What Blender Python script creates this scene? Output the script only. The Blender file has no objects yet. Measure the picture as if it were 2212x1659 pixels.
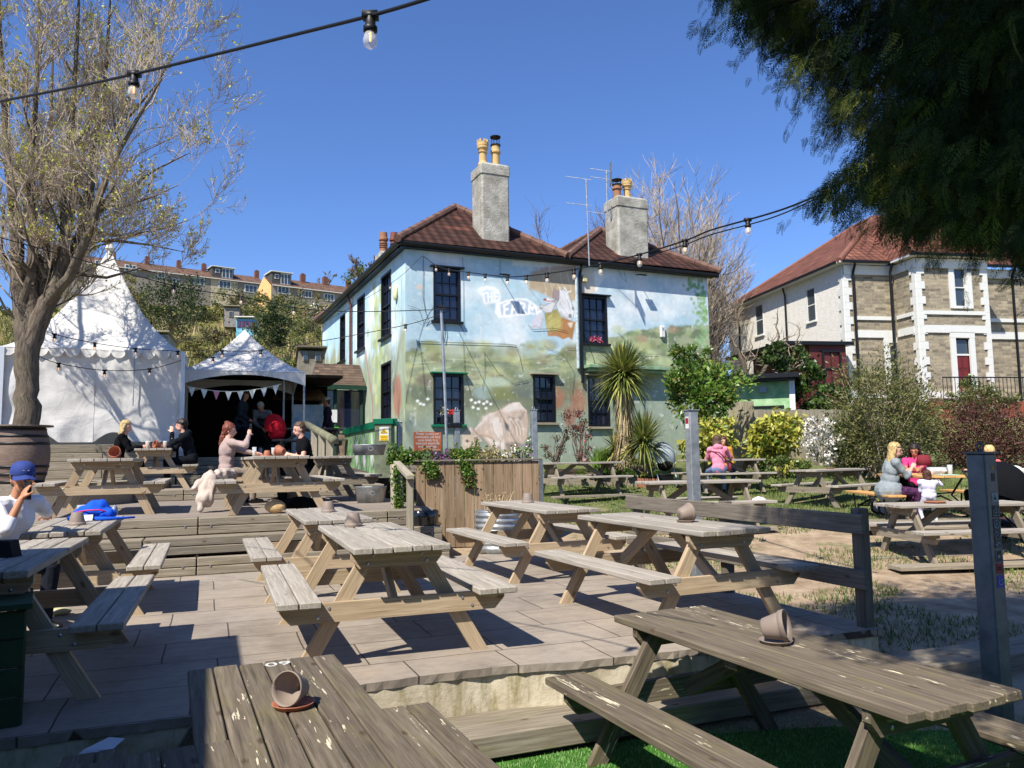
import bpy, bmesh, math, random
import numpy as np
from mathutils import Vector, Matrix, Euler, noise
R=math.radians; pi=math.pi
scn=bpy.context.scene
COL=scn.collection
random.seed(7)
# ---------------------------------------------------------------- camera
FPX=1667.0; PITCH=R(5.373); ROLL=R(0.864); CAMH=1.325
_fw=Vector((0,math.cos(PITCH),math.sin(PITCH))); _ri=Vector((1,0,0)); _up=_ri.cross(_fw)
_r2=_ri*math.cos(ROLL)-_up*math.sin(ROLL); _u2=_up*math.cos(ROLL)+_ri*math.sin(ROLL)
CAM=Vector((0,0,CAMH))
cam=bpy.data.objects.new('camera',bpy.data.cameras.new('camera')); COL.objects.link(cam)
cam.data.sensor_width=36; cam.data.lens=36*FPX/2212.0; cam.data.clip_end=2000; cam.data.clip_start=.05
_m=Matrix((( _r2.x,_u2.x,-_fw.x,0),(_r2.y,_u2.y,-_fw.y,0),(_r2.z,_u2.z,-_fw.z,CAMH),(0,0,0,1)))
cam.matrix_world=_m
scn.camera=cam
def ray(x,y): return _fw+_r2*((x-1106)/FPX)-_u2*((y-829.5)/FPX)
def PZ(x,y,z):   # survey point: photograph pixel (2212 wide) on a level z
    d=ray(x,y); return CAM+d*((z-CAMH)/d.z)
def PY(x,y,Y):
    d=ray(x,y); return CAM+d*(Y/d.y)
class Frame:
    def __init__(s,ox,oy,h,oz=0):
        s.o=Vector((ox,oy,oz)); s.h=h; s.a=Vector((math.cos(h),math.sin(h),0)); s.b=Vector((-math.sin(h),math.cos(h),0))
    def w(s,u,v,z=0): return s.o+s.a*u+s.b*v+Vector((0,0,z))
    def loc(s,p): q=p-s.o; return Vector((q.dot(s.a),q.dot(s.b),q.z))
    def pv(s,x,y,v=0):   # pixel -> frame coords on plane v
        d=ray(x,y); k=(v-(CAM-s.o).dot(s.b))/d.dot(s.b); return s.loc(CAM+d*k)
    def pu(s,x,y,u=0):
        d=ray(x,y); k=(u-(CAM-s.o).dot(s.a))/d.dot(s.a); return s.loc(CAM+d*k)
S=Frame(2.71,5.95,.375)
# ---------------------------------------------------------------- tags and objects
def tag(o,label=None,cat=None,group=None,kind=None):
    if label: o['label']=label
    if cat: o['category']=cat
    if group: o['group']=group
    if kind: o['kind']=kind
    return o
def empty(name,loc=(0,0,0),rz=0,label=None,cat=None,group=None):
    o=bpy.data.objects.new(name,None); o.empty_display_size=.2; COL.objects.link(o)
    o.location=loc; o.rotation_euler=(0,0,rz); return tag(o,label,cat,group)
def kids(o): return [c for c in bpy.data.objects if c.parent==o]
KID={}
def link(o,parent=None):
    COL.objects.link(o)
    if parent is not None: o.parent=parent; KID.setdefault(parent.name,[]).append(o)
    return o
def copy_tree(o,parent=None):
    c=o.copy(); COL.objects.link(c)
    if parent is not None: c.parent=parent; KID.setdefault(parent.name,[]).append(c)
    for k in list(KID.get(o.name,[])): copy_tree(k,c)
    return c
# chamfered box template
def _cbox():
    vs=[];fs=[]
    idx={}
    for sx in(-1,1):
        for sy in(-1,1):
            for sz in(-1,1):
                for ax in range(3):
                    idx[(sx,sy,sz,ax)]=len(vs); vs.append((sx,sy,sz,ax))
    for ax in range(3):
        o=[a for a in range(3) if a!=ax]
        for s in(-1,1):
            q=[]
            for (a,b) in((-1,-1),(1,-1),(1,1),(-1,1)):
                k=[0,0,0];k[ax]=s;k[o[0]]=a;k[o[1]]=b;q.append(idx[(k[0],k[1],k[2],ax)])
            fs.append(q)
    for ax in range(3):   # edges parallel to ax
        o=[a for a in range(3) if a!=ax]
        for s0 in(-1,1):
            for s1 in(-1,1):
                q=[]
                for (e,fa) in((-1,o[0]),(1,o[0]),(1,o[1]),(-1,o[1])):
                    k=[0,0,0];k[ax]=e;k[o[0]]=s0;k[o[1]]=s1;q.append(idx[(k[0],k[1],k[2],fa)])
                fs.append(q)
    for sx in(-1,1):
        for sy in(-1,1):
            for sz in(-1,1): fs.append([idx[(sx,sy,sz,a)] for a in range(3)])
    def pos(c,v): 
        sx,sy,sz,ax=v; k=[sx,sy,sz]
        return Vector([k[i]*(1 if i==ax else 1-c) for i in range(3)])
    out=[]
    P=[pos(.3,v) for v in vs]
    for f in fs:
        n=(P[f[1]]-P[f[0]]).cross(P[f[2]]-P[f[0]]); ce=sum((P[i] for i in f),Vector())/len(f)
        out.append(f if n.dot(ce)>0 else f[::-1])
    return vs,out
CBV,CBF=_cbox()
class MB:
    def __init__(s): s.v=[];s.f=[];s.g=[];s.p=[];s.mi=[];s.m=0;s.M=None;s.sm=[];s.smooth=False;s.c=None
    def add(s,vs,fs,gs=None,pv=None,flip=False):
        n=len(s.v); pv=random.random() if pv is None else pv
        M=s.M
        if gs is None: gs=vs
        for q in vs:
            q=Vector(q); s.v.append(tuple(M@q) if M is not None else tuple(q))
        s.g.extend([tuple(q) for q in gs]); s.p.extend([pv]*len(vs))
        for f in fs:
            s.f.append([n+i for i in (f[::-1] if flip else f)]); s.mi.append(s.m); s.sm.append(s.smooth)
        return n
    def box(s,c,size,rot=None,ch=0.0,axis=None,pv=None):
        c=Vector(c); hx,hy,hz=[q/2 for q in size]; h=Vector((hx,hy,hz))
        ax=axis if axis is not None else max(range(3),key=lambda i:size[i])
        off=Vector((random.random()*20,random.random()*20,random.random()*20))
        perm=[ax]+[i for i in range(3) if i!=ax]
        if ch>0:
            L=[]
            for sx,sy,sz,a in CBV:
                k=(sx,sy,sz); L.append(Vector([k[i]*(h[i]-(0 if i==a else ch)) for i in range(3)]))
            F=CBF
        else:
            L=[Vector((x*hx,y*hy,z*hz)) for x in(-1,1) for y in(-1,1) for z in(-1,1)]
            F=[(0,1,3,2),(4,6,7,5),(0,4,5,1),(2,3,7,6),(0,2,6,4),(1,5,7,3)]
        G=[Vector((q[perm[0]],q[perm[1]],q[perm[2]]))+off for q in L]
        if rot is not None: L=[rot@q for q in L]
        s.add([c+q for q in L],F,G,pv)
    def bar(s,p0,p1,w,t,up=(0,0,1),ch=0.0,pv=None):
        p0=Vector(p0);p1=Vector(p1);d=p1-p0;L=d.length;d.normalize();up=Vector(up)
        y=up.cross(d)
        if y.length<1e-5: y=Vector((1,0,0)).cross(d)
        y.normalize(); z=d.cross(y)
        rot=Matrix((d,y,z)).transposed()
        s.box((p0+p1)/2,(L,w,t),rot,ch,0,pv)
    def prism(s,poly,t0,t1,axis='y',ch=0,pv=None,long=None):
        n=len(poly)
        f=(lambda a,b,t:(a,t,b)) if axis=='y' else ((lambda a,b,t:(t,a,b)) if axis=='x' else (lambda a,b,t:(a,b,t)))
        A=[f(a,b,t0) for a,b in poly];B=[f(a,b,t1) for a,b in poly]
        area=sum(poly[i][0]*poly[(i+1)%n][1]-poly[(i+1)%n][0]*poly[i][1] for i in range(n))
        fs=[list(range(n)),list(range(2*n-1,n-1,-1))]+[[i,n+i,n+(i+1)%n,(i+1)%n] for i in range(n)]
        # cap A is CCW in (a,b): outward is -t for axis y when area>0
        flip=(area<0) if axis=='y' else (area>0)
        off=Vector((random.random()*20,random.random()*20,random.random()*20))
        if long is not None: 
            d=Vector((long[0],0,long[1])) if axis=='y' else (Vector((0,long[0],long[1])) if axis=='x' else Vector((long[0],long[1],0)))
            d.normalize(); nrm={'y':Vector((0,1,0)),'x':Vector((1,0,0)),'z':Vector((0,0,1))}[axis]; e=d.cross(nrm)
            G=[Vector((Vector(q).dot(d),Vector(q).dot(e),Vector(q).dot(nrm)))+off for q in A+B]
        else: G=[Vector(q)+off for q in A+B]
        s.add(A+B,fs,G,pv,flip)
    def tube(s,pts,rad,n=6,cap=True,pv=None):
        pts=[Vector(p) for p in pts]
        if not hasattr(rad,'__len__'): rad=[rad]*len(pts)
        off=random.random()*30
        V=[];F=[];G=[];t=0
        prev=None
        for i,p in enumerate(pts):
            d=(pts[min(i+1,len(pts)-1)]-pts[max(i-1,0)])
            if d.length<1e-9: d=Vector((0,0,1))
            d.normalize()
            if prev is None:
                x=d.cross(Vector((0,0,1)))
                if x.length<.05: x=d.cross(Vector((1,0,0)))
            else: x=prev-d*prev.dot(d)
            if x.length<1e-6: x=d.orthogonal()
            x.normalize(); prev=x; y=d.cross(x)
            if i>0: t+=(p-pts[i-1]).length
            for k in range(n):
                a=2*pi*k/n; V.append(p+(x*math.cos(a)+y*math.sin(a))*rad[i]); G.append((t+off,math.cos(a)*rad[i]+off,math.sin(a)*rad[i]))
        for i in range(len(pts)-1):
            for k in range(n):
                a=i*n+k;b=i*n+(k+1)%n; F.append((a,b,b+n,a+n))
        if cap: F.append(list(range(n))[::-1]); F.append([(len(pts)-1)*n+k for k in range(n)])
        s.add(V,F,G,pv)
    def lathe(s,prof,c=(0,0,0),n=20,pv=None,rot=None,squash=1.0):
        V=[];F=[];c=Vector(c)
        for r,z in prof:
            for k in range(n):
                a=2*pi*k/n; q=Vector((r*math.cos(a),r*math.sin(a)*squash,z)); V.append(c+(rot@q if rot is not None else q))
        m=len(prof)
        for i in range(m-1):
            for k in range(n):
                a=i*n+k;b=i*n+(k+1)%n
                F.append((a,b,b+n,a+n))
        if prof[0][0]>1e-4: F.append(list(range(n))[::-1])
        if prof[-1][0]>1e-4: F.append([(m-1)*n+k for k in range(n)])
        s.add(V,F,None,pv)
    def ell(s,c,r,rot=None,n=10,pv=None):
        prof=[(max(1e-5,math.sin(pi*i/n)),-math.cos(pi*i/n)) for i in range(n+1)]
        V=[];F=[];c=Vector(c);k2=n*2
        for a,z in prof:
            for k in range(k2):
                t=2*pi*k/k2;q=Vector((a*math.cos(t)*r[0],a*math.sin(t)*r[1],z*r[2])); V.append(c+(rot@q if rot is not None else q))
        for i in range(n):
            for k in range(k2):
                a=i*k2+k;b=i*k2+(k+1)%k2;F.append((a,b,b+k2,a+k2))
        s.add(V,F,None,pv)
    def bulk(s,TV,TF,mats4,pvs):
        s._bulk=(TV,TF,mats4,pvs)
    def quad(s,a,b,c,d,pv=None): s.add([a,b,c,d],[(0,1,2,3)],None,pv)
    def build(s,name,mats,parent=None,loc=None,rz=None,cols=None):
        me=bpy.data.meshes.new(name)
        me.from_pydata(s.v,[],s.f)
        for m in (mats if isinstance(mats,(list,tuple)) else [mats]): me.materials.append(m)
        if len(s.f):
            me.polygons.foreach_set('material_index',s.mi); me.polygons.foreach_set('use_smooth',s.sm)
        a=me.attributes.new('gr','FLOAT_VECTOR','POINT'); a.data.foreach_set('vector',np.array(s.g,dtype=np.float32).ravel())
        a=me.attributes.new('pv','FLOAT','POINT'); a.data.foreach_set('value',np.array(s.p,dtype=np.float32))
        me.update()
        o=bpy.data.objects.new(name,me); link(o,parent)
        if loc is not None: o.location=loc
        if rz is not None: o.rotation_euler=(0,0,rz)
        return o
def bulk_mesh(name,mat,TV,TF,Ms,pvs,parent=None,loc=None):
    TV=np.array(TV,dtype=np.float64);TF=np.array(TF,dtype=np.int64);Ms=np.array(Ms); k=len(Ms);n=TV.shape[-2];m=len(TF);q=TF.shape[1]
    V=(np.einsum('kij,nj->kni',Ms[:,:3,:3],TV) if TV.ndim==2 else np.einsum('kij,knj->kni',Ms[:,:3,:3],TV[np.arange(k)%len(TV)]))+Ms[:,None,:3,3]; F=(TF[None]+np.arange(k)[:,None,None]*n).reshape(-1)
    me=bpy.data.meshes.new(name); me.vertices.add(k*n); me.vertices.foreach_set('co',V.astype(np.float32).ravel()); me.loops.add(len(F)); me.loops.foreach_set('vertex_index',F.astype(np.int32))
    me.polygons.add(k*m); me.polygons.foreach_set('loop_start',np.arange(0,k*m*q,q,dtype=np.int32)); me.polygons.foreach_set('loop_total',np.full(k*m,q,dtype=np.int32)); me.materials.append(mat)
    a=me.attributes.new('pv','FLOAT','POINT'); a.data.foreach_set('value',np.repeat(np.array(pvs,dtype=np.float32),n)); me.update(calc_edges=True)
    o=bpy.data.objects.new(name,me); link(o,parent)
    if loc is not None: o.location=loc
    return o
def T(loc=(0,0,0),rz=0,rx=0,ry=0,sc=1):
    return Matrix.Translation(loc)@Euler((rx,ry,rz)).to_matrix().to_4x4()@Matrix.Scale(sc,4)
def text_mesh(txt,size,mat,parent,loc,rot,name='lettering',ext=.002,align='CENTER',sx=1,space=1.0,label=None):
    cu=bpy.data.curves.new('t','FONT'); cu.body=txt; cu.size=size; cu.align_x=align; cu.align_y='CENTER'; cu.extrude=ext; cu.space_line=space; cu.resolution_u=3
    to=bpy.data.objects.new('t',cu); COL.objects.link(to)
    dg=bpy.context.evaluated_depsgraph_get(); me=bpy.data.meshes.new_from_object(to.evaluated_get(dg))
    bpy.data.objects.remove(to); me.materials.clear(); me.materials.append(mat)
    o=bpy.data.objects.new(name,me); link(o,parent); o.location=loc; o.rotation_euler=rot; o.scale=(sx,1,1); return o
# ---------------------------------------------------------------- materials
def lin(c): return tuple((x/12.92 if x<=.04045 else ((x+.055)/1.055)**2.4) for x in c)
def hexc(h): return lin(tuple(int(h[i:i+2],16)/255 for i in (0,2,4)))+(1,)
class NT:
    def __init__(s,name):
        s.mat=bpy.data.materials.new(name); s.mat.use_nodes=True; s.t=s.mat.node_tree; s.t.nodes.clear()
        s.out=s.n('ShaderNodeOutputMaterial'); s.b=s.n('ShaderNodeBsdfPrincipled'); s.l(s.b.outputs[0],s.out.inputs[0])
    def n(s,ty,**k):
        n=s.t.nodes.new(ty)
        for a,b in k.items(): setattr(n,a,b)
        return n
    def l(s,a,b): s.t.links.new(a,b)
    def coord(s,kind='obj',scale=(1,1,1)):
        if kind=='gr': a=s.n('ShaderNodeAttribute',attribute_name='gr').outputs['Vector']
        elif kind=='world': a=s.n('ShaderNodeNewGeometry').outputs['Position']
        else: a=s.n('ShaderNodeTexCoord').outputs['Object']
        m=s.n('ShaderNodeMapping'); m.inputs['Scale'].default_value=scale; s.l(a,m.inputs[0]); return m.outputs[0]
    def noise(s,vec,scale=5,detail=4,rough=.6,dist=0):
        n=s.n('ShaderNodeTexNoise'); n.inputs['Scale'].default_value=scale; n.inputs['Detail'].default_value=detail; n.inputs['Roughness'].default_value=rough; n.inputs['Distortion'].default_value=dist
        s.l(vec,n.inputs['Vector']); return n.outputs['Fac']
    def ramp(s,fac,stops,interp='LINEAR'):
        r=s.n('ShaderNodeValToRGB'); e=r.color_ramp.elements; r.color_ramp.interpolation=interp
        while len(e)<len(stops): e.new(.5)
        for i,(p,c) in enumerate(stops): e[i].position=p; e[i].color=c if len(c)==4 else tuple(c)+(1,)
        s.l(fac,r.inputs[0]); return r.outputs[0]
    def mix(s,fac,a,b,mode='MIX'):
        m=s.n('ShaderNodeMix',data_type='RGBA',blend_type=mode)
        for sock,v in((m.inputs[0],fac),(m.inputs[6],a),(m.inputs[7],b)):
            if hasattr(v,'is_linked') or hasattr(v,'links'): s.l(v,sock)
            else: sock.default_value=v
        return m.outputs[2]
    def math(s,op,a,b=0.0):
        m=s.n('ShaderNodeMath',operation=op)
        for sock,v in((m.inputs[0],a),(m.inputs[1],b)):
            if hasattr(v,'links'): s.l(v,sock)
            else: sock.default_value=v
        return m.outputs[0]
    def fin(s,col,rough=.7,bump=None,bs=.3,bd=.01,metal=0,spec=.3):
        if hasattr(col,'links'): s.l(col,s.b.inputs['Base Color'])
        else: s.b.inputs['Base Color'].default_value=col
        if hasattr(rough,'links'): s.l(rough,s.b.inputs['Roughness'])
        else: s.b.inputs['Roughness'].default_value=rough
        s.b.inputs['Metallic'].default_value=metal; s.b.inputs['Specular IOR Level'].default_value=spec
        if bump is not None:
            bn=s.n('ShaderNodeBump'); bn.inputs['Strength'].default_value=bs; bn.inputs['Distance'].default_value=bd
            s.l(bump,bn.inputs['Height']); s.l(bn.outputs[0],s.b.inputs['Normal'])
        return s.mat
MT={}
def wood(name,cols,knots=True,grey=.0,vary=.25,moss=None,chips=None,gs=(2.2,55,55)):
    n=NT(name); v=n.coord('gr',gs); f=n.noise(v,1.0,5,.65,.6)
    col=n.ramp(f,[(.25,hexc(cols[0])),(.45,hexc(cols[1])),(.62,hexc(cols[2])),(.8,hexc(cols[3]))])
    v2=n.coord('gr',(1.2,6,6)); f2=n.noise(v2,1.3,3,.55); 
    col=n.mix(n.math('MULTIPLY',f2,.55),col,hexc(cols[1]))
    pv=n.n('ShaderNodeAttribute',attribute_name='pv').outputs['Fac']
    oi=n.n('ShaderNodeObjectInfo').outputs['Random']; pv=n.math('ADD',n.math('MULTIPLY',pv,.65),n.math('MULTIPLY',oi,.35))
    br=n.ramp(pv,[(0,(1-vary,1-vary,1-vary)),(1,(1+vary*.35,1+vary*.35,1+vary*.3))])
    col=n.mix(1.0,col,br,'MULTIPLY')
    # fine dark checks along the grain
    v3=n.coord('gr',(3.0,150,150)); f3=n.noise(v3,1.0,2,.5); ck=n.ramp(f3,[(.30,(.45,.42,.4)),(.40,(1,1,1))])
    col=n.mix(.7,col,ck,'MULTIPLY')
    if knots:
        vo=n.n('ShaderNodeTexVoronoi'); vo.inputs['Scale'].default_value=1.0; n.l(n.coord('gr',(3.4,7.5,7.5)),vo.inputs['Vector'])
        kn=n.ramp(vo.outputs['Distance'],[(.07,(.38,.25,.17)),(.14,(1,1,1))]); col=n.mix(.75,col,kn,'MULTIPLY')
    if moss:
        fm=n.noise(n.coord('gr',(2.5,9,9)),1.4,4,.7); mm=n.ramp(fm,[(.5,(0,0,0)),(.68,(1,1,1))]); col=n.mix(n.math('MULTIPLY',mm,moss[1]),col,hexc(moss[0]))
    if chips:
        fc=n.noise(n.coord('gr',(7,60,60)),1.0,3,.6); fcl=n.noise(n.coord('gr',(1.5,5,5)),1.0,1,.5)
        c1=n.ramp(n.math('MULTIPLY',fc,n.math('ADD',fcl,.45)),[(chips[1],(0,0,0)),(chips[1]+.03,(1,1,1))]); col=n.mix(c1,col,hexc(chips[0]))
    return n.fin(col,.82,f,.35,.004,spec=.2)
M={}
M['wood_grey']=wood('weathered_grey_wood',['776f65','9b9387','b3aca0','c6bfb3'])
M['wood_new']=wood('tan_timber',['8f7b62','ac977b','c2b094','d3c4aa'])
M['wood_mid']=wood('sleeper_timber',['645b4e','867c6d','a09684','b4aa98'],moss=('6c6a3c',.3))
M['wood_old']=wood('mossy_old_wood',['443d34','63594c','7d7263','978c7c'],moss=('74703f',.28),chips=('c9bfa4',.672),vary=.3)
M['wood_dark']=wood('dark_rail_wood',['4a443c','6e665b','857c70','9a9185'])
M['wood_clad']=wood('brown_cladding_wood',['65523f','857059','9c8871','b5a48d'],gs=(1.6,38,38),vary=.45)
M['wood_deck']=wood('deck_boards',['6a5f55','8a7f74','a0958a','b3a99d'],knots=False)
M['wood_honey']=wood('honey_wood',['a9793f','c9975a','dbb078','e8c796'])
M['wood_barrel']=wood('barrel_oak',['57483f','79675b','8f7c6e','a3917f'],knots=False)
M['wood_fence']=wood('grey_fence_boards',['77705f','948c79','aaa28f','bcb5a2'],gs=(1.5,30,30))
def plain(name,c,rough=.6,metal=0,var=.12,sc=6,bump=0,bs=.2,spec=.35,kind='obj',c2=None,bd=.01):
    n=NT(name); v=n.coord(kind); f=n.noise(v,sc,4,.6)
    h=hexc(c); 
    if c2: col=n.mix(n.ramp(f,[(.35,(0,0,0)),(.65,(1,1,1))]),h,hexc(c2))
    else: col=n.mix(1.0,h,n.ramp(f,[(.25,(1-var,)*3),(.75,(1+var*.6,)*3)]),'MULTIPLY')
    return n.fin(col,rough,(n.noise(v,bump,4,.6) if bump else None),bs,bd,metal,spec)
def ground(name,c1,c2,c3,sc,bs=.5,bd=.02,rough=.9,extra=None):
    n=NT(name); v=n.coord('world'); f=n.noise(v,sc,6,.65); g=n.noise(v,sc*9,3,.6)
    col=n.ramp(f,[(.3,hexc(c1)),(.5,hexc(c2)),(.72,hexc(c3))]); col=n.mix(.35,col,n.ramp(g,[(.3,hexc(c1)),(.7,hexc(c3))]))
    return n.fin(col,rough,g,bs,bd,spec=.15)
M['galv']=plain('galvanised_steel','8d9193',.42,.6,.22,9,c2='b3b6b6')
M['galv_dull']=plain('dull_galvanised_steel','5b6268',.5,.5,.2,7,c2='747a80')
M['bolt']=plain('bolt_head','b9bcc0',.3,.9,.05)
M['black_metal']=plain('black_metal','1c1c1e',.45,.3,.1)
M['black_pl']=plain('black_plastic','101113',.35,0,.1,spec=.5)
M['iron']=plain('iron_frame','17181a',.5,.3,.1)
M['pot_grey']=plain('grey_plastic_pot','897b70',.6,0,.12,12)
M['pot_in']=plain('grey_plastic_pot_inside','b5a99c',.65,0,.08,12)
M['terra']=plain('terracotta','a96a4e',.7,0,.18,10,c2='935842')
M['cable']=plain('rubber_cable','101112',.5)
M['frame_black']=plain('black_window_paint','15171a',.4,0,.15)
M['white_paint']=plain('white_paint','d2d2cc',.5,0,.06)
M['green_paint']=plain('green_gloss_paint','14684a',.35,0,.1)
M['green_dark']=plain('dark_green_paint','1b3a2c',.5,0,.15)
M['gutter']=plain('black_gutter','121314',.4,0,.1)
M['soil']=ground('planter_soil','2a2019','3b2e23','4a3c2e',6)
M['white_fab']=plain('white_cotton','d9dade',.85,0,.08,5,bump=3,bs=.4,bd=.05)
def glass_dark(name,c='0b1120',r=.04):
    n=NT(name); return n.fin(hexc(c),r,None,spec=.8)
M['glass']=glass_dark('window_glass','1a2136',.05); M['glass2']=glass_dark('far_window_glass','39424a',.1)  # blue base colour of the near panes stands in for reflected sky
def clear(name,c='ffffff',a=.25,r=.03):
    n=NT(name); n.b.inputs['Alpha'].default_value=a; return n.fin(hexc(c),r,spec=.8)
M['clear']=clear('clear_glass','eef2f4',.28); M['beer']=clear('golden_lager','d9940f',.85); M['bulb']=clear('bulb_glass','f3eee6',.35)
n=NT('bulb_filament'); n.b.inputs['Emission Color'].default_value=(1,.45,.1,1); n.b.inputs['Emission Strength'].default_value=1.5; M['fil']=n.fin(hexc('ff9a3c'),.5)
# paving
def paving():
    n=NT('sandstone_paving'); v=n.n('ShaderNodeTexCoord').outputs['Object']
    b=n.n('ShaderNodeTexBrick'); b.inputs['Scale'].default_value=1; b.inputs['Brick Width'].default_value=.92; b.inputs['Row Height'].default_value=.6; b.inputs['Mortar Size'].default_value=.006; b.offset=.37; b.squash=.7;b.squash_frequency=3
    b.inputs['Color1'].default_value=hexc('90867a'); b.inputs['Color2'].default_value=hexc('998f83'); b.inputs['Mortar'].default_value=hexc('4c443c'); b.inputs['Mortar Smooth'].default_value=.3
    nz=n.n('ShaderNodeTexNoise'); nz.inputs['Scale'].default_value=1.2; n.l(v,nz.inputs['Vector'])
    va=n.n('ShaderNodeVectorMath',operation='MULTIPLY_ADD'); n.l(nz.outputs['Color'],va.inputs[0]); va.inputs[1].default_value=(.04,.04,0); n.l(v,va.inputs[2]); n.l(va.outputs[0],b.inputs['Vector'])
    f=n.noise(v,1.6,6,.65,.3); f2=n.noise(v,14,5,.7); m=n.n('ShaderNodeMapping'); m.inputs['Scale'].default_value=(1.2,7,1); n.l(v,m.inputs[0]); f3=n.noise(m.outputs[0],2.2,5,.7,1.2)
    c=n.mix(1.0,b.outputs['Color'],n.ramp(f,[(.3,(.78,.76,.74)),(.5,(1,1,1)),(.7,(1.12,1.09,1.04))]),'MULTIPLY')
    c=n.mix(.7,c,n.ramp(f3,[(.33,(.75,.72,.72)),(.5,(1,1,1)),(.7,(1.1,1.08,1.05))]),'MULTIPLY')
    c=n.mix(.5,c,n.ramp(f2,[(.3,(.8,.8,.8)),(.6,(1.05,1.05,1.05))]),'MULTIPLY')
    vo=n.n('ShaderNodeTexVoronoi'); vo.inputs['Scale'].default_value=2.3; n.l(v,vo.inputs['Vector']); c=n.mix(.55,c,n.ramp(vo.outputs['Distance'],[(.02,(.45,.42,.4)),(.05,(1,1,1))]),'MULTIPLY')
    f5=n.noise(v,.55,5,.75); c=n.mix(.7,c,n.ramp(f5,[(.36,(.72,.70,.69)),(.5,(1,1,1)),(.66,(1.1,1.06,1.02))]),'MULTIPLY')
    dj=n.noise(v,5,4,.7); jb=n.math('MULTIPLY',b.outputs['Fac'],1.0)
    h=n.math('ADD',n.math('MULTIPLY',b.outputs['Fac'],-1.0),n.math('MULTIPLY',f3,.6))
    return n.fin(c,.78,h,.5,.008,spec=.25)
M['paving']=paving()
def concrete():
    n=NT('stained_concrete'); v=n.coord('obj'); f=n.noise(v,3,6,.7,.5); g=n.noise(n.coord('obj',(3,3,.8)),3,5,.7)
    c=n.ramp(f,[(.25,hexc('6f6556')),(.42,hexc('b3a78f')),(.6,hexc('cfc5ae')),(.8,hexc('ddd6c4'))]); c=n.mix(n.ramp(g,[(.5,(0,0,0)),(.66,(.8,.8,.8))]),c,hexc('8a8259'))
    return n.fin(c,.9,n.noise(v,22,5,.7),.6,.01,spec=.1)
M['concrete']=concrete()
def render_(name,c,c2,sc=7,bs=.8,bsc=30,spec=.1):
    n=NT(name); v=n.coord('obj'); f=n.noise(v,sc,5,.65); c_=n.ramp(f,[(.3,hexc(c)),(.7,hexc(c2))]); return n.fin(c_,.92,n.noise(v,bsc,4,.6),bs,.02,spec=spec)
M['chim']=render_('rough_grey_render','7f7b70','b9b6aa',2.5,1,18)
M['cream_render']=render_('cream_roughcast','d5d0c4','e6e2d8',4,1,12)
def tiles(name,c1,c2,c3,sx=.3,sz=.32,wave=True,spec=.15):
    # object space x across slope, z/y handled through gr attribute: gr.x across, gr.y down the slope
    n=NT(name); a=n.n('ShaderNodeAttribute',attribute_name='gr').outputs['Vector']
    sp=n.n('ShaderNodeSeparateXYZ'); n.l(a,sp.inputs[0])
    u=n.math('DIVIDE',sp.outputs[0],sx); w=n.math('DIVIDE',sp.outputs[1],sz)
    fu=n.math('FLOOR',u); fw=n.math('FLOOR',w); cx=n.n('ShaderNodeCombineXYZ'); n.l(fu,cx.inputs[0]); n.l(fw,cx.inputs[1])
    wn=n.n('ShaderNodeTexWhiteNoise',noise_dimensions='2D'); n.l(cx.outputs[0],wn.inputs['Vector'])
    col=n.ramp(wn.outputs['Value'],[(0,hexc(c1)),(.5,hexc(c2)),(.9,hexc(c2)),(1,hexc(c3))])
    f=n.noise(a,.9,5,.7); col=n.mix(.6,col,n.ramp(f,[(.35,(.6,.58,.56)),(.6,(1.08,1.05,1))]),'MULTIPLY')
    fr=n.math('FRACT',w); edge=n.ramp(fr,[(0,(.12,)*3),(.16,(1,)*3),(.85,(1,)*3),(1,(.5,)*3)]); col=n.mix(.8,col,edge,'MULTIPLY')
    wv=n.math('SINE',n.math('MULTIPLY',u,2*pi)); col=n.mix(.55 if wave else .0,col,n.ramp(n.math('MULTIPLY_ADD',wv,.5) if False else n.math('ADD',n.math('MULTIPLY',wv,.5),.5),[(.0,(.5,)*3),(.5,(1,)*3)]),'MULTIPLY'); h=n.math('ADD',n.math('MULTIPLY',wv,.5 if wave else .0),n.math('MULTIPLY',fr,1.0))
    return n.fin(col,.8,h,1.0,.05,spec=spec)
M['tile_brown']=tiles('brown_clay_pantiles','38261f','49322b','684236')
M['tile_red']=tiles('red_clay_tiles','664438','7a5043','8f6252',.34,.36)
M['tile_porch']=tiles('mossy_plain_tiles','4c4138','66564a','7d6c5a',.2,.16,False)
M['tile_far']=tiles('far_brown_tiles','5f4a3e','735a4b','80675a',.5,.6,False)
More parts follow.
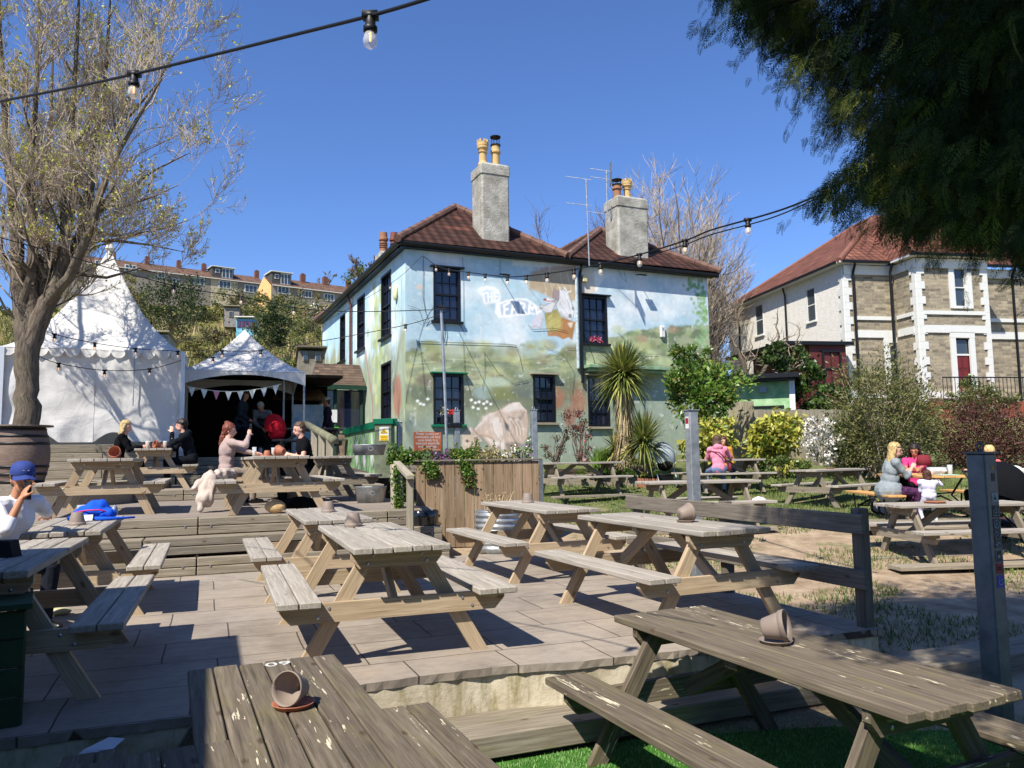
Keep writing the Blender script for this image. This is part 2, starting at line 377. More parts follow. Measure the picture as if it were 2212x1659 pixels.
def stone():
    n=NT('coursed_rubble_stone'); a=n.n('ShaderNodeAttribute',attribute_name='gr').outputs['Vector']
    b=n.n('ShaderNodeTexBrick'); b.offset=.5;b.inputs['Scale'].default_value=1; b.inputs['Brick Width'].default_value=.34; b.inputs['Row Height'].default_value=.145; b.inputs['Mortar Size'].default_value=.012; b.squash=1.6;b.squash_frequency=2
    b.inputs['Color1'].default_value=hexc('7b7466'); b.inputs['Color2'].default_value=hexc('ada28b'); b.inputs['Mortar'].default_value=hexc('aba08c'); nz=n.n('ShaderNodeTexNoise'); nz.inputs['Scale'].default_value=2.2; n.l(a,nz.inputs['Vector']); va=n.n('ShaderNodeVectorMath',operation='MULTIPLY_ADD'); n.l(nz.outputs['Color'],va.inputs[0]); va.inputs[1].default_value=(.16,.06,0); n.l(a,va.inputs[2]); n.l(va.outputs[0],b.inputs['Vector'])
    f=n.noise(a,3.5,4,.7); c=n.mix(.8,b.outputs['Color'],n.ramp(f,[(.3,(.62,.62,.66)),(.7,(1.12,1.08,1))]),'MULTIPLY')
    h=n.math('ADD',n.math('MULTIPLY',b.outputs['Fac'],-1.2),n.noise(a,9,4,.7)); return n.fin(c,.88,h,.9,.03,spec=.12)
M['stone']=stone()
M['brick_far']=plain('far_brick','6f4a3e',.85)
# foliage
def leafm(name,c1,c2,c3,trans=.25,rough=.5,spec=.3):
    n=NT(name); pv=n.n('ShaderNodeAttribute',attribute_name='pv').outputs['Fac']
    c=n.ramp(pv,[(0,hexc(c1)),(.5,hexc(c2)),(1,hexc(c3))]); n.fin(c,rough,spec=spec)
    if trans>0:
        tr=n.n('ShaderNodeBsdfTranslucent'); n.l(c,tr.inputs[0]); mx=n.n('ShaderNodeMixShader'); mx.inputs[0].default_value=trans
        n.l(n.b.outputs[0],mx.inputs[1]); n.l(tr.outputs[0],mx.inputs[2]); n.l(mx.outputs[0],n.out.inputs[0])
    return n.mat
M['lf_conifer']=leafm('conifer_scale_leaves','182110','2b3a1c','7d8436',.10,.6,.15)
M['lf_bud']=leafm('yellow_green_buds','8f9240','b0b04f','cfcf6c',.3)
M['lf_laurel']=leafm('glossy_green_leaves','34501a','55762a','7d9a3c',.3,.35,.5)
M['lf_yellow']=leafm('yellow_variegated_leaves','6f7a26','b3b048','dcd67a',.3,.4,.4)
M['lf_ivy']=leafm('dark_ivy_leaves','1f2f17','34491f','4f6530',.2,.4)
M['lf_olive']=leafm('olive_shrub_leaves','4b4a2a','6d6c3e','8f8b5a',.25)
M['lf_purple']=leafm('purple_brown_twigs_leaves','3b2424','55332e','6f4a3c',.15)
M['lf_hill1']=leafm('hillside_green_leaves','33411f','4d5a2c','6b743b',.15)
M['lf_hill2']=leafm('hillside_yellow_green_leaves','5c5f2d','77753a','918a4c',.15)
M['lf_hill3']=leafm('dark_evergreen_leaves','1d2a18','2c3d20','44532b',.12)
M['lf_hill4']=leafm('brown_scrub_twigs','5c5038','74664a','8c7e5e',.1)
M['lf_dead']=leafm('dead_straw_leaves','8e7a56','b09a72','c9b78f',.1)
M['lf_cord']=leafm('sword_leaves','46552a','76813f','b3ad5e',.2,.4,.4)
M['lf_blossom']=leafm('white_blossom','d6cfc6','ebe6de','f7f4ee',.2)
M['lf_red']=leafm('red_flowers','c22a2e','e0413f','ea6a5a',.2)
M['lf_purplef']=leafm('purple_flowers','4b2f7a','8a3f86','a768a8',.2)
M['lf_grass']=leafm('grass_blades','43562a','5f7236','7b8748',.2)
M['lf_turf']=leafm('artificial_turf_blades','5b8440','759c55','98b87a',.15)
M['bark']=plain('grey_brown_bark','4f463d',.9,0,.3,5,bump=9,bs=1,c2='766b5e',bd=.03)
def bark():
    n=NT('ridged_bark'); v=n.coord('gr',(2.2,16,16)); f=n.noise(v,1.6,5,.7,1.0); c=n.ramp(f,[(.3,hexc('3f372f')),(.5,hexc('6a5f53')),(.7,hexc('85796b'))]); g=n.noise(n.coord('obj'),1.5,4,.6)
    c=n.mix(n.ramp(g,[(.5,(0,0,0)),(.7,(.5,.5,.5))]),c,hexc('7d7a62')); return n.fin(c,.95,f,1.0,.04,spec=.08)
M['bark']=bark()
M['conifer_limb']=plain('dark_conifer_limb','2b211b',.95,0,.2,5,spec=.05)
M['twig']=plain('pale_twigs','9a8b78',.85,0,.2,4,c2='b0a18c')
M['twig_d']=plain('brown_twigs','5e5147',.85,0,.2,4,c2='796b5d')
# ================================================================ SETTING: ground, terrace, patio
def ground_z(x,y):
    # garden level: rises gently from the camera to the pub, then up the hill on the left
    Y=[3.0,7.0,9,10.6,12.5,16.5,18.5,21,24,30]; Z=[-.52,-.36,-.28,-.14,.10,.20,.42,.85,1.15,1.9]
    if y<=30: z=float(np.interp(y,Y,Z))
    else: z=1.9
    r=x/max(y,1)
    t=min(1,max(0,(r+.22)/.42)); t=t*t*(3-2*t)
    if y>26:
        hill=(y-26)*.243 if y<150 else 124*.243+(y-150)*.1
        right=(y-26)*.13 if y<40 else 14*.13+(y-40)*.045
        z=z+hill*(1-t)+right*t+(noise.noise(Vector((x*.05,y*.05,0)))*1.2)*min(1,(y-26)/30)
    if 10.6<y<26 and x<-2: z=min(z,.4) if y<18 else z-.3
    return z
def build_ground():
    xs=np.concatenate([np.linspace(-160,-14,40),np.linspace(-13,16,70),np.linspace(17,160,40)])
    ys=np.concatenate([np.linspace(-12,30,90),np.linspace(31,200,60),[300,600]])
    V=[];F=[]
    for y in ys:
        for x in xs:
            z=ground_z(x,y)
            if y<30: z+=noise.noise(Vector((x*.8,y*.8,3)))*.02
            V.append((x*(1 if y<150 else y/150),y,z))
    nx=len(xs)
    for j in range(len(ys)-1):
        for i in range(nx-1): F.append((j*nx+i,j*nx+i+1,(j+1)*nx+i+1,(j+1)*nx+i))
    b=MB(); b.smooth=True; b.add(V,F)
    n=NT('garden_earth_and_grass'); v=n.coord('world'); 
    f=n.noise(v,1.1,6,.7,.4); f2=n.noise(v,7,4,.7); dirt=n.ramp(n.noise(v,3,5,.7),[(.3,hexc('7d6a54')),(.55,hexc('a38f77')),(.75,hexc('b9a68d'))])
    gr=n.ramp(f2,[(.3,hexc('4a5430')),(.6,hexc('6a7146')),(.8,hexc('86885c'))])
    sp=n.n('ShaderNodeSeparateXYZ'); n.l(v,sp.inputs[0])
    far=n.n('ShaderNodeMapRange'); n.l(sp.outputs[1],far.inputs[0]); far.inputs[1].default_value=9; far.inputs[2].default_value=19; far.inputs[3].default_value=-.10; far.inputs[4].default_value=.16
    fac=n.ramp(n.math('ADD',n.math('ADD',n.math('MULTIPLY',f,.65),n.math('MULTIPLY',f2,.35)),far.outputs[0]),[(.5,(0,0,0)),(.6,(1,1,1))])
    col=n.mix(fac,dirt,gr)
    hl=n.n('ShaderNodeMapRange'); n.l(sp.outputs[1],hl.inputs[0]); hl.inputs[1].default_value=26; hl.inputs[2].default_value=34
    hill=n.ramp(n.noise(v,.25,8,.75),[(.3,hexc('4d5427')),(.45,hexc('6b6a35')),(.58,hexc('8b7f4c')),(.7,hexc('66703a'))])
    col=n.mix(hl.outputs[0],col,hill)
    m=n.fin(col,.95,n.noise(v,12,6,.7),.8,.04,spec=.1)
    g=b.build('ground',m); tag(g,'worn lawn of bare earth and patchy grass rising to the hillside','ground',kind='structure')
build_ground()
def site_slab(name,pts,z0,z1,mats,label,cat,mi_side=None):
    b=MB(); P=[S.w(u,v,0) for u,v in pts]; n=len(P)
    area=sum(P[i].x*P[(i+1)%n].y-P[(i+1)%n].x*P[i].y for i in range(n))
    if area<0: P=P[::-1]
    o=S.o
    inv=lambda p:(S.loc(p).x,S.loc(p).y)
    Q=[inv(p) for p in P]
    V=[(a,c,z1) for a,c in Q]+[(a,c,z0) for a,c in Q]
    b.m=0; b.add(V,[list(range(n))]); b.m=1 if len(mats)>1 else 0
    b.add(V,[[n+i,n+(i+1)%n,(i+1)%n,i] for i in range(n)])
    ob=b.build(name,mats,None,(S.o.x,S.o.y,0),S.h); tag(ob,label,cat,kind='structure'); return ob
# sandstone patio, slab 55 mm thick with broken riven edge, on a concrete wall
pb=MB()
def rivedge(u0,u1,v,step=.05):
    us=np.arange(u0,u1,step); return [(u,v+random.uniform(-.008,.006)+.006*math.sin(u*3)) for u in us]
EDG=[(-12,0),(-4.75,0),(-4.2,.11),(-3.8,.19),(-3.0,.23),(-2.4,.12),(-1.2,.05),(0,0)]
ve=lambda u: float(np.interp(u,[e[0] for e in EDG],[e[1] for e in EDG]))
edge=[(u,v+ve(u)) for u,v in rivedge(-12,0,-.03)]
poly=edge+[(.03,-.03),(.03,5.6),(-12,5.6)]
V=[(a,c,0) for a,c in poly]+[(a+random.uniform(-.004,.004),c+random.uniform(0,.009),-.05) for a,c in poly]
n_=len(poly); pb.add(V,[list(range(n_))]+[[n_+i,n_+(i+1)%n_,(i+1)%n_,i] for i in range(n_)])
pat=pb.build('patio',M['paving'],None,(S.o.x,S.o.y,0),S.h); tag(pat,'sandstone slab patio with dark broken front edge','patio',kind='structure')
b=MB()
us_=[-12,-4.75,-4.2,-3.8,-3.0,-2.4,-1.2,0]; V_=[];k_=len(us_)
for u_ in us_: V_+= [(u_,ve(u_)-.012,-.47),(u_,ve(u_)-.012,-.052),(u_,ve(u_)+.3,-.052)]
b.add(V_,[q for i in range(k_-1) for q in ([3*i,3*i+3,3*i+4,3*i+1],[3*i+1,3*i+4,3*i+5,3*i+2])]); b.box((-.08,2.8,-.26),(.16,5.4,.41))
w=b.build('retaining_wall',M['concrete'],None,(S.o.x,S.o.y,0),S.h); tag(w,'low stained concrete wall under the patio edge','wall')
# front step of sleepers
b=MB()
u=-12.0
while u<.1:
    L=2.4; b.box((u+L/2,.115,-.36),(L-.012,.2,.13),ch=.008); b.box((u+L/2,-.095,-.362),(L-.012,.2,.134),ch=.008); u+=L
st=b.build('timber_step',M['wood_mid'],None,(S.o.x,S.o.y,-.0+.024-.0),S.h); tag(st,'low timber sleeper step below the patio wall','step')
# artificial turf
tz=-.436
ob=site_slab('artificial_turf',[(-12,-.15),(2.3,-.15),(2.3,-9),(-12,-9)],tz-.03,tz,[ground('turf_base','2c5a1b','3d7226','528a34',40,.8,.01)],'bright green artificial turf at the foot of the step','turf')
b=MB()
for i in range(52000):
    u=random.uniform(-5.2,1.6); v=-.205-random.random()**1.4*2.7
    p=S.w(u,v,tz); h=random.uniform(.012,.024); a=random.random()*6.28; r=.004
    b.add([(p.x-r*math.cos(a),p.y-r*math.sin(a),p.z-.002),(p.x+r*math.cos(a),p.y+r*math.sin(a),p.z-.002),(p.x+random.uniform(-.01,.01),p.y+random.uniform(-.01,.01),p.z+h)],[(0,1,2)])
tag(b.build('turf_pile',M['lf_turf']),'short artificial grass pile beside the step','grass',kind='stuff')
# terrace steps (three sleeper risers) and upper deck
def riser(u0,u1,v,z0,z1,name,label,mat='wood_mid',depth=.34,L=2.4,ph=0):
    b=MB(); u=u0+ph
    b.m=0
    edges=[u0]; 
    while u<u1: 
        if u>u0: edges.append(u)
        u+=L
    edges.append(u1)
    nrow=2 if z1-z0>.15 else 1
    for i in range(len(edges)-1):
        a,c=edges[i],edges[i+1]
        for r in range(nrow):
            zz0=z0+(z1-z0)*r/nrow; zz1=z0+(z1-z0)*(r+1)/nrow
            b.box(((a+c)/2,v+.055,(zz0+zz1)/2),(c-a-.012,.11,zz1-zz0-.006),ch=.008)
        b.box(((a+c)/2,v+.11+(depth-.10)/2,z1-.03),(c-a-.012,depth-.115,.05),ch=.006)
        b.m=1
        for bx in (a+.15,c-.15): b.lathe([(.014,0),(.012,.006),(0,.009)],(bx,v-.001,(z0+z1)/2),8,rot=Matrix.Rotation(pi/2,3,'X'))
        b.m=0
    o=b.build(name,[M[mat],M['bolt']],None,(S.o.x,S.o.y,0),S.h); tag(o,label,'step',group='timber steps up the terrace'); return o
UL,UR=-13.0,-1.72
riser(UL,UR,5.33,0,.205,'timber_step','lowest wide sleeper step rising from the patio',ph=1.0)
riser(UL,UR,5.665,.205,.41,'timber_step','middle wide sleeper step below the upper deck',ph=.4)
riser(UL,UR,6.0,.41,.62,'timber_step','top wide sleeper riser at the edge of the upper deck',ph=1.0)
site_slab('timber_deck_base',[(UL,5.45),(UR,5.45),(UR,6.1),(UL,6.1)],-.05,.2,[M['soil']],'earth filling under the wide steps','earth')
def deck(name,u0,u1,v0,v1,z,label,along='u',wd=.14):
    b=MB()
    if along=='u':
        v=v0
        while v<v1-.02:
            w=min(wd,v1-v); s=u0+random.uniform(-2,0)
            while s<u1:
                a=max(s,u0); c=min(s+3.6,u1)
                if c-a>.05: b.box(((a+c)/2,v+w/2,z-.016),(c-a-.004,w-.006,.03),ch=.003,axis=0)
                s+=3.6
            v+=wd
    o=b.build(name,M['wood_deck'],None,(S.o.x,S.o.y,0),S.h); tag(o,label,'deck',kind='structure'); return o
deck('deck',UL,UR,6.34-.01,10.8,.62,'upper timber deck carrying three picnic tables')
riser(UL,UR+.3,10.8,.62,.82,'timber_step','single sleeper step across the back of the upper deck',ph=.7)
deck('deck',UL,UR+.3,11.13,14.0,.82,'second timber deck behind the sleeper step')
riser(-5.34,-2.2,14.0,.82,1.02,'timber_step','first sleeper step up to the open gazebo',ph=.5)
riser(-5.34,-2.2,14.7,1.02,1.22,'timber_step','second sleeper step up to the open gazebo',depth=.6)
riser(-5.34,-2.2,15.4,1.22,1.42,'timber_step','third sleeper step up to the open gazebo',depth=.6)
deck('deck',-5.4,-2.2,15.72,20.5,1.40,'gazebo floor boards in shade')
site_slab('terrace_earth',[(UL,6.2),(UR,6.2),(UR,11),(UL,11)],-.3,.58,[M['soil']],'earth under the decking','earth')
site_slab('terrace_earth_back',[(UL,11.0),(UR+.3,11.0),(UR+.3,14.1),(UL,14.1)],-.3,.78,[M['soil']],'earth under the back decking','earth')
site_slab('terrace_earth_gazebo',[(-5.36,14.1),(-2.2,14.1),(-2.2,15.7),(-5.36,15.7)],-.3,1.0,[M['soil']],'earth under the gazebo steps','earth')
site_slab('gazebo_earth',[(-5.4,15.7),(-2.2,15.7),(-2.2,20.5),(-5.4,20.5)],-.3,1.36,[M['soil']],'earth under the gazebo floor','earth')
# marquee platform wall of five sleeper rows
b=MB()
for r in range(5):
    u=-20+ (r%2)*1.2
    while u<-5.36:
        a=u;c=min(u+2.4,-5.36); b.box(((a+c)/2,14.06+.03*r,.82+.09+.18*r),(c-a-.012,.14,.172),ch=.008); u+=2.4
    b.box((-12.7,14.06+.03*r,.82+.09+.18*r),(14.6,.10,.17),pv=.3)
o=b.build('sleeper_wall',M['wood_mid'],None,(S.o.x,S.o.y,0),S.h); tag(o,'five row sleeper wall holding up the white marquee','wall')
site_slab('marquee_ground',[(-20,14.2),(-5.45,14.2),(-5.45,19.5),(-20,19.5)],0,1.70,[M['soil']],'earth platform beneath the marquee','earth')
# ramp path going up to the pub door
b=MB(); v=11.1
while v<21.5:
    z=.82+(v-11.1)/(19.0-11.1)*.56 if v<19 else 1.38
    if v>13.9: b.box((-.85-(v-11)*.09,v+.07,z-.02),(3.1 if v<15 else 3.4,.134,.035),ch=.003,axis=0)
    v+=.14
o=b.build('ramp',M['wood_deck'],None,(S.o.x,S.o.y,0),S.h); tag(o,'boarded path sloping up towards the pub porch','path',kind='structure')
b=MB(); b.add([(-2.6,13.9,.3),(.9,13.9,.3),(.4,22,1.3),(-3.6,22,1.3),(-2.6,13.9,.97),(.5,13.9,.97),(.2,19,1.33),(.2,22,1.33),(-3.6,22,1.33),(-3.4,19,1.33)],[(4,5,6,9),(9,6,7,8),(0,1,5,4),(1,2,7,6,5)])
o=b.build('path_base',M['soil'],None,(S.o.x,S.o.y,0),S.h); tag(o,'earth bank under the sloping path','earth',kind='structure')
# ================================================================ PICNIC TABLES
def picnic(name,W=.635,L=1.93,top='wood_grey',leg='wood_new',planks=5,ht=.76,hs=.45,uo=.783,uf=.648,vf=.25,sh=.27,frames=2,irregular=0):
    root=empty(name); th=.042
    b=MB(); g=.008; pw=(W-g*(planks-1))/planks
    for i in range(planks):
        x=-W/2+pw/2+i*(pw+g); e0=random.uniform(-1,1)*.006-irregular*random.random(); e1=random.uniform(-1,1)*.006+irregular*random.random()
        b.box((x,(L+e0+e1)/2,ht-th/2+random.uniform(-.002,.002)),(pw,L+e1-e0,th),ch=.006,axis=1)
    b.build('tabletop',M[top],root)
    for s in(-1,1):
        b=MB(); q=(sh-g)/2
        for k in(0,1):
            x=s*(uo-q/2-k*(q+g)); b.box((x,L/2,hs-th/2+random.uniform(-.001,.001)),(q,L+random.uniform(-.01,.01)-irregular*random.random(),th),ch=.006,axis=1)
        b.build('bench',M[top],root)
    ys=[vf+ (L-2*vf)*k/(frames-1) for k in range(frames)]
    lt=.044
    for k,y in enumerate(ys):
        out=-1 if k<frames/2 else 1
        xt=W/2-.10; w=.058
        for s in(-1,1):
            b=MB(); b.prism([(s*(uf-w*2)+0,0),(s*uf,0),(s*xt,ht-th-.001),(s*(xt-w*2),ht-th-.001)],y-lt/2,y+lt/2,long=(s*(xt-uf),ht))
            o=b.build('leg',M[leg],root)
        b=MB(); yo=y+out*(lt/2+.023)
        bw=uo-.03
        b.prism([(-bw,hs-th-.002),(-bw,hs-th-.05),(-bw+.07,hs-th-.125),(bw-.07,hs-th-.125),(bw,hs-th-.05),(bw,hs-th-.002)],yo-.022,yo+.022,long=(1,0))
        b.m=1
        for sx in(-1,1):
            for dx,dz in((-.02,-.035),(.05,-.09)):
                b.lathe([(.011,0),(.010,.005),(0,.009)],(sx*(uf*.72+dx*1),yo+out*.022,hs-th+dz),8,rot=Matrix.Rotation(-out*pi/2,3,'X'))
        b.build('lower_beam',[M[leg],M['bolt']],root)
        b=MB(); tw=W/2-.012
        b.prism([(-tw,ht-th-.002),(-tw,ht-th-.05),(-tw+.05,ht-th-.11),(tw-.05,ht-th-.11),(tw,ht-th-.05),(tw,ht-th-.002)],yo-.022,yo+.022,long=(1,0))
        b.m=1
        for sx in(-1,1):
            for dx,dz in((0,-.03),(.035,-.08)):
                b.lathe([(.011,0),(.010,.005),(0,.009)],(sx*(xt*.75+dx),yo+out*.022,ht-th+dz),8,rot=Matrix.Rotation(-out*pi/2,3,'X'))
        b.build('top_beam',[M[leg],M['bolt']],root)
    for k in(0,1):
        y0=ys[0] if k==0 else ys[-1]; d=1 if k==0 else -1
        b=MB(); b.bar((0,y0+d*.03,hs-th-.06),(0,L/2-d*.12,ht-th-.005),.09,.042,up=(1,0,0)); b.build('brace',M[leg],root)
    b=MB(); b.box((0,L/2,ht-th-.02),(W-.06,.09,.036)); b.build('batten',M[leg],root)
    return root
GT='picnic tables around the pub garden'
PROTO={}
def table(kind,x,y,z,h,label,center=False,**kw):
    key=kind
    if key not in PROTO:
        PROTO[key]=picnic('picnic_table',**kw); r=PROTO[key]
    else: r=copy_tree(PROTO[key])
    L=kw.get('L',1.93)
    if center: x+=math.sin(h)*L/2; y-=math.cos(h)*L/2
    r.location=(x,y,z); r.rotation_euler=(0,0,h); tag(r,label,'picnic table',GT); return r
T1=table('std',-.715,5.055,0,.361,'grey picnic table nearest the patio centre with one upturned pot on its far end')
T4=table('std',1.664,5.824,0,.408,'picnic table beside the patio rail with a grey pot lying on its side')
T7=table('std',-3.754,6.431,0,.376,'picnic table with the blue backpack where the capped man sits')
T8=table('std',-2.888,4.073,0,.354,'half shaded picnic table at the left edge in front of the backpack table')
def near_mid(a,c,z): 
    p=(PZ(a[0],a[1],z)+PZ(c[0],c[1],z))/2; return p.x,p.y
x,y=near_mid((656.9,1126.4),(806.2,1117.7),.76); T2=table('std',x,y,0,.375,'grey picnic table below the wide steps, directly behind the centre table'); T2P=(x,y)
x,y=near_mid((1177.6,1101.6),(1296.6,1099.1),.76); T3=table('std',x,y,0,.40,'grey picnic table in front of the corrugated planter and the board clad bed'); T3P=(x,y)
kw=dict(W=.66)
T10=table('wide',-3.02,10.12,.62,.375,'nearer of two end to end upper deck tables with a cream coat over its bench',W=.71,uo=.82)
T10b=table('wide',-3.02-.366*2.12,10.12+.93*2.12,.62,.375,'farther upper deck table where the taupe top woman faces the black t-shirt man',W=.71,uo=.82)
T9=table('wider',-5.40,10.15,.62,.375,'empty upper deck picnic table in front of the white marquee with a terracotta pot',W=.77)
T11=table('std',-6.72,14.45,.82,.375,'back deck picnic table where the couple sit with two pints')
T12=table('dark',-5.45,20.6,1.40,.375+pi/2,'dark picnic table inside the open gazebo',center=True,top='wood_dark',leg='wood_dark')
T13=table('weath',1.53,17.9,.415,.375+pi/2,'grass picnic table in front of the pub flower bed',center=True,leg='wood_mid')
T14=table('weath',3.02,12.75,.13,.2+pi/2,'long sided picnic table behind the tall grey post on the grass',center=True,leg='wood_mid')
T15=table('weath',4.95,18.4,.43,.2+pi/2,'picnic table by the yellow bushes where the woman in the pink hoodie sits',center=True,leg='wood_mid')
T16=table('weath',6.75,16.6,.2,-.95,'empty picnic table with a saucer in front of the white blossom shrub',center=True,leg='wood_mid')
T17=table('weath',6.0,10.65,-.15,.10+pi/2,'large grass picnic table with an orange saucer in front of the toddler',center=True,leg='wood_mid')
# foreground old tables on the turf
tz2=-.436
c1=(PZ(414,1448,tz2+.76)+PZ(714,1412,tz2+.76))/2; h5=.42
T5=table('old',c1.x+math.sin(h5)*1.93,c1.y-math.cos(h5)*1.93,tz2,h5,'mossy old picnic table numbered 60 at the bottom centre, nearest the camera',W=.70,top='wood_old',leg='wood_old',planks=6,irregular=.012,uo=.86,uf=.70)
e1=(PZ(1346,1325,tz2+.76)+PZ(1502,1312,tz2+.76))/2; e2=(PZ(1978,1555,tz2+.76)+PZ(2187,1481,tz2+.76))/2; h6=math.atan2(-(e1.x-e2.x),e1.y-e2.y); print('T6',(e1-e2).length,h6)
T6=table('old6',e2.x,e2.y,tz2,h6,'long mossy old picnic table at the bottom right with flaking paint',W=.68,L=(e1-e2).length,top='wood_old',leg='wood_old',planks=6,irregular=.02,uo=.84,uf=.70)
e3=(PZ(175,1650,tz2+.76)+PZ(351,1622,tz2+.76))/2
T20=table('old',e3.x+.45*1.93,e3.y-.89*1.93,tz2,.47,'dark old picnic table in deep shade at the bottom left')
T21=table('old',4.05,2.55,tz2,.9,'old picnic table in deep shade behind the far end of the flaking paint table')
T19=table('weath',-2.9,12.6,.62,.375,'picnic table behind the ivy covered log with a metal tub standing on it')
x19=S.loc(Vector((-2.2,12.4,0)))
# numbers painted on tables
o=text_mesh('60',.10,M['white_paint'],[k for k in KID[T5.name] if k.name.startswith('tabletop')][0],(.06,1.93-.075,.7615),(0,0,pi),name='painted_number',ext=.0006,sx=1.3)
# worn white patches on table tops
def paintpatch(t,x,y,w,h,z=.7613):
    b=MB(); pts=[]
    for i in range(14):
        a=2*pi*i/14; r=random.uniform(.6,1); pts.append((x+w*r*math.cos(a),y+h*r*math.sin(a)))
    b.prism(pts,z-.0005,z,axis='z'); b.build('paint_mark',M['white_paint'],[k for k in KID[t.name] if k.name.startswith('tabletop')][0])
paintpatch(T1,-.12,1.87,.035,.02); paintpatch(T2,-.1,1.86,.04,.02); paintpatch(T4,-.12,1.87,.03,.02); paintpatch(T8,.08,1.72,.03,.015)
# ================================================================ RAIL ON THE PATIO EDGE
b0=empty('rail_fence',(S.o.x,S.o.y,0),S.h,'low two rail timber fence along the right patio edge','fence')
for v in(.08,1.75,3.40):
    b=MB(); b.box((-.02,v,.40),(.095,.095,.98 if v<1 else .93),ch=.006,axis=2); b.build('post',M['wood_dark'],b0)
for z,hh in((.775,.15),(.36,.145)):
    b=MB(); b.box((-.09,1.75,z),(.04,3.55,hh),ch=.006,axis=1); b.build('rail',M['wood_dark'],b0)
# ================================================================ STEEL POSTS
def steel_post(x,y,z0,z1,h,label,w=.112,mat='galv'):
    r=empty('steel_post',(x,y,z0),h,label,'post','galvanised square posts for the string lights')
    H=z1-z0; b=MB(); b.box((0,0,H/2),(w,w,H),ch=.008,axis=2); b.build('shaft',M[mat],r)
    b=MB(); b.box((0,0,H+.006),(w+.02,w+.02,.012),ch=.002); 
    pts=[(math.cos(a)*.028,0,H+.038+math.sin(a)*.028) for a in np.linspace(0,2*pi,13)]; b.tube(pts,.006,6,cap=False); b.build('cap',M[mat],r)
    return r
p=PY(2163,1570,4.55); pA_=PY(2119,990,4.62); PA=steel_post(pA_.x,4.62,-.36,1.30,.44,'blue grey steel post covered in stickers at the right edge',.115,'galv_dull')
PB=steel_post(1.98,8.55,-.05,1.80,.375,'tall galvanised post rising behind the patio table by the rail')
PC=steel_post(.40,14.7,.55,2.20,.375,'galvanised post at the right end of the timber flower bed')
PD=steel_post(-1.13,15.6,.55,2.26,.375,'galvanised post with black tape holding the thin lighting pole')
PE=steel_post(-2.52,17.2,1.1,2.12,.375,'galvanised post at the end of the green painted wall')
# stickers on PA: right hand face (+x) is seen obliquely; front is the local -y face
SKH=1.66; SK=.62
def _z(z): return SKH-(SKH-z)*SK-.02
def sticker(par,x,z,w,h,mat,name='sticker'):
    b=MB(); b.box((x*SK,-.0585,_z(z)),(w*SK,.0015,h*SK)); return b.build(name,M[mat],par)
M['st_dark']=plain('dark_sticker','15171c',.5); M['st_white']=plain('pale_sticker','b9c2cc',.5); M['st_red']=plain('red_sticker','9a1f2c',.5); M['st_blue']=plain('blue_sticker','1d3fae',.4); M['st_orange']=plain('amber_sticker','b98a1e',.5); M['st_grey']=plain('grey_sticker','8d99a6',.5)
ST=M['st_white']
def ring(par,x,z,r,mat,t=.004,n=20,sq=1.0):
    b=MB(); b.tube([((x+r*math.cos(a))*SK,-.0598,_z(z+sq*r*math.sin(a))) for a in np.linspace(0,2*pi,n)],t*SK*.5,4,cap=False); return b.build('printed_mark',mat,par)
def strokes(par,lines,mat,t=.005):
    b=MB()
    for L in lines: b.tube([(x*SK,-.0598,_z(z)) for x,z in L],t*SK*.5,4)
    return b.build('printed_mark',mat,par)
zt=1.66
# sticker column on the face turned towards the lawn
sx=.018
st=sticker(PA,sx,zt-.10,.035,.035,'st_orange')
st=sticker(PA,sx,zt-.19,.05,.075,'st_dark')
st=sticker(PA,sx,zt-.38,.085,.085,'st_grey'); strokes(st,[[(sx,zt-.355),(sx,zt-.40)],[(sx-.018,zt-.383),(sx,zt-.402),(sx+.018,zt-.383)]],M['st_dark'],t=.006)
st=sticker(PA,sx,zt-.51,.10,.11,'st_dark'); strokes(st,[[(sx-.035,zt-.55),(sx-.03,zt-.50),(sx-.01,zt-.49),(sx-.01,zt-.47),(sx+.01,zt-.465),(sx+.01,zt-.50),(sx+.03,zt-.49),(sx+.04,zt-.52),(sx+.04,zt-.55),(sx-.035,zt-.55)],[(sx-.01,zt-.52),(sx+.02,zt-.52)],[(sx,zt-.50),(sx,zt-.54)]],ST)
st=sticker(PA,sx,zt-.63,.10,.10,'st_dark'); ring(st,sx,zt-.63,.04,ST); strokes(st,[[(sx-.028,zt-.66),(sx,zt-.595),(sx+.03,zt-.66),(sx-.028,zt-.66)],[(sx-.015,zt-.65),(sx,zt-.62),(sx+.015,zt-.65)]],ST)
st=sticker(PA,sx,zt-.735,.10,.10,'st_dark'); ring(st,sx,zt-.735,.04,ST); strokes(st,[[(sx-.03,zt-.765),(sx,zt-.73),(sx+.03,zt-.765)]],ST); ring(st,sx,zt-.72,.014,ST)
st=sticker(PA,sx,zt-.82,.10,.06,'st_dark'); ring(st,sx,zt-.82,.036,ST,sq=.6); strokes(st,[[(sx-.03,zt-.83),(sx+.03,zt-.812)],[(sx-.03,zt-.82),(sx+.03,zt-.802)]],ST)
st=sticker(PA,sx,zt-.925,.09,.11,'st_dark'); strokes(st,[[(sx-.04,zt-.875),(sx+.04,zt-.875),(sx+.04,zt-.975),(sx-.04,zt-.975),(sx-.04,zt-.875)]],ST,t=.005); b=MB(); b.box((sx*SK,-.0598,_z(zt-.93)),(.018,.002,.02)); b.build('printed_mark',M['st_grey'],st)
st=sticker(PA,sx,zt-1.04,.10,.09,'st_red'); strokes(st,[[(sx-.03,zt-1.03),(sx+.03,zt-1.03)],[(sx-.03,zt-1.05),(sx+.03,zt-1.05)]],M['st_dark'],t=.012)
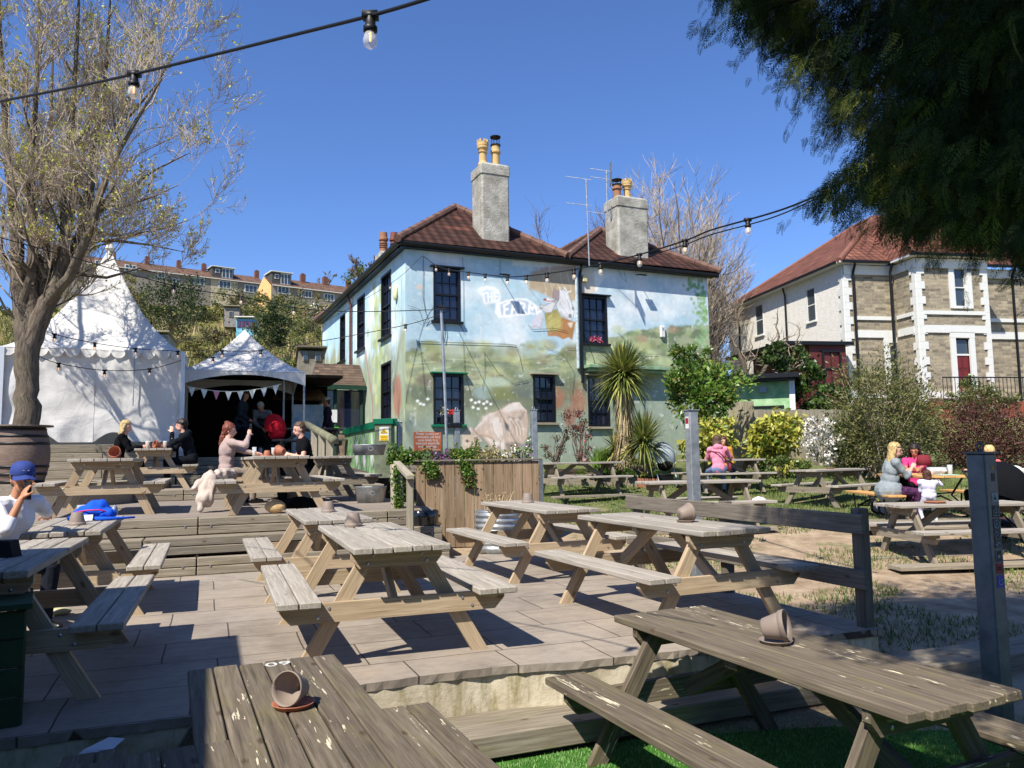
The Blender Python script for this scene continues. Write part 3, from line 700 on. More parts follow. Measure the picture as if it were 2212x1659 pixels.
st=sticker(PA,sx,zt-1.16,.105,.11,'st_blue'); strokes(st,[[(sx-.012,zt-1.19),(sx-.025,zt-1.17),(sx-.018,zt-1.14),(sx,zt-1.15),(sx+.02,zt-1.135),(sx+.025,zt-1.17),(sx+.01,zt-1.19),(sx-.012,zt-1.19)]],ST,t=.006)
# red and white sticker near the top of the tall post
b=MB(); b.box((-.0575,.0,1.85-.13),(.0015,.062,.13)); st=b.build('sticker',M['white_paint'],PB)
b=MB(); b.box((-.059,.0,1.85-.115),(.0015,.055,.055)); b.build('printed_mark',M['st_red'],st)
text_mesh('Fish',.028,M['st_dark'],st,(-.0592,0,1.765),(pi/2,0,-pi/2),name='sticker_text',ext=.0008)
# tapes and thin pole on PD
for z in(1.42,.90):
    b=MB(); b.box((-.05,-.0,z),(.29,.20,.10),ch=.02); b.build('tape',M['black_pl'],PD)
p=MB(); p.tube([(-1.31,15.46,1.0),(-1.35,15.48,2.6),(-1.42,15.5,4.36)],.03,10)
pole=p.build('lighting_pole',M['galv']); tag(pole,'thin tall galvanised pole strapped to a post in front of the pub','pole')
b=MB(); b.box((-1.42,15.5,4.39),(.09,.09,.07),ch=.01); b.box((-1.40,15.45,4.33),(.16,.04,.03)); b.build('clamp',M['black_metal'],pole)
# ================================================================ THE PUB
PUB=Frame(-2.98,21.5,.415,0)     # near left corner; x along the mural front, y into the building
EZ=7.30                           # eave height
LF,LS=10.55,13.2
pub=empty('pub_building',(PUB.o.x,PUB.o.y,0),PUB.h,'two storey pub painted all over with a farm mural under clay tiled hipped roofs','pub')
def fac(x,y): q=PUB.pv(x,y,0); return q.x,q.z
def sid(x,y): q=PUB.pu(x,y,0); return q.y,q.z
def facr(x0,y0,x1,y1):
    a=fac(x0,(y0+y1)/2)[0]; c=fac(x1,(y0+y1)/2)[0]; m=(x0+x1)/2
    return a,c,fac(m,y1)[1],fac(m,y0)[1]
WF=[facr(936,580,994,694),facr(1258,640,1311,742),facr(936,808,1001,917),facr(1152,810,1199,913),facr(1270,812,1316,922)]
def sidr(x0,x1,y0,y1):
    m=(x0+x1)/2; a=sid(x0,m)[0]; c=sid(x1,m)[0]; return min(a,c),max(a,c),sid(m,y1)[1],sid(m,y0)[1]
WS=[sidr(824,845,590,728),sidr(772,788,640,755),sidr(735,746,680,780),sidr(824,845,783,908)]
# ---- mural painting: a fine grid of painted colours on the wall (a real painting on the real wall)
def H(h): return np.array(lin(tuple(int(h[i:i+2],16)/255 for i in (0,2,4))))
def vnoise(X,Y,seed,oct=4):
    rs=np.random.RandomState(seed); out=np.zeros_like(X); amp=1;tot=0
    for o in range(oct):
        g=rs.rand(128,128); x=X*2**o; y=Y*2**o; xi=np.floor(x).astype(int);yi=np.floor(y).astype(int); fx=x-xi;fy=y-yi; fx=fx*fx*(3-2*fx);fy=fy*fy*(3-2*fy)
        a=g[xi%128,yi%128];b_=g[(xi+1)%128,yi%128];c=g[xi%128,(yi+1)%128];d=g[(xi+1)%128,(yi+1)%128]
        out+=amp*((a*(1-fx)+b_*fx)*(1-fy)+(c*(1-fx)+d*fx)*fy); tot+=amp; amp*=.5
    return out/tot
def inpoly(X,Y,P):
    ins=np.zeros(X.shape,bool); n=len(P)
    for i in range(n):
        x0,y0=P[i];x1,y1=P[(i+1)%n]
        if y0==y1: continue
        c=((Y<y0)!=(Y<y1))&(X<(x1-x0)*(Y-y0)/(y1-y0)+x0); ins^=c
    return ins
def dseg(X,Y,P,closed=False):
    D=np.full(X.shape,1e9); n=len(P)
    for i in range(n if closed else n-1):
        x0,y0=P[i];x1,y1=P[(i+1)%n]; dx=x1-x0;dy=y1-y0; L=dx*dx+dy*dy+1e-12
        t=np.clip(((X-x0)*dx+(Y-y0)*dy)/L,0,1); D=np.minimum(D,np.hypot(X-x0-t*dx,Y-y0-t*dy))
    return D
class Paint:
    def __init__(s,X,Z): s.X=X;s.Z=Z;s.C=np.zeros(X.shape+(3,))
    def mixin(s,m,c): m=m[...,None]; s.C=s.C*(1-m)+c*m
    def poly(s,P,c,soft=.03,a=1.0,tex=0,seed=1):
        ins=inpoly(s.X,s.Z,P); d=dseg(s.X,s.Z,P,True); m=np.where(ins,.5+d/(2*soft),.5-d/(2*soft)); m=np.clip(m,0,1)*a
        cc=np.array(c); 
        if tex: cc=cc*(1+tex*(vnoise(s.X*3,s.Z*3,seed)[...,None]-.5)*2)
        s.mixin(m,cc)
    def stroke(s,P,w,c,a=1.0,soft=.02):
        d=dseg(s.X,s.Z,P); m=np.clip((w/2-d)/soft+.5,0,1)*a; s.mixin(m,np.array(c))
    def blob(s,x,z,rx,rz,c,a=1.0,soft=.4):
        r=np.hypot((s.X-x)/rx,(s.Z-z)/rz); m=np.clip((1-r)/soft+.5,0,1)*a; s.mixin(m,np.array(c))
def mural_front(X,Z,wobble=True):
    p=Paint(X,Z); n1=vnoise(X*.9,Z*1.3,3,5); n2=vnoise(X*2.5+9,Z*2.5,5,4)
    sky=H('a3cede')*(1-n1[...,None]*.0); w=np.clip((n1-.42)*3.2,0,1)[...,None]; p.C=H('aecbd6')*(1-w)+H('dde4e5')*w
    low=np.clip((5.0-Z)/2.2,0,1)[...,None]; p.C=p.C*(1-low*.5)+H('dce9ec')*low*.5
    # land line given by photograph survey
    lx=[878,930,1000,1060,1120,1180,1215,1255,1300,1400,1520]; ly=[752,748,762,770,778,772,752,738,728,712,700]
    t=[fac(a,c)[0] for a,c in zip(lx,ly)]; z=[fac(a,c)[1] for a,c in zip(lx,ly)]
    hl=np.interp(X,t,z)+(n2-.5)*.35; d=hl-Z
    m=np.clip(d/.08+.3,0,1)
    g=vnoise(X*1.4+3,Z*2.4,8,5); 
    grn=H('b4b78e')*(1-g[...,None])+H('84906f')*g[...,None]; p.mixin(m,grn)
    # hedges and trees on the ridge
    tr=np.clip((vnoise(X*3,Z*5,12)-.52)*9,0,1)*np.clip(d/.1+.5,0,1)*np.clip((.75-d)/.3,0,1); p.mixin(tr*.8,H('5f7350'))
    f=np.clip((vnoise(X*.8+5,Z*2.2+1,15,3)-.5)*7,0,1)*np.clip(d-.25,0,1)*np.clip(1.9-d,0,1); p.mixin(np.clip(f,0,.7),H('cccf98'))
    # darker shaded middle ground then pale green meadow
    mid=np.clip((d-.75)/.3,0,1)*np.clip((2.0-d)/.4,0,1)*np.clip((vnoise(X*.7,Z*1.2,21,3)-.25)*4,0,1); p.mixin(mid*.88,H('666d57'))
    for i in range(260):
        x,zz=fac(882+random.random()*640,745+abs(random.gauss(0,45))); r_=random.uniform(.04,.2); hx=random.choice(['5c6b4a','75804f','a9ad72','c3c688','8c7f5a','6d7a66','98a58a','b4b9a0']); p.blob(x,zz,r_*1.6,r_,H(hx),.55,.7)
    for i in range(50):
        x,zz=fac(882+random.random()*370,775+random.random()*60); w_=random.uniform(.2,.7); p.stroke([(x,zz),(x+w_,zz+random.uniform(-.05,.12))],.03,H(random.choice(['cfd19c','5f6a4d','a3ab7a'])),.5)
    mead=np.clip((d-1.6)/.5,0,1); gg=vnoise(X*1.2,Z*2,31,5)[...,None]; p.mixin(mead,H('7f8e7a')*(1-gg)+H('a1ad9e')*gg)
    for (a,c,r,ry,hx) in [(1045,848,24,14,'9fb4b0'),(1070,825,32,10,'b3c4ae'),(1090,850,40,14,'7c8248'),(1140,840,40,22,'59655f'),(1205,860,16,22,'a96f52'),(1250,870,18,30,'a7694e'),(1230,900,14,24,'9a5f48'),(925,820,26,13,'6a655c'),(905,850,24,16,'66705a')]:
        x,zz=fac(a,c); p.blob(x,zz,r/72,ry/72,H(hx),.8,.6)
    # right hand distant village
    for i in range(26):
        x,zz=fac(1320+random.random()*190,712+random.random()*70); p.blob(x,zz,.06+random.random()*.25,.05+random.random()*.12,H(random.choice(['6f8a52','8da06a','a37a62','c2cf9a','7c8f5a'])),.6,.6)
    # ivy painted at the top right edge
    for i in range(170):
        zz=EZ-.1-abs(random.gauss(0,1.5)); x=LF-.08-abs(random.gauss(0,.22)) -(.55*random.random() if zz>EZ-.5 else 0); p.blob(x,zz,.06,.06,H(random.choice(['6f9a5c','86ad74','9dbd8a'])),.75,.5)
    for i in range(420):
        x,zz=fac(880+random.random()*640,780+random.random()*190); p.stroke([(x,zz),(x+random.uniform(-.06,.06),zz+random.uniform(.1,.4))],.02,H(random.choice(['8fa570','a9b48a','71876a','bfc4a4'])),.3)
    # flower dots
    for a,c in [(1018,864),(1027,870),(1035,868),(1045,872),(1052,868),(1060,873),(1022,880),(1033,883),(1050,882),(902,866),(908,872),(915,874),(924,862)]:
        x,zz=fac(a,c+ -0); p.blob(x,zz,.05,.04,H('f2f2ea'),.95)
    # balloon canopy: beige striped dome behind the drain pipe
    O=lambda L,sx,ox,oy:[fac(ox+u*sx,oy+v*sx) for u,v in L]
    c1=lambda L:O(L,.1488,987.5,565)
    p.poly(c1([(800,60),(1400,110),(1780,120),(1780,30),(800,-20)]),H('dfe6e4'),.05,.9)
    p.poly(c1([(1030,330),(1040,210),(1090,150),(1300,80),(1720,60),(1730,560),(1600,600),(1480,560),(1380,540),(1250,470),(1130,420),(1040,400)]),H('b7a384'),.05,1,.14,4)
    p.poly(c1([(1120,90),(1540,60),(1700,90),(1700,115),(1400,110),(1150,130)]),H('a98ba0'),.05,.6)
    for x0 in(1240,1330,1500,1600): p.stroke(c1([(x0,160),(x0+20,300),(x0+60,420)]),.03,H('d9cdb8'),.6)
    p.poly(c1([(1800,100),(1990,130),(1990,300),(2060,440),(1820,480)]),H('d8ccb9'),.03,1); p.poly(c1([(1990,150),(2200,200),(2100,300),(2010,440)]),H('ebe9e2'),.03,1)
    p.stroke(c1([(1030,370),(1210,600),(1270,720)]),.02,H('8f979a'),.9)
    # banner lettering ribbons
    W=H('fbf8f0'); Bl=H('9ab2cc')
    th=c1([(280,410),(340,370),(430,350),(540,365),(610,420),(640,500),(625,590),(540,600),(400,620),(350,490)]); p.poly(th,W,.03,.75); p.poly(c1([(345,450),(430,415),(560,425),(600,480),(590,570),(410,590)]),H('bcd3e2'),.03,.8)
    for L in ([(385,470),(395,590)],[(355,470),(420,455)],[(445,450),(455,580)],[(500,445),(505,575)],[(445,515),(503,510)],[(540,445),(545,570)],[(540,445),(590,450)],[(540,505),(580,508)],[(545,568),(592,562)]): p.stroke(c1(L),.05,W,.95)
    rb=c1([(560,600),(640,580),(780,545),(900,530),(1010,540),(1100,590),(1180,660),(1230,720),(1180,780),(1080,760),(1000,780),(880,790),(700,815),(600,810),(545,740)]); p.poly(rb,W,.03,.85)
    p.poly(c1([(625,630),(760,580),(900,560),(1010,570),(1090,630),(1190,700),(1170,760),(1080,740),(1000,750),(860,760),(640,780)]),Bl,.03,.75)
    for L in ([(680,640),(690,770)],[(680,640),(750,600)],[(685,700),(735,690)],[(790,765),(815,590),(880,765)],[(800,700),(860,690)],[(925,760),(915,590),(980,620),(975,670),(930,680)],[(935,680),(1000,750)],[(1040,750),(1050,620),(1090,700),(1130,640),(1165,750)]): p.stroke(c1(L),.065,W,1)
    # basket with two donkeys / cows
    G=H('a89a4f'); Br=H('ad7741')
    p.poly(c1([(1270,755),(1440,690),(1500,800),(1640,850),(1720,880),(1700,1000),(1670,1140),(1620,1100),(1540,1130),(1440,1080),(1320,1085),(1290,900)]),Br,.02,1,.12,9)
    p.poly(c1([(1270,755),(1440,690),(1510,800),(1505,950),(1450,1010),(1310,1030),(1290,900)]),G,.02,1,.2,10)
    for i in range(60):
        a=1290+random.random()*200;c=730+random.random()*260; p.stroke(c1([(a,c+40),(a+50,c)]),.018,H('cfc47e'),.45)
    p.poly(c1([(1600,890),(1680,880),(1670,950),(1640,960)]),H('e6d9c5'),.02,.8)
    dk=H('8f8d90'); lt=H('d9d8d6')
    p.poly(c1([(1200,620),(1260,640),(1380,590),(1440,600),(1400,680),(1370,740),(1290,745),(1215,700)]),lt,.02,1,.25,13); p.poly(c1([(1250,560),(1310,530),(1420,560),(1380,600),(1290,590)]),H('efe8e4'),.02,1)
    p.stroke(c1([(1300,575),(1420,570)]),.035,H('9a5054'),.9); p.blob(*c1([(1275,552)])[0],.06,.04,H('8e4a52'))
    p.poly(c1([(1400,390),(1470,440),(1490,520),(1460,580),(1390,520)]),H('a08c8e'),.02,1); p.poly(c1([(1480,430),(1540,400),(1610,450),(1660,590),(1700,700),(1690,800),(1650,860),(1560,820),(1480,740),(1430,620),(1470,560)]),lt,.02,1,.22,17)
    oo=H('6f6c72')
    for PL_ in ([(1480,430),(1540,400),(1610,450),(1660,590),(1700,700),(1690,800),(1650,860),(1560,820),(1480,740),(1430,620),(1470,560),(1480,430)],[(1200,620),(1260,640),(1380,590),(1440,600),(1400,680),(1370,740),(1290,745),(1215,700),(1200,620)],[(1400,390),(1470,440),(1490,520),(1460,580),(1390,520),(1400,390)]): p.stroke(c1(PL_),.022,oo,.75)
    for L in ([(1520,480),(1600,560),(1640,680)],[(1500,600),(1560,680),(1600,760)],[(1250,660),(1330,680)],[(1540,440),(1580,520)],[(1620,600),(1650,720)]): p.stroke(c1(L),.02,oo,.45); p.stroke(c1([(q[0]+16,q[1]+6) for q in L]),.03,H('f6f5f2'),.6)
    p.blob(*c1([(1640,790)])[0],.06,.07,H('5d5c60'),.8); p.blob(*c1([(1680,680)])[0],.05,.06,H('6d6a6a'),.8); p.stroke(c1([(1500,720),(1560,800),(1610,820)]),.025,dk,.8); p.stroke(c1([(1440,610),(1400,560)]),.03,dk,.7); p.blob(*c1([(1220,680)])[0],.07,.04,dk,.8); p.stroke(c1([(1490,370),(1500,440)]),.03,H('f4f2ec'),.9); p.stroke(c1([(1560,380),(1600,450),(1650,430)]),.04,H('f4f2ec'),.9)
    p.poly(c1([(1190,740),(1250,760),(1240,830),(1210,980),(1150,940),(1070,950),(1090,850)]),H('d5cfd6'),.02,.9); p.stroke(c1([(1240,830),(1205,970),(1150,930),(1090,950)]),.02,H('b0806c'),.8)
    p.poly(c1([(1040,1190),(1100,1220),(1150,1230),(1100,1260),(1040,1260)]),H('a9a06a'),.02,.9)
    # grazing cow
    k=lambda L:O(L,.1042,976.5,850.3)
    cow=H('c9b2a0'); lc=H('eadfd6'); dc=H('9c7a62')
    body=[(440,740),(540,640),(620,560),(660,470),(760,390),(880,375),(980,320),(1060,290),(1180,200),(1260,190),(1300,200),(1350,170),(1400,185),(1450,260),(1560,360),(1580,560),(1560,900),(1480,1050),(1380,1150),(1200,1180),(1130,1200),(1060,1200),(1010,1150),(960,1090),(900,1150),(820,1130),(700,1000),(640,900),(560,880)]
    p.poly(k(body),cow,.02,1,.16,23)
    p.poly(k([(370,700),(400,770),(460,760),(600,960),(600,1000),(500,1030),(430,1130),(380,1210),(210,1210),(205,820),(260,770)]),H('d2bca6'),.02,1,.12,25)
    p.poly(k([(780,540),(840,480),(960,500),(1010,640),(1040,800),(960,960),(880,860),(800,720)]),lc,.05,.8); p.poly(k([(640,480),(760,400),(900,390),(760,520),(640,620),(480,760)]),lc,.06,.7)
    p.poly(k([(1060,300),(1190,215),(1330,190),(1440,270),(1460,330),(1300,340),(1150,400),(1050,360)]),lc,.05,.8); p.poly(k([(1160,480),(1320,510),(1470,470),(1490,380),(1420,540),(1300,530)]),H('6f5f5c'),.04,.9); p.poly(k([(700,910),(860,960),(980,1000),(930,1150),(850,1100)]),lc,.03,.85)
    p.poly(k([(990,1020),(1050,930),(1090,1000),(1090,1160),(1020,1170)]),lc,.02,.9); p.stroke(k([(1000,980),(1000,1160)]),.025,dc,.8); p.stroke(k([(960,560),(1020,720),(1045,850),(1010,960)]),.03,lc,.9); p.stroke(k([(820,620),(860,800),(960,950)]),.03,dc,.6); p.stroke(k([(560,860),(760,880),(860,950)]),.03,dc,.7)
    for q in range(6): p.stroke(k([(1160+q*50,500+q*12),(1290+q*38,680+q*10),(1330+q*30,860)]),.022,lc if q%2 else dc,.7)
    for q in range(34):
        a_=random.uniform(560,1500); c_=random.uniform(330,1050); p.stroke(k([(a_,c_),(a_+random.uniform(-40,60),c_+random.uniform(60,200))]),random.uniform(.015,.045),lc if q%3 else dc,.35)
    ol=H('8a6f5c'); p.stroke(k(body+body[:1]),.03,ol,.55); p.stroke(k([(205,820),(260,770),(370,700),(400,770),(460,760),(600,960),(600,1000),(500,1030),(430,1130),(380,1210)]),.025,ol,.7); p.stroke(k([(660,470),(640,560),(560,640),(470,740)]),.03,H('f2e8e0'),.6); p.stroke(k([(1260,200),(1400,195),(1450,270),(1540,360)]),.03,H('f4ece4'),.7)
    p.poly(k([(1100,1020),(1330,1000),(1460,1040),(1380,1170),(1150,1190)]),H('6e655f'),.05,.7); p.poly(k([(430,900),(530,880),(600,970),(470,1020)]),dc,.02,.8); p.stroke(k([(430,900),(530,870),(610,980),(480,1010)]),.02,lc,.9)
    p.blob(*k([(315,985)])[0],.045,.03,H('2c2a2c'),1); p.stroke(k([(270,985),(315,950),(365,990)]),.015,H('7b6456'),.9); p.stroke(k([(230,1090),(400,1130)]),.02,dc,.7); p.poly(k([(355,690),(420,720),(440,790),(370,780)]),H('dcc7c0'),.02,1); p.stroke(k([(405,1060),(460,1020)]),.04,H('6b5a4c'),.8)
    # weathering: old chips, filler patches, faint cracks
    p.blob(*fac(907,620),.12,.08,H('dfc9b8'),.7)
    ch=vnoise(X*7,Z*7,41,3); p.mixin(np.clip((ch-.72)*8,0,1)*.5,H('efece4'))
    st=vnoise(X*2,Z*.35,44,4); p.C*= (1-.16*np.clip((st-.45)*2,0,1))[...,None]
    p.C=p.C*.95+H('dfe2de')*.05
    g9=vnoise(X*9,Z*9,71,4); p.C*=(.90+.2*g9)[...,None]
    p.C*=(.93+.14*n2)[...,None]
    return p.C
def mural_side(X,Z):
    p=Paint(X,Z); n1=vnoise(X*.8,Z*1.2,53,5); w=np.clip((n1-.40)*3,0,1)[...,None]; p.C=H('a9cbdb')*(1-w)+H('dfecef')*w
    hl=3.9+vnoise(X*1.5,Z*0+1,55,3)*1.6+np.clip((X-1.0)*.1,0,2.2); d=hl-Z; g=vnoise(X*2,Z*1.2,57,5)[...,None]; p.mixin(np.clip(d/.5+.3,0,1)*.9,H('a3ab85')*(1-g)+H('7c8b6c')*g)
    low=np.clip((2.9-Z)/.8,0,1); gg=vnoise(X*3,Z*.8,59,5)[...,None]; p.mixin(low,H('7f9472')*(1-gg)+H('adb89c')*gg)
    for i in range(330):
        x=random.uniform(0,LS); z=random.uniform(1.2,5.8); p.stroke([(x,z),(x+random.uniform(-.15,.15),z+random.uniform(.3,.9))],random.uniform(.03,.09),H(random.choice(['6b8455','8fa06c','b5bf8e','5f7a54','c3cca8','8a9c74'])),.5)
    for i in range(200):
        x=3.0+random.gauss(0,.55); z=random.uniform(3,7); p.blob(x,z,.13,.17,H(random.choice(['9cab6c','b3bd7c','8a9a66','c8cf9c'])),.6)
    x,z=sid(858,855); p.blob(x,z,.45,.62,H('a4684c'),.9,.3)
    p.C=p.C*.9+H('dfe2de')*.1; p.stroke([sid(800,1000),sid(806,880),sid(795,800),sid(790,760)],.16,H('b07a74'),.7); p.C*=(.93+.14*vnoise(X*3,Z*3,61)[...,None])
    return p.C
def wall_grid(name,L,z0,z1,holes,paintf,cell,axis,rsize=.16):
    # grid lines include the opening edges so that windows have clean reveals
    def lines(a,b,cuts):
        g=list(np.arange(a,b,cell))+[b]; g=[q for q in g if all(abs(q-c)>cell*.55 for c in cuts)]+[c for c in cuts if a<c<b]; g=sorted(set(g)); return np.array(g)
    U=lines(0,L,[h[0] for h in holes]+[h[1] for h in holes]); Zl=lines(z0,z1,[h[2] for h in holes]+[h[3] for h in holes])
    X,Z=np.meshgrid(U,Zl); Cc=paintf(X,Z); nx=len(U)
    V=[(x,0,z) if axis=='x' else (0,x,z) for x,z in zip(X.ravel(),Z.ravel())]; F=[]
    for j in range(len(Zl)-1):
        zc=(Zl[j]+Zl[j+1])/2
        for i in range(nx-1):
            xc=(U[i]+U[i+1])/2
            if any(h[0]<xc<h[1] and h[2]<zc<h[3] for h in holes): continue
            a=j*nx+i; f=(a,a+1,a+nx+1,a+nx); F.append(f if axis=='x' else f[::-1])
    me=bpy.data.meshes.new(name); me.from_pydata(V,[],F); 
    at=me.color_attributes.new('paint','FLOAT_COLOR','POINT'); c4=np.ones((len(V),4),dtype=np.float32); c4[:,:3]=np.clip(Cc.reshape(-1,3),0,1); at.data.foreach_set('color',c4.ravel())
    me.materials.append(M['mural']); me.update(); o=bpy.data.objects.new(name,me); link(o,pub); return o
n=NT('painted_mural_render'); at=n.n('ShaderNodeAttribute',attribute_name='paint').outputs['Color']; v=n.coord('obj'); f=n.noise(v,26,4,.7)
at=n.mix(.6,at,n.ramp(n.noise(v,3,6,.75),[(.3,(.86,.86,.88)),(.6,(1.04,1.04,1.03))]),'MULTIPLY')
M['mural']=n.fin(at,.85,f,.35,.012,spec=.15)
wall_grid('mural_wall',LF,.9,EZ,WF,mural_front,.024,'x'); wall_grid('side_wall',LS,1.0,EZ,WS,mural_side,.06,'y')
# solid core behind the painted skin, other walls
b=MB(); b.box((LF/2,LS-.1,(EZ+.8)/2),(LF-.02,.2,EZ-.8)); b.box((LF-.1,LS/2,(EZ+.8)/2),(.2,LS-.42,EZ-.8)); b.build('rear_wall',M['cream_render'],pub)
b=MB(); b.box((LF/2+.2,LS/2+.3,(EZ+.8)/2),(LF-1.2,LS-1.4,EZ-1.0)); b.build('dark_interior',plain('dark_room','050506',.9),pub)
def window(par,a,c,z0,z1,axis='x',mat='frame_black',cols=3,rows=4,depth=.12,glass='glass',sill=True,hood=False,fr=.065,bar=.018,pd=.085,blind=None,sillmat=None,sash=True,at=0):
    # sash window built in a recess; local axis x: wall plane y=at; axis y: wall plane x=at
    def B(b,u0,u1,w0,w1,d0,d1,ch=0):
        if axis=='x': b.box(((u0+u1)/2,at+(d0+d1)/2,(w0+w1)/2),(u1-u0,d1-d0,w1-w0),ch=ch)
        else: b.box((at+(d0+d1)/2,(u0+u1)/2,(w0+w1)/2),(d1-d0,u1-u0,w1-w0),ch=ch)
    b=MB(); W=c-a; Hh=z1-z0
    B(b,a,a+fr,z0,z1,-.02,depth); B(b,c-fr,c,z0,z1,-.02,depth); B(b,a+fr,c-fr,z1-fr,z1,-.02,depth); B(b,a+fr,c-fr,z0,z0+fr,-.02,depth)
    wf=b.build('window',M[mat],par)
    b=MB(); zm=(z0+z1)/2
    if sash: B(b,a+fr,c-fr,zm-.025,zm+.025,.02,.08)
    for i in range(1,cols): x=a+fr+(W-2*fr)*i/cols; B(b,x-bar/2,x+bar/2,z0+fr,z1-fr,pd-.035,pd-.01)
    for i in range(1,rows):
        if sash and i*2==rows: continue
        z=z0+fr+(Hh-2*fr)*i/rows; B(b,a+fr,c-fr,z-bar/2,z+bar/2,pd-.037,pd-.008)
    b.build('glazing_bars',M[mat],wf)
    b=MB(); B(b,a+fr*.5,c-fr*.5,z0+fr*.5,z1-fr*.5,pd,pd+.01); b.build('pane',M[glass],wf)
    if sill: b=MB(); B(b,a-.07,c+.07,z0-.07,z0-.002,-.11,.05,.006); b.build('sill',M[sillmat or mat],wf)
    if hood: b=MB(); B(b,a-.10,c+.10,z1+.002,z1+.045,-.16,.05,.005); b.build('hood',M[sillmat or mat],wf)
    return wf
for i,(a,c,z0,z1) in enumerate(WF): window(pub,a,c,z0,z1,'x',sillmat='green_paint' if i>=2 and i<3 else ('frame_black' if i<2 else 'wood_fence'),hood=True,fr=.07)
for a,c,z0,z1 in WS: window(pub,a,c,z0,z1,'y',hood=False)
# eaves, gutter, downpipe
b=MB(); b.box((LF/2,-.10,EZ+.02),(LF+.36,.22,.13)); b.box((-.10,LS/2+.01,EZ+.02),(.22,LS,.13)); b.tube([(-.25,-.26,EZ+.06),(LF+.25,-.26,EZ+.0)],.075,10); b.tube([(-.26,-.25,EZ+.06),(-.26,LS,EZ+.06)],.075,10); b.build('gutter',M['gutter'],pub)
dp=fac(1253,700)[0]; b=MB(); b.tube([(dp,-.2,EZ-.05),(dp,-.08,EZ-.3),(dp,-.08,4.0),(dp,-.08,3.55)],.045,8); b.build('downpipe',M['gutter'],pub)
b=MB(); b.tube([(dp-.13,-.06,EZ-.1),(dp-.13,-.06,4.0)],.05,8); b.build('downpipe',plain('pipe_painted_sky','b9c9cf',.6,c2='8f9ba0',sc=9),pub)
y1=sid(762,700)[0]; b=MB(); b.tube([(-.2,y1,EZ-.05),(-.08,y1,EZ-.35),(-.08,y1,1.4)],.05,8); b.build('downpipe',plain('maroon_pipe','5d3a38',.6),pub)
# hipped roofs
def roofpoly(b,P,down):
    # gr attribute: x across, y down the slope
    P=[Vector(p) for p in P]; d=Vector(down).normalized(); nrm=(P[1]-P[0]).cross(P[2]-P[0]).normalized(); dd=(d-nrm*d.dot(nrm)).normalized(); ac=dd.cross(nrm)
    fl=nrm.z<0
    b.add(P,[list(range(len(P)))],[(p.dot(ac)+50,p.dot(dd)+50,0) for p in P],.5,flip=fl)
t1=fac(1215,556)[0]; ov=.32
def hip(par,x0,x1,y0,y1,z,rise,mat,ridge_mat):
    b=MB(); w=(x1-x0)/2; xm=(x0+x1)/2; A=(x0,y0,z);Bq=(x1,y0,z);Cq=(x1,y1,z);D=(x0,y1,z);E=(xm,y0+w,z+rise);Fq=(xm,y1-w,z+rise)
    roofpoly(b,[A,Bq,E],(0,-1,-1)); roofpoly(b,[Bq,Cq,Fq,E],(1,0,-1)); roofpoly(b,[Cq,D,Fq],(0,1,-1)); roofpoly(b,[D,A,E,Fq],(-1,0,-1))
    for q in(0,): pass
    o=b.build('roof',M[mat],par)
    b=MB()
    for p,q in((A,E),(Bq,E),(E,Fq),(Cq,Fq),(D,Fq)):
        p=Vector(p);q=Vector(q); L=(q-p).length; k=int(L/.42)
        for i in range(k):
            s=p+(q-p)*(i/k); e=p+(q-p)*((i+1.04)/k); b.tube([s+Vector((0,0,.03)),e+Vector((0,0,.03))],[.12,.105],8)
    b.build('ridge_tiles',ridge_mat,o); return o
rt=plain('weathered_ridge_tiles','5e453b',.85,0,.25,4,c2='785b4e',bump=12)
hip(pub,-ov,t1,-ov,LS,EZ+.12,2.05,'tile_brown',rt); hip(pub,t1,LF+ov,-ov,LS,EZ+.12,1.95,'tile_brown',rt)
# chimneys
def tof(x,y,s): q=PUB.pv(x,y,s); return q.x,q.z
def pot(par,x,y,z,kind,mat,h=.75,s=1.0):
    b=MB()
    if kind=='crown':
        b.lathe([(.17*s,0),(.15*s,.06*h),(.12*s,.16*h),(.115*s,.45*h),(.15*s,.5*h),(.12*s,.53*h),(.13*s,.58*h),(.175*s,.66*h),(.17*s,.72*h),(.18*s,.76*h),(.18*s,.88*h),(.12*s,.88*h)],(x,y,z),16)
        for k in range(8):
            a=2*pi*k/8; b.box((x+.155*s*math.cos(a),y+.155*s*math.sin(a),z+.93*h),(.06*s,.06*s,.1*h),Matrix.Rotation(a,3,'Z'))
    else:
        b.lathe([(.16*s,0),(.13*s,.1*h),(.125*s,.55*h),(.17*s,.6*h),(.17*s,.68*h),(.14*s,.72*h),(.13*s,.95*h),(.09*s,.95*h)],(x,y,z),16)
        for r in range(3): b.lathe([(.13*s,.25*h+r*.09*h),(.16*s,.27*h+r*.09*h),(.13*s,.29*h+r*.09*h)],(x,y,z),16) if kind=='ribbed' else None
    o=b.build('chimney_pot',mat,par)
    if kind=='cowl':
        b=MB(); 
        for k in range(4): a=pi/4+pi/2*k; b.tube([(x+.13*s*math.cos(a),y+.13*s*math.sin(a),z+.9*h),(x+.13*s*math.cos(a),y+.13*s*math.sin(a),z+1.22*h)],.012,5)
        b.lathe([(.17*s,1.22*h),(.18*s,1.26*h),(.02,1.34*h)],(x,y,z),16); b.lathe([(.17*s,.9*h),(.17*s,.93*h)],(x,y,z),16); b.build('cowl',M['black_metal'],o)
    return o
buff=plain('buff_clay','c3a36c',.7,0,.15,8); redc=plain('red_clay_pot','7a4636',.75,0,.2,8); tanc=plain('tan_clay_pot','94684c',.75,0,.2,8)
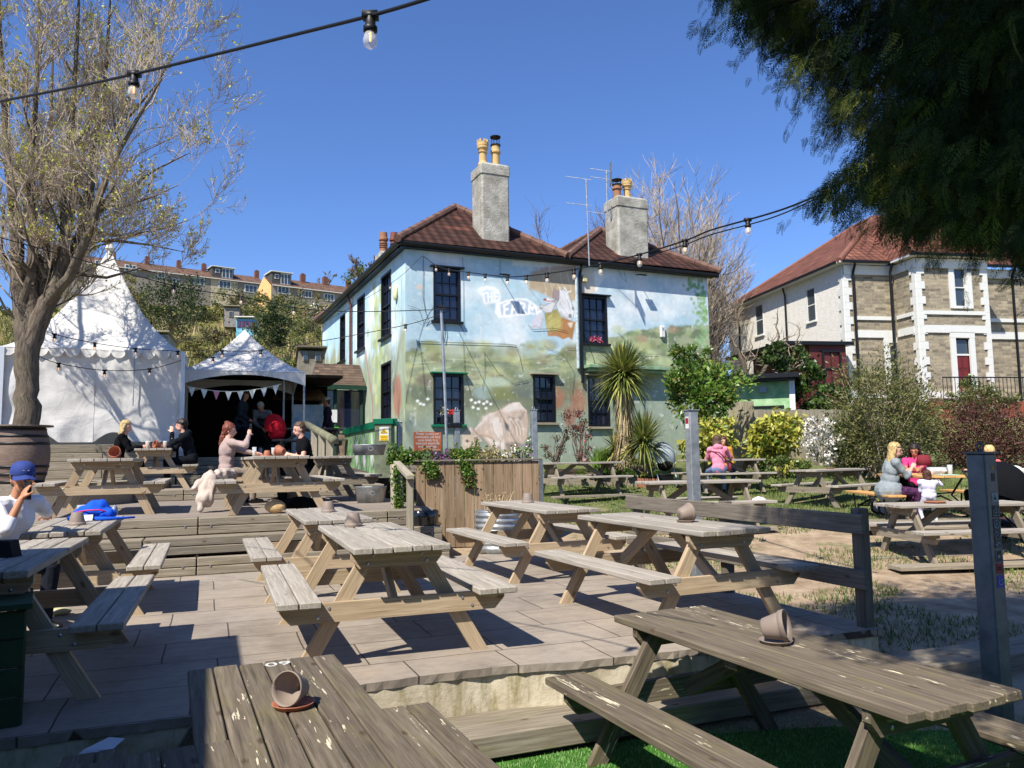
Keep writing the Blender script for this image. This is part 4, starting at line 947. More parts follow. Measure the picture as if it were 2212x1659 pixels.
def chimney(x0,x1,y0,y1,z0,z1,pots):
    b=MB(); b.box(((x0+x1)/2,(y0+y1)/2,(z0+z1)/2),(x1-x0,y1-y0,z1-z0),ch=.05,axis=2); b.box(((x0+x1)/2,(y0+y1)/2,z1-.22),(x1-x0+.05,y1-y0+.05,.34),ch=.03,axis=2)
    o=b.build('chimney',M['chim'],pub)
    for p_ in pots: pot(o,*p_)
    return o
s0=.25
xa,_=tof(1041,450,s0); xb,_=tof(1101,450,s0); _,zt1=tof(1070,352,s0)
chimney(xa,xb,s0,s0+.85,EZ,zt1,[(xa+.17,s0+.3,zt1-.02,'crown',buff,.82,1.0),(xa+.62,s0+.35,zt1-.02,'cowl',buff,.80,.95)])
xc,_=tof(1336,500,s0); xd,_=tof(1401,500,s0); _,zt2=tof(1365,424,s0)
chimney(xc,xd,s0,s0+.85,EZ,zt2,[(xc+.18,s0+.3,zt2-.02,'cowl',tanc,.50,1.0),(xc+.60,s0+.35,zt2-.02,'crown',buff,.72,.95)])
q=PUB.pu(838,560,1.0); yb=LS-1.2
zb=PUB.pv(838,548,yb); 
chimney(zb.x-.45,zb.x+.5,yb-.4,yb+.4,EZ-.5,zb.z,[(zb.x-.2,yb,zb.z-.02,'ribbed',tanc,1.0,1.25),(zb.x+.28,yb,zb.z-.02,'ribbed',redc,1.05,1.25)])
b=MB(); b.add([(xa-.32,.0,EZ+.12),(xa-.30,.3,EZ+.45),(xa+.02,.3,EZ+.45),(xa+.02,0,EZ+.12)],[(0,1,2,3)]); b.add([(xa-.02,.2,EZ+.1),(xa-.6,.45,EZ+.8),(xa-.6,.5,EZ+.8),(xa-.02,.3,EZ+.1)],[(0,1,2,3)]); b.build('flashing',M['galv'],pub)
# bay hood on the lower right
ax,az=fac(1258,792); bx,bz=fac(1430,806); b=MB(); b.box(((ax+bx)/2,-.22,az-.02),(bx-ax,.5,.10),ch=.01); b.box(((ax+bx)/2,-.16,az-.12),(bx-ax-.15,.35,.1),ch=.01); b.build('bay_hood',plain('moss_green_trim','6f8f70',.7,c2='8fa88a'),pub)
# floodlights, alarm boxes, oval lamp
for px,py in((1079,597),(1372,597)):
    x,z=fac(px,py); b=MB(); b.tube([(x,0,z+.05),(x,-.35,z)],.012,5); b.box((x,-.42,z-.04),(.26,.16,.05),Matrix.Rotation(.3,3,'X'),.01); b.build('floodlight',M['black_metal'],pub)
x,z=fac(1429,717); b=MB(); b.box((x,-.05,z),(.17,.1,.38),ch=.02); o=b.build('alarm_box',M['white_paint'],pub); b=MB(); b.box((x,-.102,z+.08),(.07,.004,.09)); b.build('alarm_mark',M['st_grey'],o)
x,z=fac(1261,603); b=MB(); b.box((x,-.06,z),(.16,.1,.22),ch=.02); b.build('alarm_box',plain('yellowed_box','cdbf90',.6),pub)
y,z=sid(858,632); b=MB(); b.ell((-.06,y,z),(.07,.14,.24)); b.build('oval_lamp',plain('cream_lamp','dfd9a8',.5),pub)
# noise sign
sg=empty('noise_sign',(0,0,0)); 
sg.parent=pub; KID.setdefault(pub.name,[]).append(sg)
a,c,z0,z1=facr(893,933,953,975); b=MB(); b.box(((a+c)/2,-.02,(z0+z1)/2),(c-a,.03,z1-z0),ch=.004); sgb=b.build('sign_board',plain('copper_brown_sign','a5583c',.5,c2='b5704f',sc=2),sg)
text_mesh('Please respect our\ncommunity and keep\nnoise levels to a\nminimum especially\nin the evenings.',.108,M['white_paint'],sg,((a+c)/2,-.038,(z0+z1)/2+.04),(pi/2,0,0),name='sign_text',ext=.001,sx=.82,space=.82)
text_mesh('Thank you.',.06,M['white_paint'],sg,(c-.17,-.038,z0+.05),(pi/2,0,0),name='sign_text',ext=.001)
# window boxes
def flowers(name,mats,c,r,n,size,label=None,cat=None,parent=None,seed=0,flat=.6):
    b=MB(); rs=random.Random(seed)
    for i in range(n):
        m=rs.randrange(len(mats)); b.m=m; th=rs.random()*6.28; ph=math.acos(rs.uniform(-.2,1)); rr=rs.random()**.4
        p=Vector((c[0]+r[0]*rr*math.sin(ph)*math.cos(th),c[1]+r[1]*rr*math.sin(ph)*math.sin(th),c[2]+r[2]*rr*math.cos(ph)))
        leafquad(b,p,size*rs.uniform(.6,1.3),rs)
    o=b.build(name,[M[m] for m in mats],parent)
    if label: tag(o,label,cat)
    return o
def leafquad(b,p,s,rs=random,asp=.5,d=None):
    d=Vector((rs.gauss(0,1),rs.gauss(0,1),rs.gauss(0,1))) if d is None else d
    d=d.normalized(); e=d.cross(Vector((rs.gauss(0,1),rs.gauss(0,1),rs.gauss(0,1))))
    if e.length<1e-3: e=d.orthogonal()
    e=e.normalized()*s*asp*.5; d=d*s
    b.add([p-d*.5,p+e,p+d*.5,p-e],[(0,1,2,3)],None,rs.random())
a,c,z0,z1=WF[2]; wb=MB(); x=(a+c)/2-.02; wb.box((x,-.02,z0+.12),(.48,.16,.2),ch=.01); o=wb.build('window_box',M['black_pl'],None,(PUB.o.x,PUB.o.y,0),PUB.h); tag(o,'black plastic window box with red flowers on the green sill','window box')
flowers('flowers',['lf_red'],(x+.13,-.03,z0+.3),(.13,.1,.14),110,.05,parent=o,seed=1); flowers('foliage',['lf_blossom','lf_olive'],(x-.12,-.03,z0+.3),(.14,.1,.22),150,.05,parent=o,seed=2)
a,c,z0,z1=WF[1]; M['lf_pink']=leafm('pink_flowers','b02a48','d14260','f0c6ce',.2); flowers('flowers',['lf_pink'],((a+c)/2,-.05,z0+.06),(.26,.06,.2),140,.06,'pink and white flowers on the upper window sill','flowers',seed=3).location=(0,0,0)
o=bpy.data.objects[-1] if False else None
for ob in list(bpy.data.objects):
    if ob.get('label')=='pink and white flowers on the upper window sill': ob.location=(PUB.o.x,PUB.o.y,0); ob.rotation_euler=(0,0,PUB.h)
# aerials
def aerial(px,d,y0,ytop,label,elems):
    base=PY(px[0],y0,d); top=PY(px[1],ytop,d); r=empty('tv_aerial',tuple(base),0,label,'aerial','television aerials on the pub roof')
    t=top-base; b=MB(); b.tube([(0,0,0),t],.02,8); b.build('mast',M['galv'],r)
    for (zf,ang,L,grid) in elems:
        c=t*zf; b=MB(); di=Vector((-math.cos(ang),math.sin(ang)*.3,math.sin(ang)*.45)); b.tube([c+di*(-.15),c+di*L],.011,5)
        k=int(L/.07)
        for i in range(k):
            p=c+di*(.05+i*.07); e=Vector((0,.10,.05)) ; b.tube([p-e,p+e],.005,4,cap=False)
        if grid:
            for j in range(6):
                for sg_ in(-1,1): b.tube([c+Vector((.12,-.18,sg_*(.05+j*.03))),c+Vector((.12,.18,sg_*(.05+j*.03)))],.008,4,cap=False)
            b.box(c+Vector((.12,0,.1)),(.02,.3,.14)); b.box(c+Vector((.12,0,-.1)),(.02,.3,.14))
        b.build('antenna',M['galv'],r)
    return r
aerial((1273,1266),21.3,575,387,'tall slim mast with two yagi aerials in front of the pub roof',[(1.0,.45,.62,False),(.70,.35,.62,False)])
aerial((1312,1310),22.8,465,367,'shorter mast with gridded aerials by the right chimney',[(.98,.45,.55,True),(.80,.45,.55,True),(.02,.45,.7,True)])
# cables clipped on the mural
def wcab(pts,r=.009,off=-.03): cb=MB(); cb.tube([(fac(a,c)[0],off,fac(a,c)[1]) for a,c in pts],r*.7,5,cap=False); cb.build('wall_cable',M['cable'],pub)
wcab([(914,553),(913,640),(918,672),(925,690),(918,700)]); wcab([(999,556),(1001,700)],.007); wcab([(905,738),(1000,741),(1100,744),(1113,746)]); wcab([(1113,746),(1122,770),(1128,800)],.006); wcab([(1000,741),(1003,800),(1014,846)],.006); wcab([(905,738),(912,790),(918,855)],.006); wcab([(912,770),(930,806)],.006)
wcab([(880,660),(905,668),(915,700),(895,690)],.006); wcab([(918,700),(935,690),(950,682),(960,700),(958,735)],.006); wcab([(1045,760),(1047,800),(1040,845)],.006); wcab([(1045,760),(1075,805),(1110,828),(1140,822)],.006); wcab([(1140,702),(1150,712),(1200,710),(1225,716)],.008); wcab([(1175,748),(1215,765),(1240,805),(1236,850)],.006); wcab([(1225,752),(1275,756),(1330,762),(1420,766)],.006); wcab([(1259,720),(1280,770),(1287,800),(1286,850),(1281,890),(1300,912)],.011)
wcab([(1340,560),(1348,590),(1352,610),(1342,600),(1330,570)],.006); wcab([(1372,565),(1371,585),(1378,597)],.006); wcab([(1080,560),(1079,595)],.006); wcab([(960,696),(962,720),(958,740)],.012,-.05); wcab([(985,690),(1000,715)],.012,-.05)
# ---- porch on the side wall
pc=PUB.pu(790,985,0)
def ppt(x,y,Y): return PY(x,y,Y)
por=empty('pub_porch',(0,0,0),0,'glazed timber porch with mossy tiled roof on the side of the pub','porch')
Y0=23.6; A=PY(691,835,Y0); Bp=PY(789,835,Y0+.3); zf=1.38
def W_(x,y,z): return (x,y,z)
ya=PUB.pu(789,830,0).y  # where porch front meets the side wall
F0=PUB.w(-2.15,ya,0); F1=PUB.w(-.0,ya,0)
def plp(u,v,z): p=PUB.w(u,v,z); return p
zr0=PY(720,833,PUB.w(-1,ya).y).z; zr1=PY(740,787,PUB.w(-1,ya+.9).y).z
b=MB(); roofpoly(b,[plp(-1.75,ya-.25,zr0),plp(-.03,ya-.25,zr0-.02),plp(-.03,ya+.75,zr1),plp(-1.55,ya+.75,zr1)],(PUB.b*-1+Vector((0,0,-1)))); roofpoly(b,[plp(-1.75,ya-.25,zr0),plp(-1.55,ya+.75,zr1),plp(-1.6,ya+2.0,zr0)],(PUB.a*-1+Vector((0,0,-1)))); b.build('roof',M['tile_porch'],por)
b=MB(); p0=plp(-1.75,ya-.25,zr0-.06);p1=plp(-.03,ya-.25,zr0-.08); b.bar(p0,p1,.05,.16); b.build('fascia',M['green_dark'],por)
for u in(-1.62,-1.0,-.12):
    b=MB(); p=plp(u,ya,0); b.bar((p.x,p.y,zf),(p.x,p.y,zr0-.1),.09,.09,up=(0,1,0)); b.build('post',M['green_dark'],por)
b=MB(); p0=plp(-1.6,ya,2.22);p1=plp(-.1,ya,2.22); b.bar(p0,p1,.07,.06); b.build('rail',M['wood_fence'],por)
b=MB(); p0=plp(-1.56,ya+.03,0);p1=plp(-.15,ya+.03,0); b.bar((p0.x,p0.y,(2.25+zr0-.14)/2),(p1.x,p1.y,(2.25+zr0-.14)/2),.012,zr0-.14-2.25); b.build('pane',M['glass'],por)
b=MB(); b.bar((p0.x,p0.y,(zf+2.19)/2),(p1.x,p1.y,(zf+2.19)/2),.08,2.19-zf); b.build('panel',plain('painted_stone_panel','6d5c50',.9,c2='8d7a6a',sc=4),por)
b=MB(); q0=plp(-1.58,ya+.05,0);q1=plp(-1.58,ya+1.9,0); b.bar((q0.x,q0.y,(zf+zr0-.1)/2),(q1.x,q1.y,(zf+zr0-.1)/2),.06,zr0-.1-zf); b.build('side_panel',M['wood_fence'],por)
b=MB(); p0=plp(-1.38,ya-.06,2.75);p1=plp(-.95,ya-.06,2.75); b.bar(p0,p1,.004,.42); b.build('notice',M['white_fab'],por)
b=MB(); p0=plp(-1.15,ya-.06,2.34);p1=plp(-.9,ya-.06,2.34); b.bar(p0,p1,.004,.10); b.build('notice',plain('green_notice','4fbf2a',.6),por)
# lantern at the porch corner
b=MB(); p=plp(-1.95,ya-.2,3.35); b.lathe([(.02,-.18),(.07,-.12),(.11,.08),(.02,.16),(.01,.2)],p,6); b.bar(p+Vector((0,0,.18)),plp(-1.7,ya,3.62),.02,.02); o=b.build('wall_lantern',M['black_metal']); tag(o,'small black lantern on the porch corner','lantern')
# low green painted wall with geese, cabinet with caution sign
gw=empty('painted_wall',(0,0,0),0,'low green painted wall with white geese and gloss green coping beside the ramp','wall')
G0=PY(846,985,17.0); G1=PY(750,985,20.6); dv=(G1-G0); dv.z=0; Lw=dv.length; dv.normalize(); hw=math.atan2(dv.y,dv.x)
gw.location=(G0.x,G0.y,0); gw.rotation_euler=(0,0,hw)
b=MB(); b.prism([(0,.9),(Lw,.95),(Lw,1.98),(0,2.06)],-.07,.07); b.build('wall_panel',plain('green_painted_boards','5c8a4c',.8,0,.3,3,c2='96b08a'),gw)
b=MB(); b.prism([(-.05,2.04),(Lw+.05,1.96),(Lw+.05,2.12),(-.05,2.20)],-.12,.12); b.build('coping',M['green_paint'],gw)
b=MB()
for gx in(.5,1.3,2.0,2.7): 
    s_=random.uniform(.8,1.1)
    b.prism([(gx-.14,1.25),(gx+.0,1.1),(gx+.15,1.35),(gx+.08,1.6),(gx+.05,1.9),(gx,1.92),(gx-.03,1.6)],.072,.078)
b.build('painted_geese',M['white_paint'],gw)
cbn=empty('electric_cabinet',tuple(PY(828,985,16.9)*1),.1,'dark painted cabinet with a yellow caution sign','cabinet'); cbn.location.z=0
b=MB(); b.box((0,.1,1.5),(.36,.3,1.2),ch=.01,axis=2); b.build('body',plain('grey_green_cabinet','59604c',.7,c2='747a62'),cbn)
b=MB(); b.box((0,.1,2.13),(.44,.36,.12),ch=.01); b.build('lid',M['green_paint'],cbn)
b=MB(); b.box((.02,-.055,1.86),(.20,.006,.30)); sgn=b.build('caution_sign',M['white_paint'],cbn)
b=MB(); b.prism([(.02-.085,1.87),(.02+.085,1.87),(.02,1.99)],-.062,-.059); b.box((.02,-.0605,1.775),(.17,.003,.12)); b.build('caution_panel',plain('caution_yellow','e0b616',.5),sgn)
b=MB(); b.tube([(-.045,-.064,1.883),(.085,-.064,1.883),(.02,-.064,1.975),(-.045,-.064,1.883)],.004,4); b.box((.02,-.064,1.915),(.04,.003,.015),Matrix.Rotation(.6,3,'Y')); b.build('symbol',M['st_dark'],sgn)
text_mesh('Caution',.045,M['st_dark'],sgn,(.02,-.0635,1.795),(pi/2,0,0),name='sign_text',ext=.0008); text_mesh('uneven surface',.022,M['st_dark'],sgn,(.02,-.0635,1.745),(pi/2,0,0),name='sign_text',ext=.0008)
# log handrail by the ramp
hr=empty('log_handrail',(0,0,0),0,'timber handrail of a round log on square posts beside the ramp','handrail')
R0=PY(661,916,17.2);R1=PY(722,951,14.2)
b=MB(); b.smooth=True; b.tube([R0,R1],.075,12); b.build('rail',plain('mossy_log','5f604a',.9,0,.2,6,c2='807d66',bump=12),hr)
for f_ in(.35,.62,.88):
    p=R0.lerp(R1,f_); b=MB(); b.bar((p.x,p.y,.8),(p.x,p.y,p.z-.03),.13,.10,up=(0,1,0),ch=.006); b.build('post',M['wood_fence'],hr)
b=MB(); p=R0.lerp(R1,.8); q=R0.lerp(R1,.1); b.bar((p.x,p.y,1.02),(q.x,q.y,1.25),.05,.12); b.build('lower_rail',M['wood_fence'],hr)
# ================================================================ MARQUEE AND GAZEBO
def fabric(name,c,bump=True):
    n=NT(name); v=n.coord('obj'); f=n.noise(v,2.2,4,.6,.8); g=n.noise(v,14,3,.6)
    col=n.mix(1.0,hexc(c),n.ramp(n.noise(v,1.1,5,.7),[(.3,(.90,.89,.87)),(.6,(1,1,1))]),'MULTIPLY')
    n.fin(col,.6,n.math('ADD',f,n.math('MULTIPLY',g,.08)),.28,.10,spec=.3)
    tr=n.n('ShaderNodeBsdfTranslucent'); n.l(col,tr.inputs[0]); mx=n.n('ShaderNodeMixShader'); mx.inputs[0].default_value=.18
    n.l(n.b.outputs[0],mx.inputs[1]); n.l(tr.outputs[0],mx.inputs[2]); n.l(mx.outputs[0],n.out.inputs[0]); return n.mat
M['tent']=fabric('white_tent_pvc','dedcd7')
mv=14.75
cr=S.pv(392,860,mv); u1=cr.x; ze=S.pv(390,762,mv).z; zb_=1.78
Wm=3.55; u0=u1-Wm
mq=empty('marquee',(S.o.x,S.o.y,0),S.h,'large white pagoda marquee with scalloped valance behind the bare tree','tent')
def wallgrid(b,P0,P1,z0,z1,nu,nz,amp,seed,nrm,bottom=None):
    V=[];F=[]; P0=Vector(P0);P1=Vector(P1)
    for j in range(nz+1):
        for i in range(nu+1):
            f=i/nu; g=j/nz; p=P0.lerp(P1,f); 
            zb=z0+(bottom(f) if bottom else 0)
            z=zb+(z1-zb)*g
            L=(P1-P0).length
            # diagonal pulls from the corners
            w=noise.noise(Vector((f*L*1.0+g*1.8,g*2.2-f*L*.5,seed)))*amp+math.sin((f*L*1.1+g*2.6)*4+noise.noise(Vector((f*5,g*3,seed)))*3)*amp*.35*(1-g)
            w+=noise.noise(Vector((f*L*3,g*6,seed+4)))*amp*.35
            V.append(p+Vector(nrm)*w+Vector((0,0,z)))
    for j in range(nz):
        for i in range(nu): a=j*(nu+1)+i; F.append((a,a+1,a+nu+2,a+nu+1))
    b.smooth=True; b.add(V,F)
b=MB(); um=u0+Wm*.5
wallgrid(b,(um+.005,mv,0),(u1,mv,0),zb_,ze,50,30,.05,1,(0,-1,0),lambda f:.0+.22*abs(math.sin(f*7))*(f<.45))
b.build('wall_panel',M['tent'],mq)
b=MB(); wallgrid(b,(u0,mv,0),(um-.005,mv,0),zb_,ze,50,30,.06,5,(0,-1,0),lambda f:.25*max(0,math.sin(f*6-.6))); b.build('wall_panel',M['tent'],mq)
b=MB(); wallgrid(b,(u1,mv,0),(u1,mv+Wm,0),zb_,ze,30,12,.03,9,(1,0,0)); b.build('wall_panel',M['tent'],mq)
b=MB(); wallgrid(b,(u0,mv+Wm,0),(u0,mv,0),zb_,ze,30,12,.03,11,(-1,0,0)); b.build('wall_panel',M['tent'],mq)
b=MB(); wallgrid(b,(u1,mv+Wm,0),(u0,mv+Wm,0),zb_,ze,20,10,.03,12,(0,1,0)); b.build('wall_panel',M['tent'],mq)
# concave pagoda roof
cx_,cy_=(u0+u1)/2,mv+Wm/2
pk=None
wc=S.w(cx_,cy_,0); zpk=PY(214,548,wc.y).z
b=MB(); b.smooth=True; V=[];F=[];nr=22;ns=64
for j in range(nr+1):
    t=j/nr; r=(1-t)+.0; hgt=ze+(zpk-ze)*(t**1.0*.34+.66*t**2.0)
    for i in range(ns):
        a=i/ns*4; s=int(a); f=a-s; cs=[(-1,-1),(1,-1),(1,1),(-1,1)]; p=Vector(cs[s]).lerp(Vector(cs[(s+1)%4]),f)
        rr=(1-t)*(Wm/2+.06)+.06*t; cr_=1-.13*math.sin(pi*f)*t*(1-t)*2
        V.append((cx_+p.x*rr*cr_,cy_+p.y*rr*cr_,hgt-.12*math.sin(pi*f)*(1-t)*t+noise.noise(Vector((p.x*2,p.y*2,t*4)))*.03))
for j in range(nr):
    for i in range(ns): a=j*ns+i;c=j*ns+(i+1)%ns; F.append((a,c,c+ns,a+ns))
b.add(V,F); b.build('roof',M['tent'],mq)
b=MB(); b.lathe([(.09,-.25),(.07,.05),(.12,.12),(.03,.35),(0,.4)],(cx_,cy_,zpk),12); b.build('finial',M['tent'],mq)
b=MB(); b.smooth=True
def valance(b,P0,P1,z,drop,n_s,out):
    P0=Vector(P0);P1=Vector(P1); k=n_s*8; V=[]
    for i in range(k+1):
        f=i/k; sc=abs(math.sin(pi*f*n_s)); p=P0.lerp(P1,f); w=.015*math.sin(f*40)
        V.append(p+Vector(out)*(.05)+Vector((0,0,z))); V.append(p+Vector(out)*(.07+w)+Vector((0,0,z-drop*.35-drop*.65*sc**.6)))
    b.add(V,[(2*i,2*i+1,2*i+3,2*i+2) for i in range(k)])
valance(b,(u0-.05,mv,0),(um,mv,0),ze+.02,.20,6,(0,-1,0)); valance(b,(um,mv,0),(u1+.05,mv,0),ze+.02,.20,6,(0,-1,0)); valance(b,(u1,mv,0),(u1,mv+Wm,0),ze+.02,.2,16,(1,0,0)); b.build('valance',M['tent'],mq)
for (pu_,pv_) in((u1+.02,mv-.06),(u0,mv-.05),(u1,mv+Wm),(u0,mv+Wm)):
    b=MB(); b.box((pu_,pv_,(1.45+ze)/2),(.09,.09,ze-1.45)); b.build('pole',plain('white_aluminium','c9ccce',.35,.3,.05),mq)
b=MB(); b.tube([(u0+Wm*.72,mv-.09,ze-.12),(u0+Wm*.72,mv-.10,ze-1.25)],.012,5); b.build('zip',M['st_grey'],mq)
# open gazebo
gz=empty('gazebo',(S.o.x,S.o.y,0),S.h,'open fronted white gazebo hung with triangular bunting','gazebo')
gv=15.55; A_=S.pv(396,800,gv); B_=S.pv(660,812,gv); ga,gb=A_.x,B_.x; zg=(S.pv(396,822,gv).z); zg2=S.pv(660,838,gv).z; zt_=S.pv(640,792,gv).z; GW=gb-ga
gz_top=max(zt_,zg2+.3)
zc=(zg+zg2)/2
wcc=S.w((ga+gb)/2,gv+GW/2,0); zgp=PY(516,713,wcc.y).z
b=MB(); b.smooth=True; V=[];F=[];nr=14;ns=48; zr=zc+.33
for j in range(nr+1):
    t=j/nr
    for i in range(ns):
        a=i/ns*4; s=int(a); f=a-s; cs=[(-1,-1),(1,-1),(1,1),(-1,1)]; p=Vector(cs[s]).lerp(Vector(cs[(s+1)%4]),f)
        rr=(1-t)*(GW/2)+.01; V.append(((ga+gb)/2+p.x*rr,gv+GW/2+p.y*rr,zr+(zgp-zr)*(.55*t+.45*t**2.0)-.06*math.sin(pi*f)*math.sin(pi*t)))
for j in range(nr):
    for i in range(ns): a=j*ns+i;c=j*ns+(i+1)%ns; F.append((a,c,c+ns,a+ns))
b.add(V,F); b.build('roof',M['tent'],gz)
b=MB(); b.smooth=True
for (P0,P1) in(((ga,gv,0),(gb,gv,0)),((gb,gv,0),(gb,gv+GW,0)),((ga,gv+GW,0),(gb,gv+GW,0)),((ga,gv,0),(ga,gv+GW,0))):
    P0=Vector(P0);P1=Vector(P1);V=[];k=24
    for i in range(k+1):
        f=i/k;p=P0.lerp(P1,f); arch=.26*(math.sin(pi*f)**.8); V.append(p+Vector((0,0,zr))); V.append(p+Vector((0,0,zc-.02+arch)))
    b.add(V,[(2*i,2*i+1,2*i+3,2*i+2) for i in range(k)])
b.build('valance',M['tent'],gz)
for pu_,pv_ in((ga+.03,gv+.03),(gb-.03,gv+.03),(ga+.03,gv+GW),(gb-.03,gv+GW),(ga+GW*.86,gv+GW*.5)):
    b=MB(); b.box((pu_,pv_,(1.3+zr)/2),(.045,.045,zr-1.3)); b.build('pole',M['galv'],gz)
bt=empty('bunting',(S.o.x,S.o.y,0),S.h,'string of pale and pink triangular pennants under the gazebo roof','bunting')
pinkf=plain('pink_fabric','d98fa0',.9); palef=plain('cream_fabric','e6e8dc',.9)
k=8; b=MB()
def bp(f): return Vector((ga+GW*(.02+.78*f),gv+.15,zc-.06-.16*math.sin(pi*f)**1+ .10*f))
b.tube([bp(i/20) for i in range(21)],.008,4); b.build('cord',palef,bt)
for i in range(k):
    f=(i+.5)/k; p=bp(f-.035);q=bp(f+.035); b=MB(); m=(p+q)/2+Vector((0,-.02,-.23)); b.add([p,q,m],[(0,1,2)]); b.build('pennant',pinkf if i==2 else palef,bt)
# dark shed behind gazebo
sh=empty('dark_shed',(S.o.x,S.o.y,0),S.h,'dark timber shed in shadow behind the open gazebo','shed')
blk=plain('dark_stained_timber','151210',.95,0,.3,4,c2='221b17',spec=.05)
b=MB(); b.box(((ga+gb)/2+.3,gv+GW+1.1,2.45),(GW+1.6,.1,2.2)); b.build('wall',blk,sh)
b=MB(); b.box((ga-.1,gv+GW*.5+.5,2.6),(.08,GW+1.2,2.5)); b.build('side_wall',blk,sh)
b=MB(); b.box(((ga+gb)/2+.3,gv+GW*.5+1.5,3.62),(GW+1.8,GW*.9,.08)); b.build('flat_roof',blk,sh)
b=MB(); roofpoly(b,[(ga+GW*.80,gv+GW+.2,3.05),(gb+1.0,gv+GW+.2,3.05),(gb+.8,gv+GW+1.6,3.75),(ga+GW*.9,gv+GW+1.6,3.75)],(0,-1,-1)); b.build('tiled_roof',tiles('brown_shed_tiles','6e5037','8e6c4c','a5835e',.22,.18,False),sh)
b=MB(); b.box((gb+.45,gv+GW+.55,2.2),(.9,.06,1.5)); b.build('sky_painted_board',plain('sky_blue_board','8fbcd6',.8,c2='dbe6ea',sc=3),sh)
# ================================================================ TIMBER FLOWER BED
PL=Frame(-.78,11.62,.09,0)
pl=empty('timber_flower_bed',(PL.o.x,PL.o.y,0),PL.h,'tall raised flower bed clad in brown vertical boards','raised bed')
xl=PL.pv(898,1000,0).x; xr=PL.pv(1164,1000,0).x; PT=PL.pv(1030,992,0).z
b=MB(); x=xl
while x<xr-.03:
    w=min(.145,xr-x); b.box((x+w/2,0,PT/2-.02),(w-.006,.022,PT-.04),ch=.003,axis=2); x+=.145
b.build('front_cladding',M['wood_clad'],pl)
b=MB(); y=0.03
while y<2.9: b.box((xr-.01,y+.07,PT/2-.02),(.022,.139,PT-.04),ch=.003,axis=2); b.box((xl+.01,y+.07,PT/2-.02),(.022,.139,PT-.04),ch=.003,axis=2); y+=.145
b.build('side_cladding',M['wood_clad'],pl)
b=MB(); b.box(((xl+xr)/2,-.0,PT-.012),(xr-xl+.08,.10,.026),ch=.004); b.box((xr,1.45,PT-.012),(.08,2.8,.026),ch=.004); b.box((xl,1.45,PT-.012),(.08,2.8,.026),ch=.004); b.build('capping',M['wood_dark'],pl)
b=MB(); b.box((xr+.03,-.02,PT/2),(.05,.05,PT-.02)); b.build('corner_steel',M['galv_dull'],pl)
b=MB(); b.box(((xl+xr)/2,1.45,PT-.14),(xr-xl-.03,2.85,.2)); b.build('soil',M['soil'],pl)
def plant(name,label,cat,c,r,n,size,mats,seed=0,asp=.5,stems=0,group=None,stemmat='twig_d',hollow=.35,shape=None,zmin=None,droop=0):
    """shrub of many small leaves: clumps scattered in an uneven ellipsoid, on thin stems"""
    rs=random.Random(seed+len(label)); root=empty(name,(c[0],c[1],c[2]-r[2]),0,label,cat,group)
    b=MB(); nc=max(6,int(n/70)); cl=[]
    for i in range(nc):
        while True:
            p=Vector((rs.uniform(-1,1),rs.uniform(-1,1),rs.uniform(-1,1)))
            if hollow<p.length<1: break
        s=1+.22*noise.noise(p*2+Vector((seed,0,0)))*2
        q=Vector((p.x*r[0]*s,p.y*r[1]*s,p.z*r[2]*s+r[2]))
        if zmin is not None and q.z<zmin: q.z=zmin+abs(rs.gauss(0,.1))
        cl.append((q,rs.uniform(.16,.34)*min(r)*1.25,rs.random()))
    for i in range(n):
        q,cr2,tone=cl[rs.randrange(nc)]
        d=Vector((rs.gauss(0,1),rs.gauss(0,1),rs.gauss(0,.8))); p=q+d*cr2*.62
        b.m=rs.choices(range(len(mats)),[m[1] for m in mats])[0]
        ld=(p-Vector((0,0,r[2]*.6))).normalized()+Vector((rs.gauss(0,.7),rs.gauss(0,.7),rs.gauss(0,.7)-droop))
        k=len(b.p); leafquad(b,p,size*rs.uniform(.6,1.35),rs,asp,ld)
        t=min(1,max(0,tone*.6+rs.random()*.4))
        for j in range(k,len(b.p)): b.p[j]=t
    b.build('foliage',[M[m[0]] for m in mats],root)
    b=MB()
    for i in range(stems or 5):
        q=cl[rs.randrange(nc)][0]; s=Vector((rs.gauss(0,.12)*r[0],rs.gauss(0,.12)*r[1],0)); m_=s.lerp(q,.5)+Vector((rs.gauss(0,.05),rs.gauss(0,.05),.05)); b.tube([s,m_,q],[.018*max(.5,min(r)),.012,.005],5)
    b.build('stems',M[stemmat],root); return root
def lowmat(x0,x1,y,n,size,mats,label,cat,seed,frame=PL,z=None,h=.16,wy=.18):
    rs=random.Random(seed); z=PT-.06 if z is None else z
    b=MB()
    for i in range(n):
        b.m=rs.choices(range(len(mats)),[m[1] for m in mats])[0]; u=rs.random(); p=Vector((x0+(x1-x0)*u,y+rs.uniform(-wy,wy),z+rs.random()**1.5*h*(.6+.7*abs(noise.noise(Vector((u*6,seed,0))))*1.6))); leafquad(b,p,size*rs.uniform(.6,1.3),rs,.55)
    o=b.build(cat.replace(' ','_'),[M[m[0]] for m in mats],None,(frame.o.x,frame.o.y,0),frame.h); tag(o,label,'plant','plants growing in the timber flower bed'); return o
PX=lambda px: PL.pv(px,985,.25).x
lowmat(PX(838),PX(905),.2,1500,.06,[('lf_laurel',3),('lf_hill1',1)],'mixed trailing green plants at the left end of the timber bed','bedding plants',1,h=.3)
lowmat(PX(905),PX(935),.3,500,.05,[('lf_laurel',3),('lf_purplef',.6)],'purple pansies beneath the brown sign','pansies',2,h=.26)
lowmat(PX(930),PX(975),.25,900,.04,[('lf_purplef',1.4),('lf_hill1',2)],'magenta heather in the timber flower bed','heather',3,h=.22)
lowmat(PX(970),PX(1035),.25,1800,.05,[('lf_laurel',3),('lf_hill2',1)],'bright green leafy mound in the middle of the timber bed','leafy plants',4,h=.30)
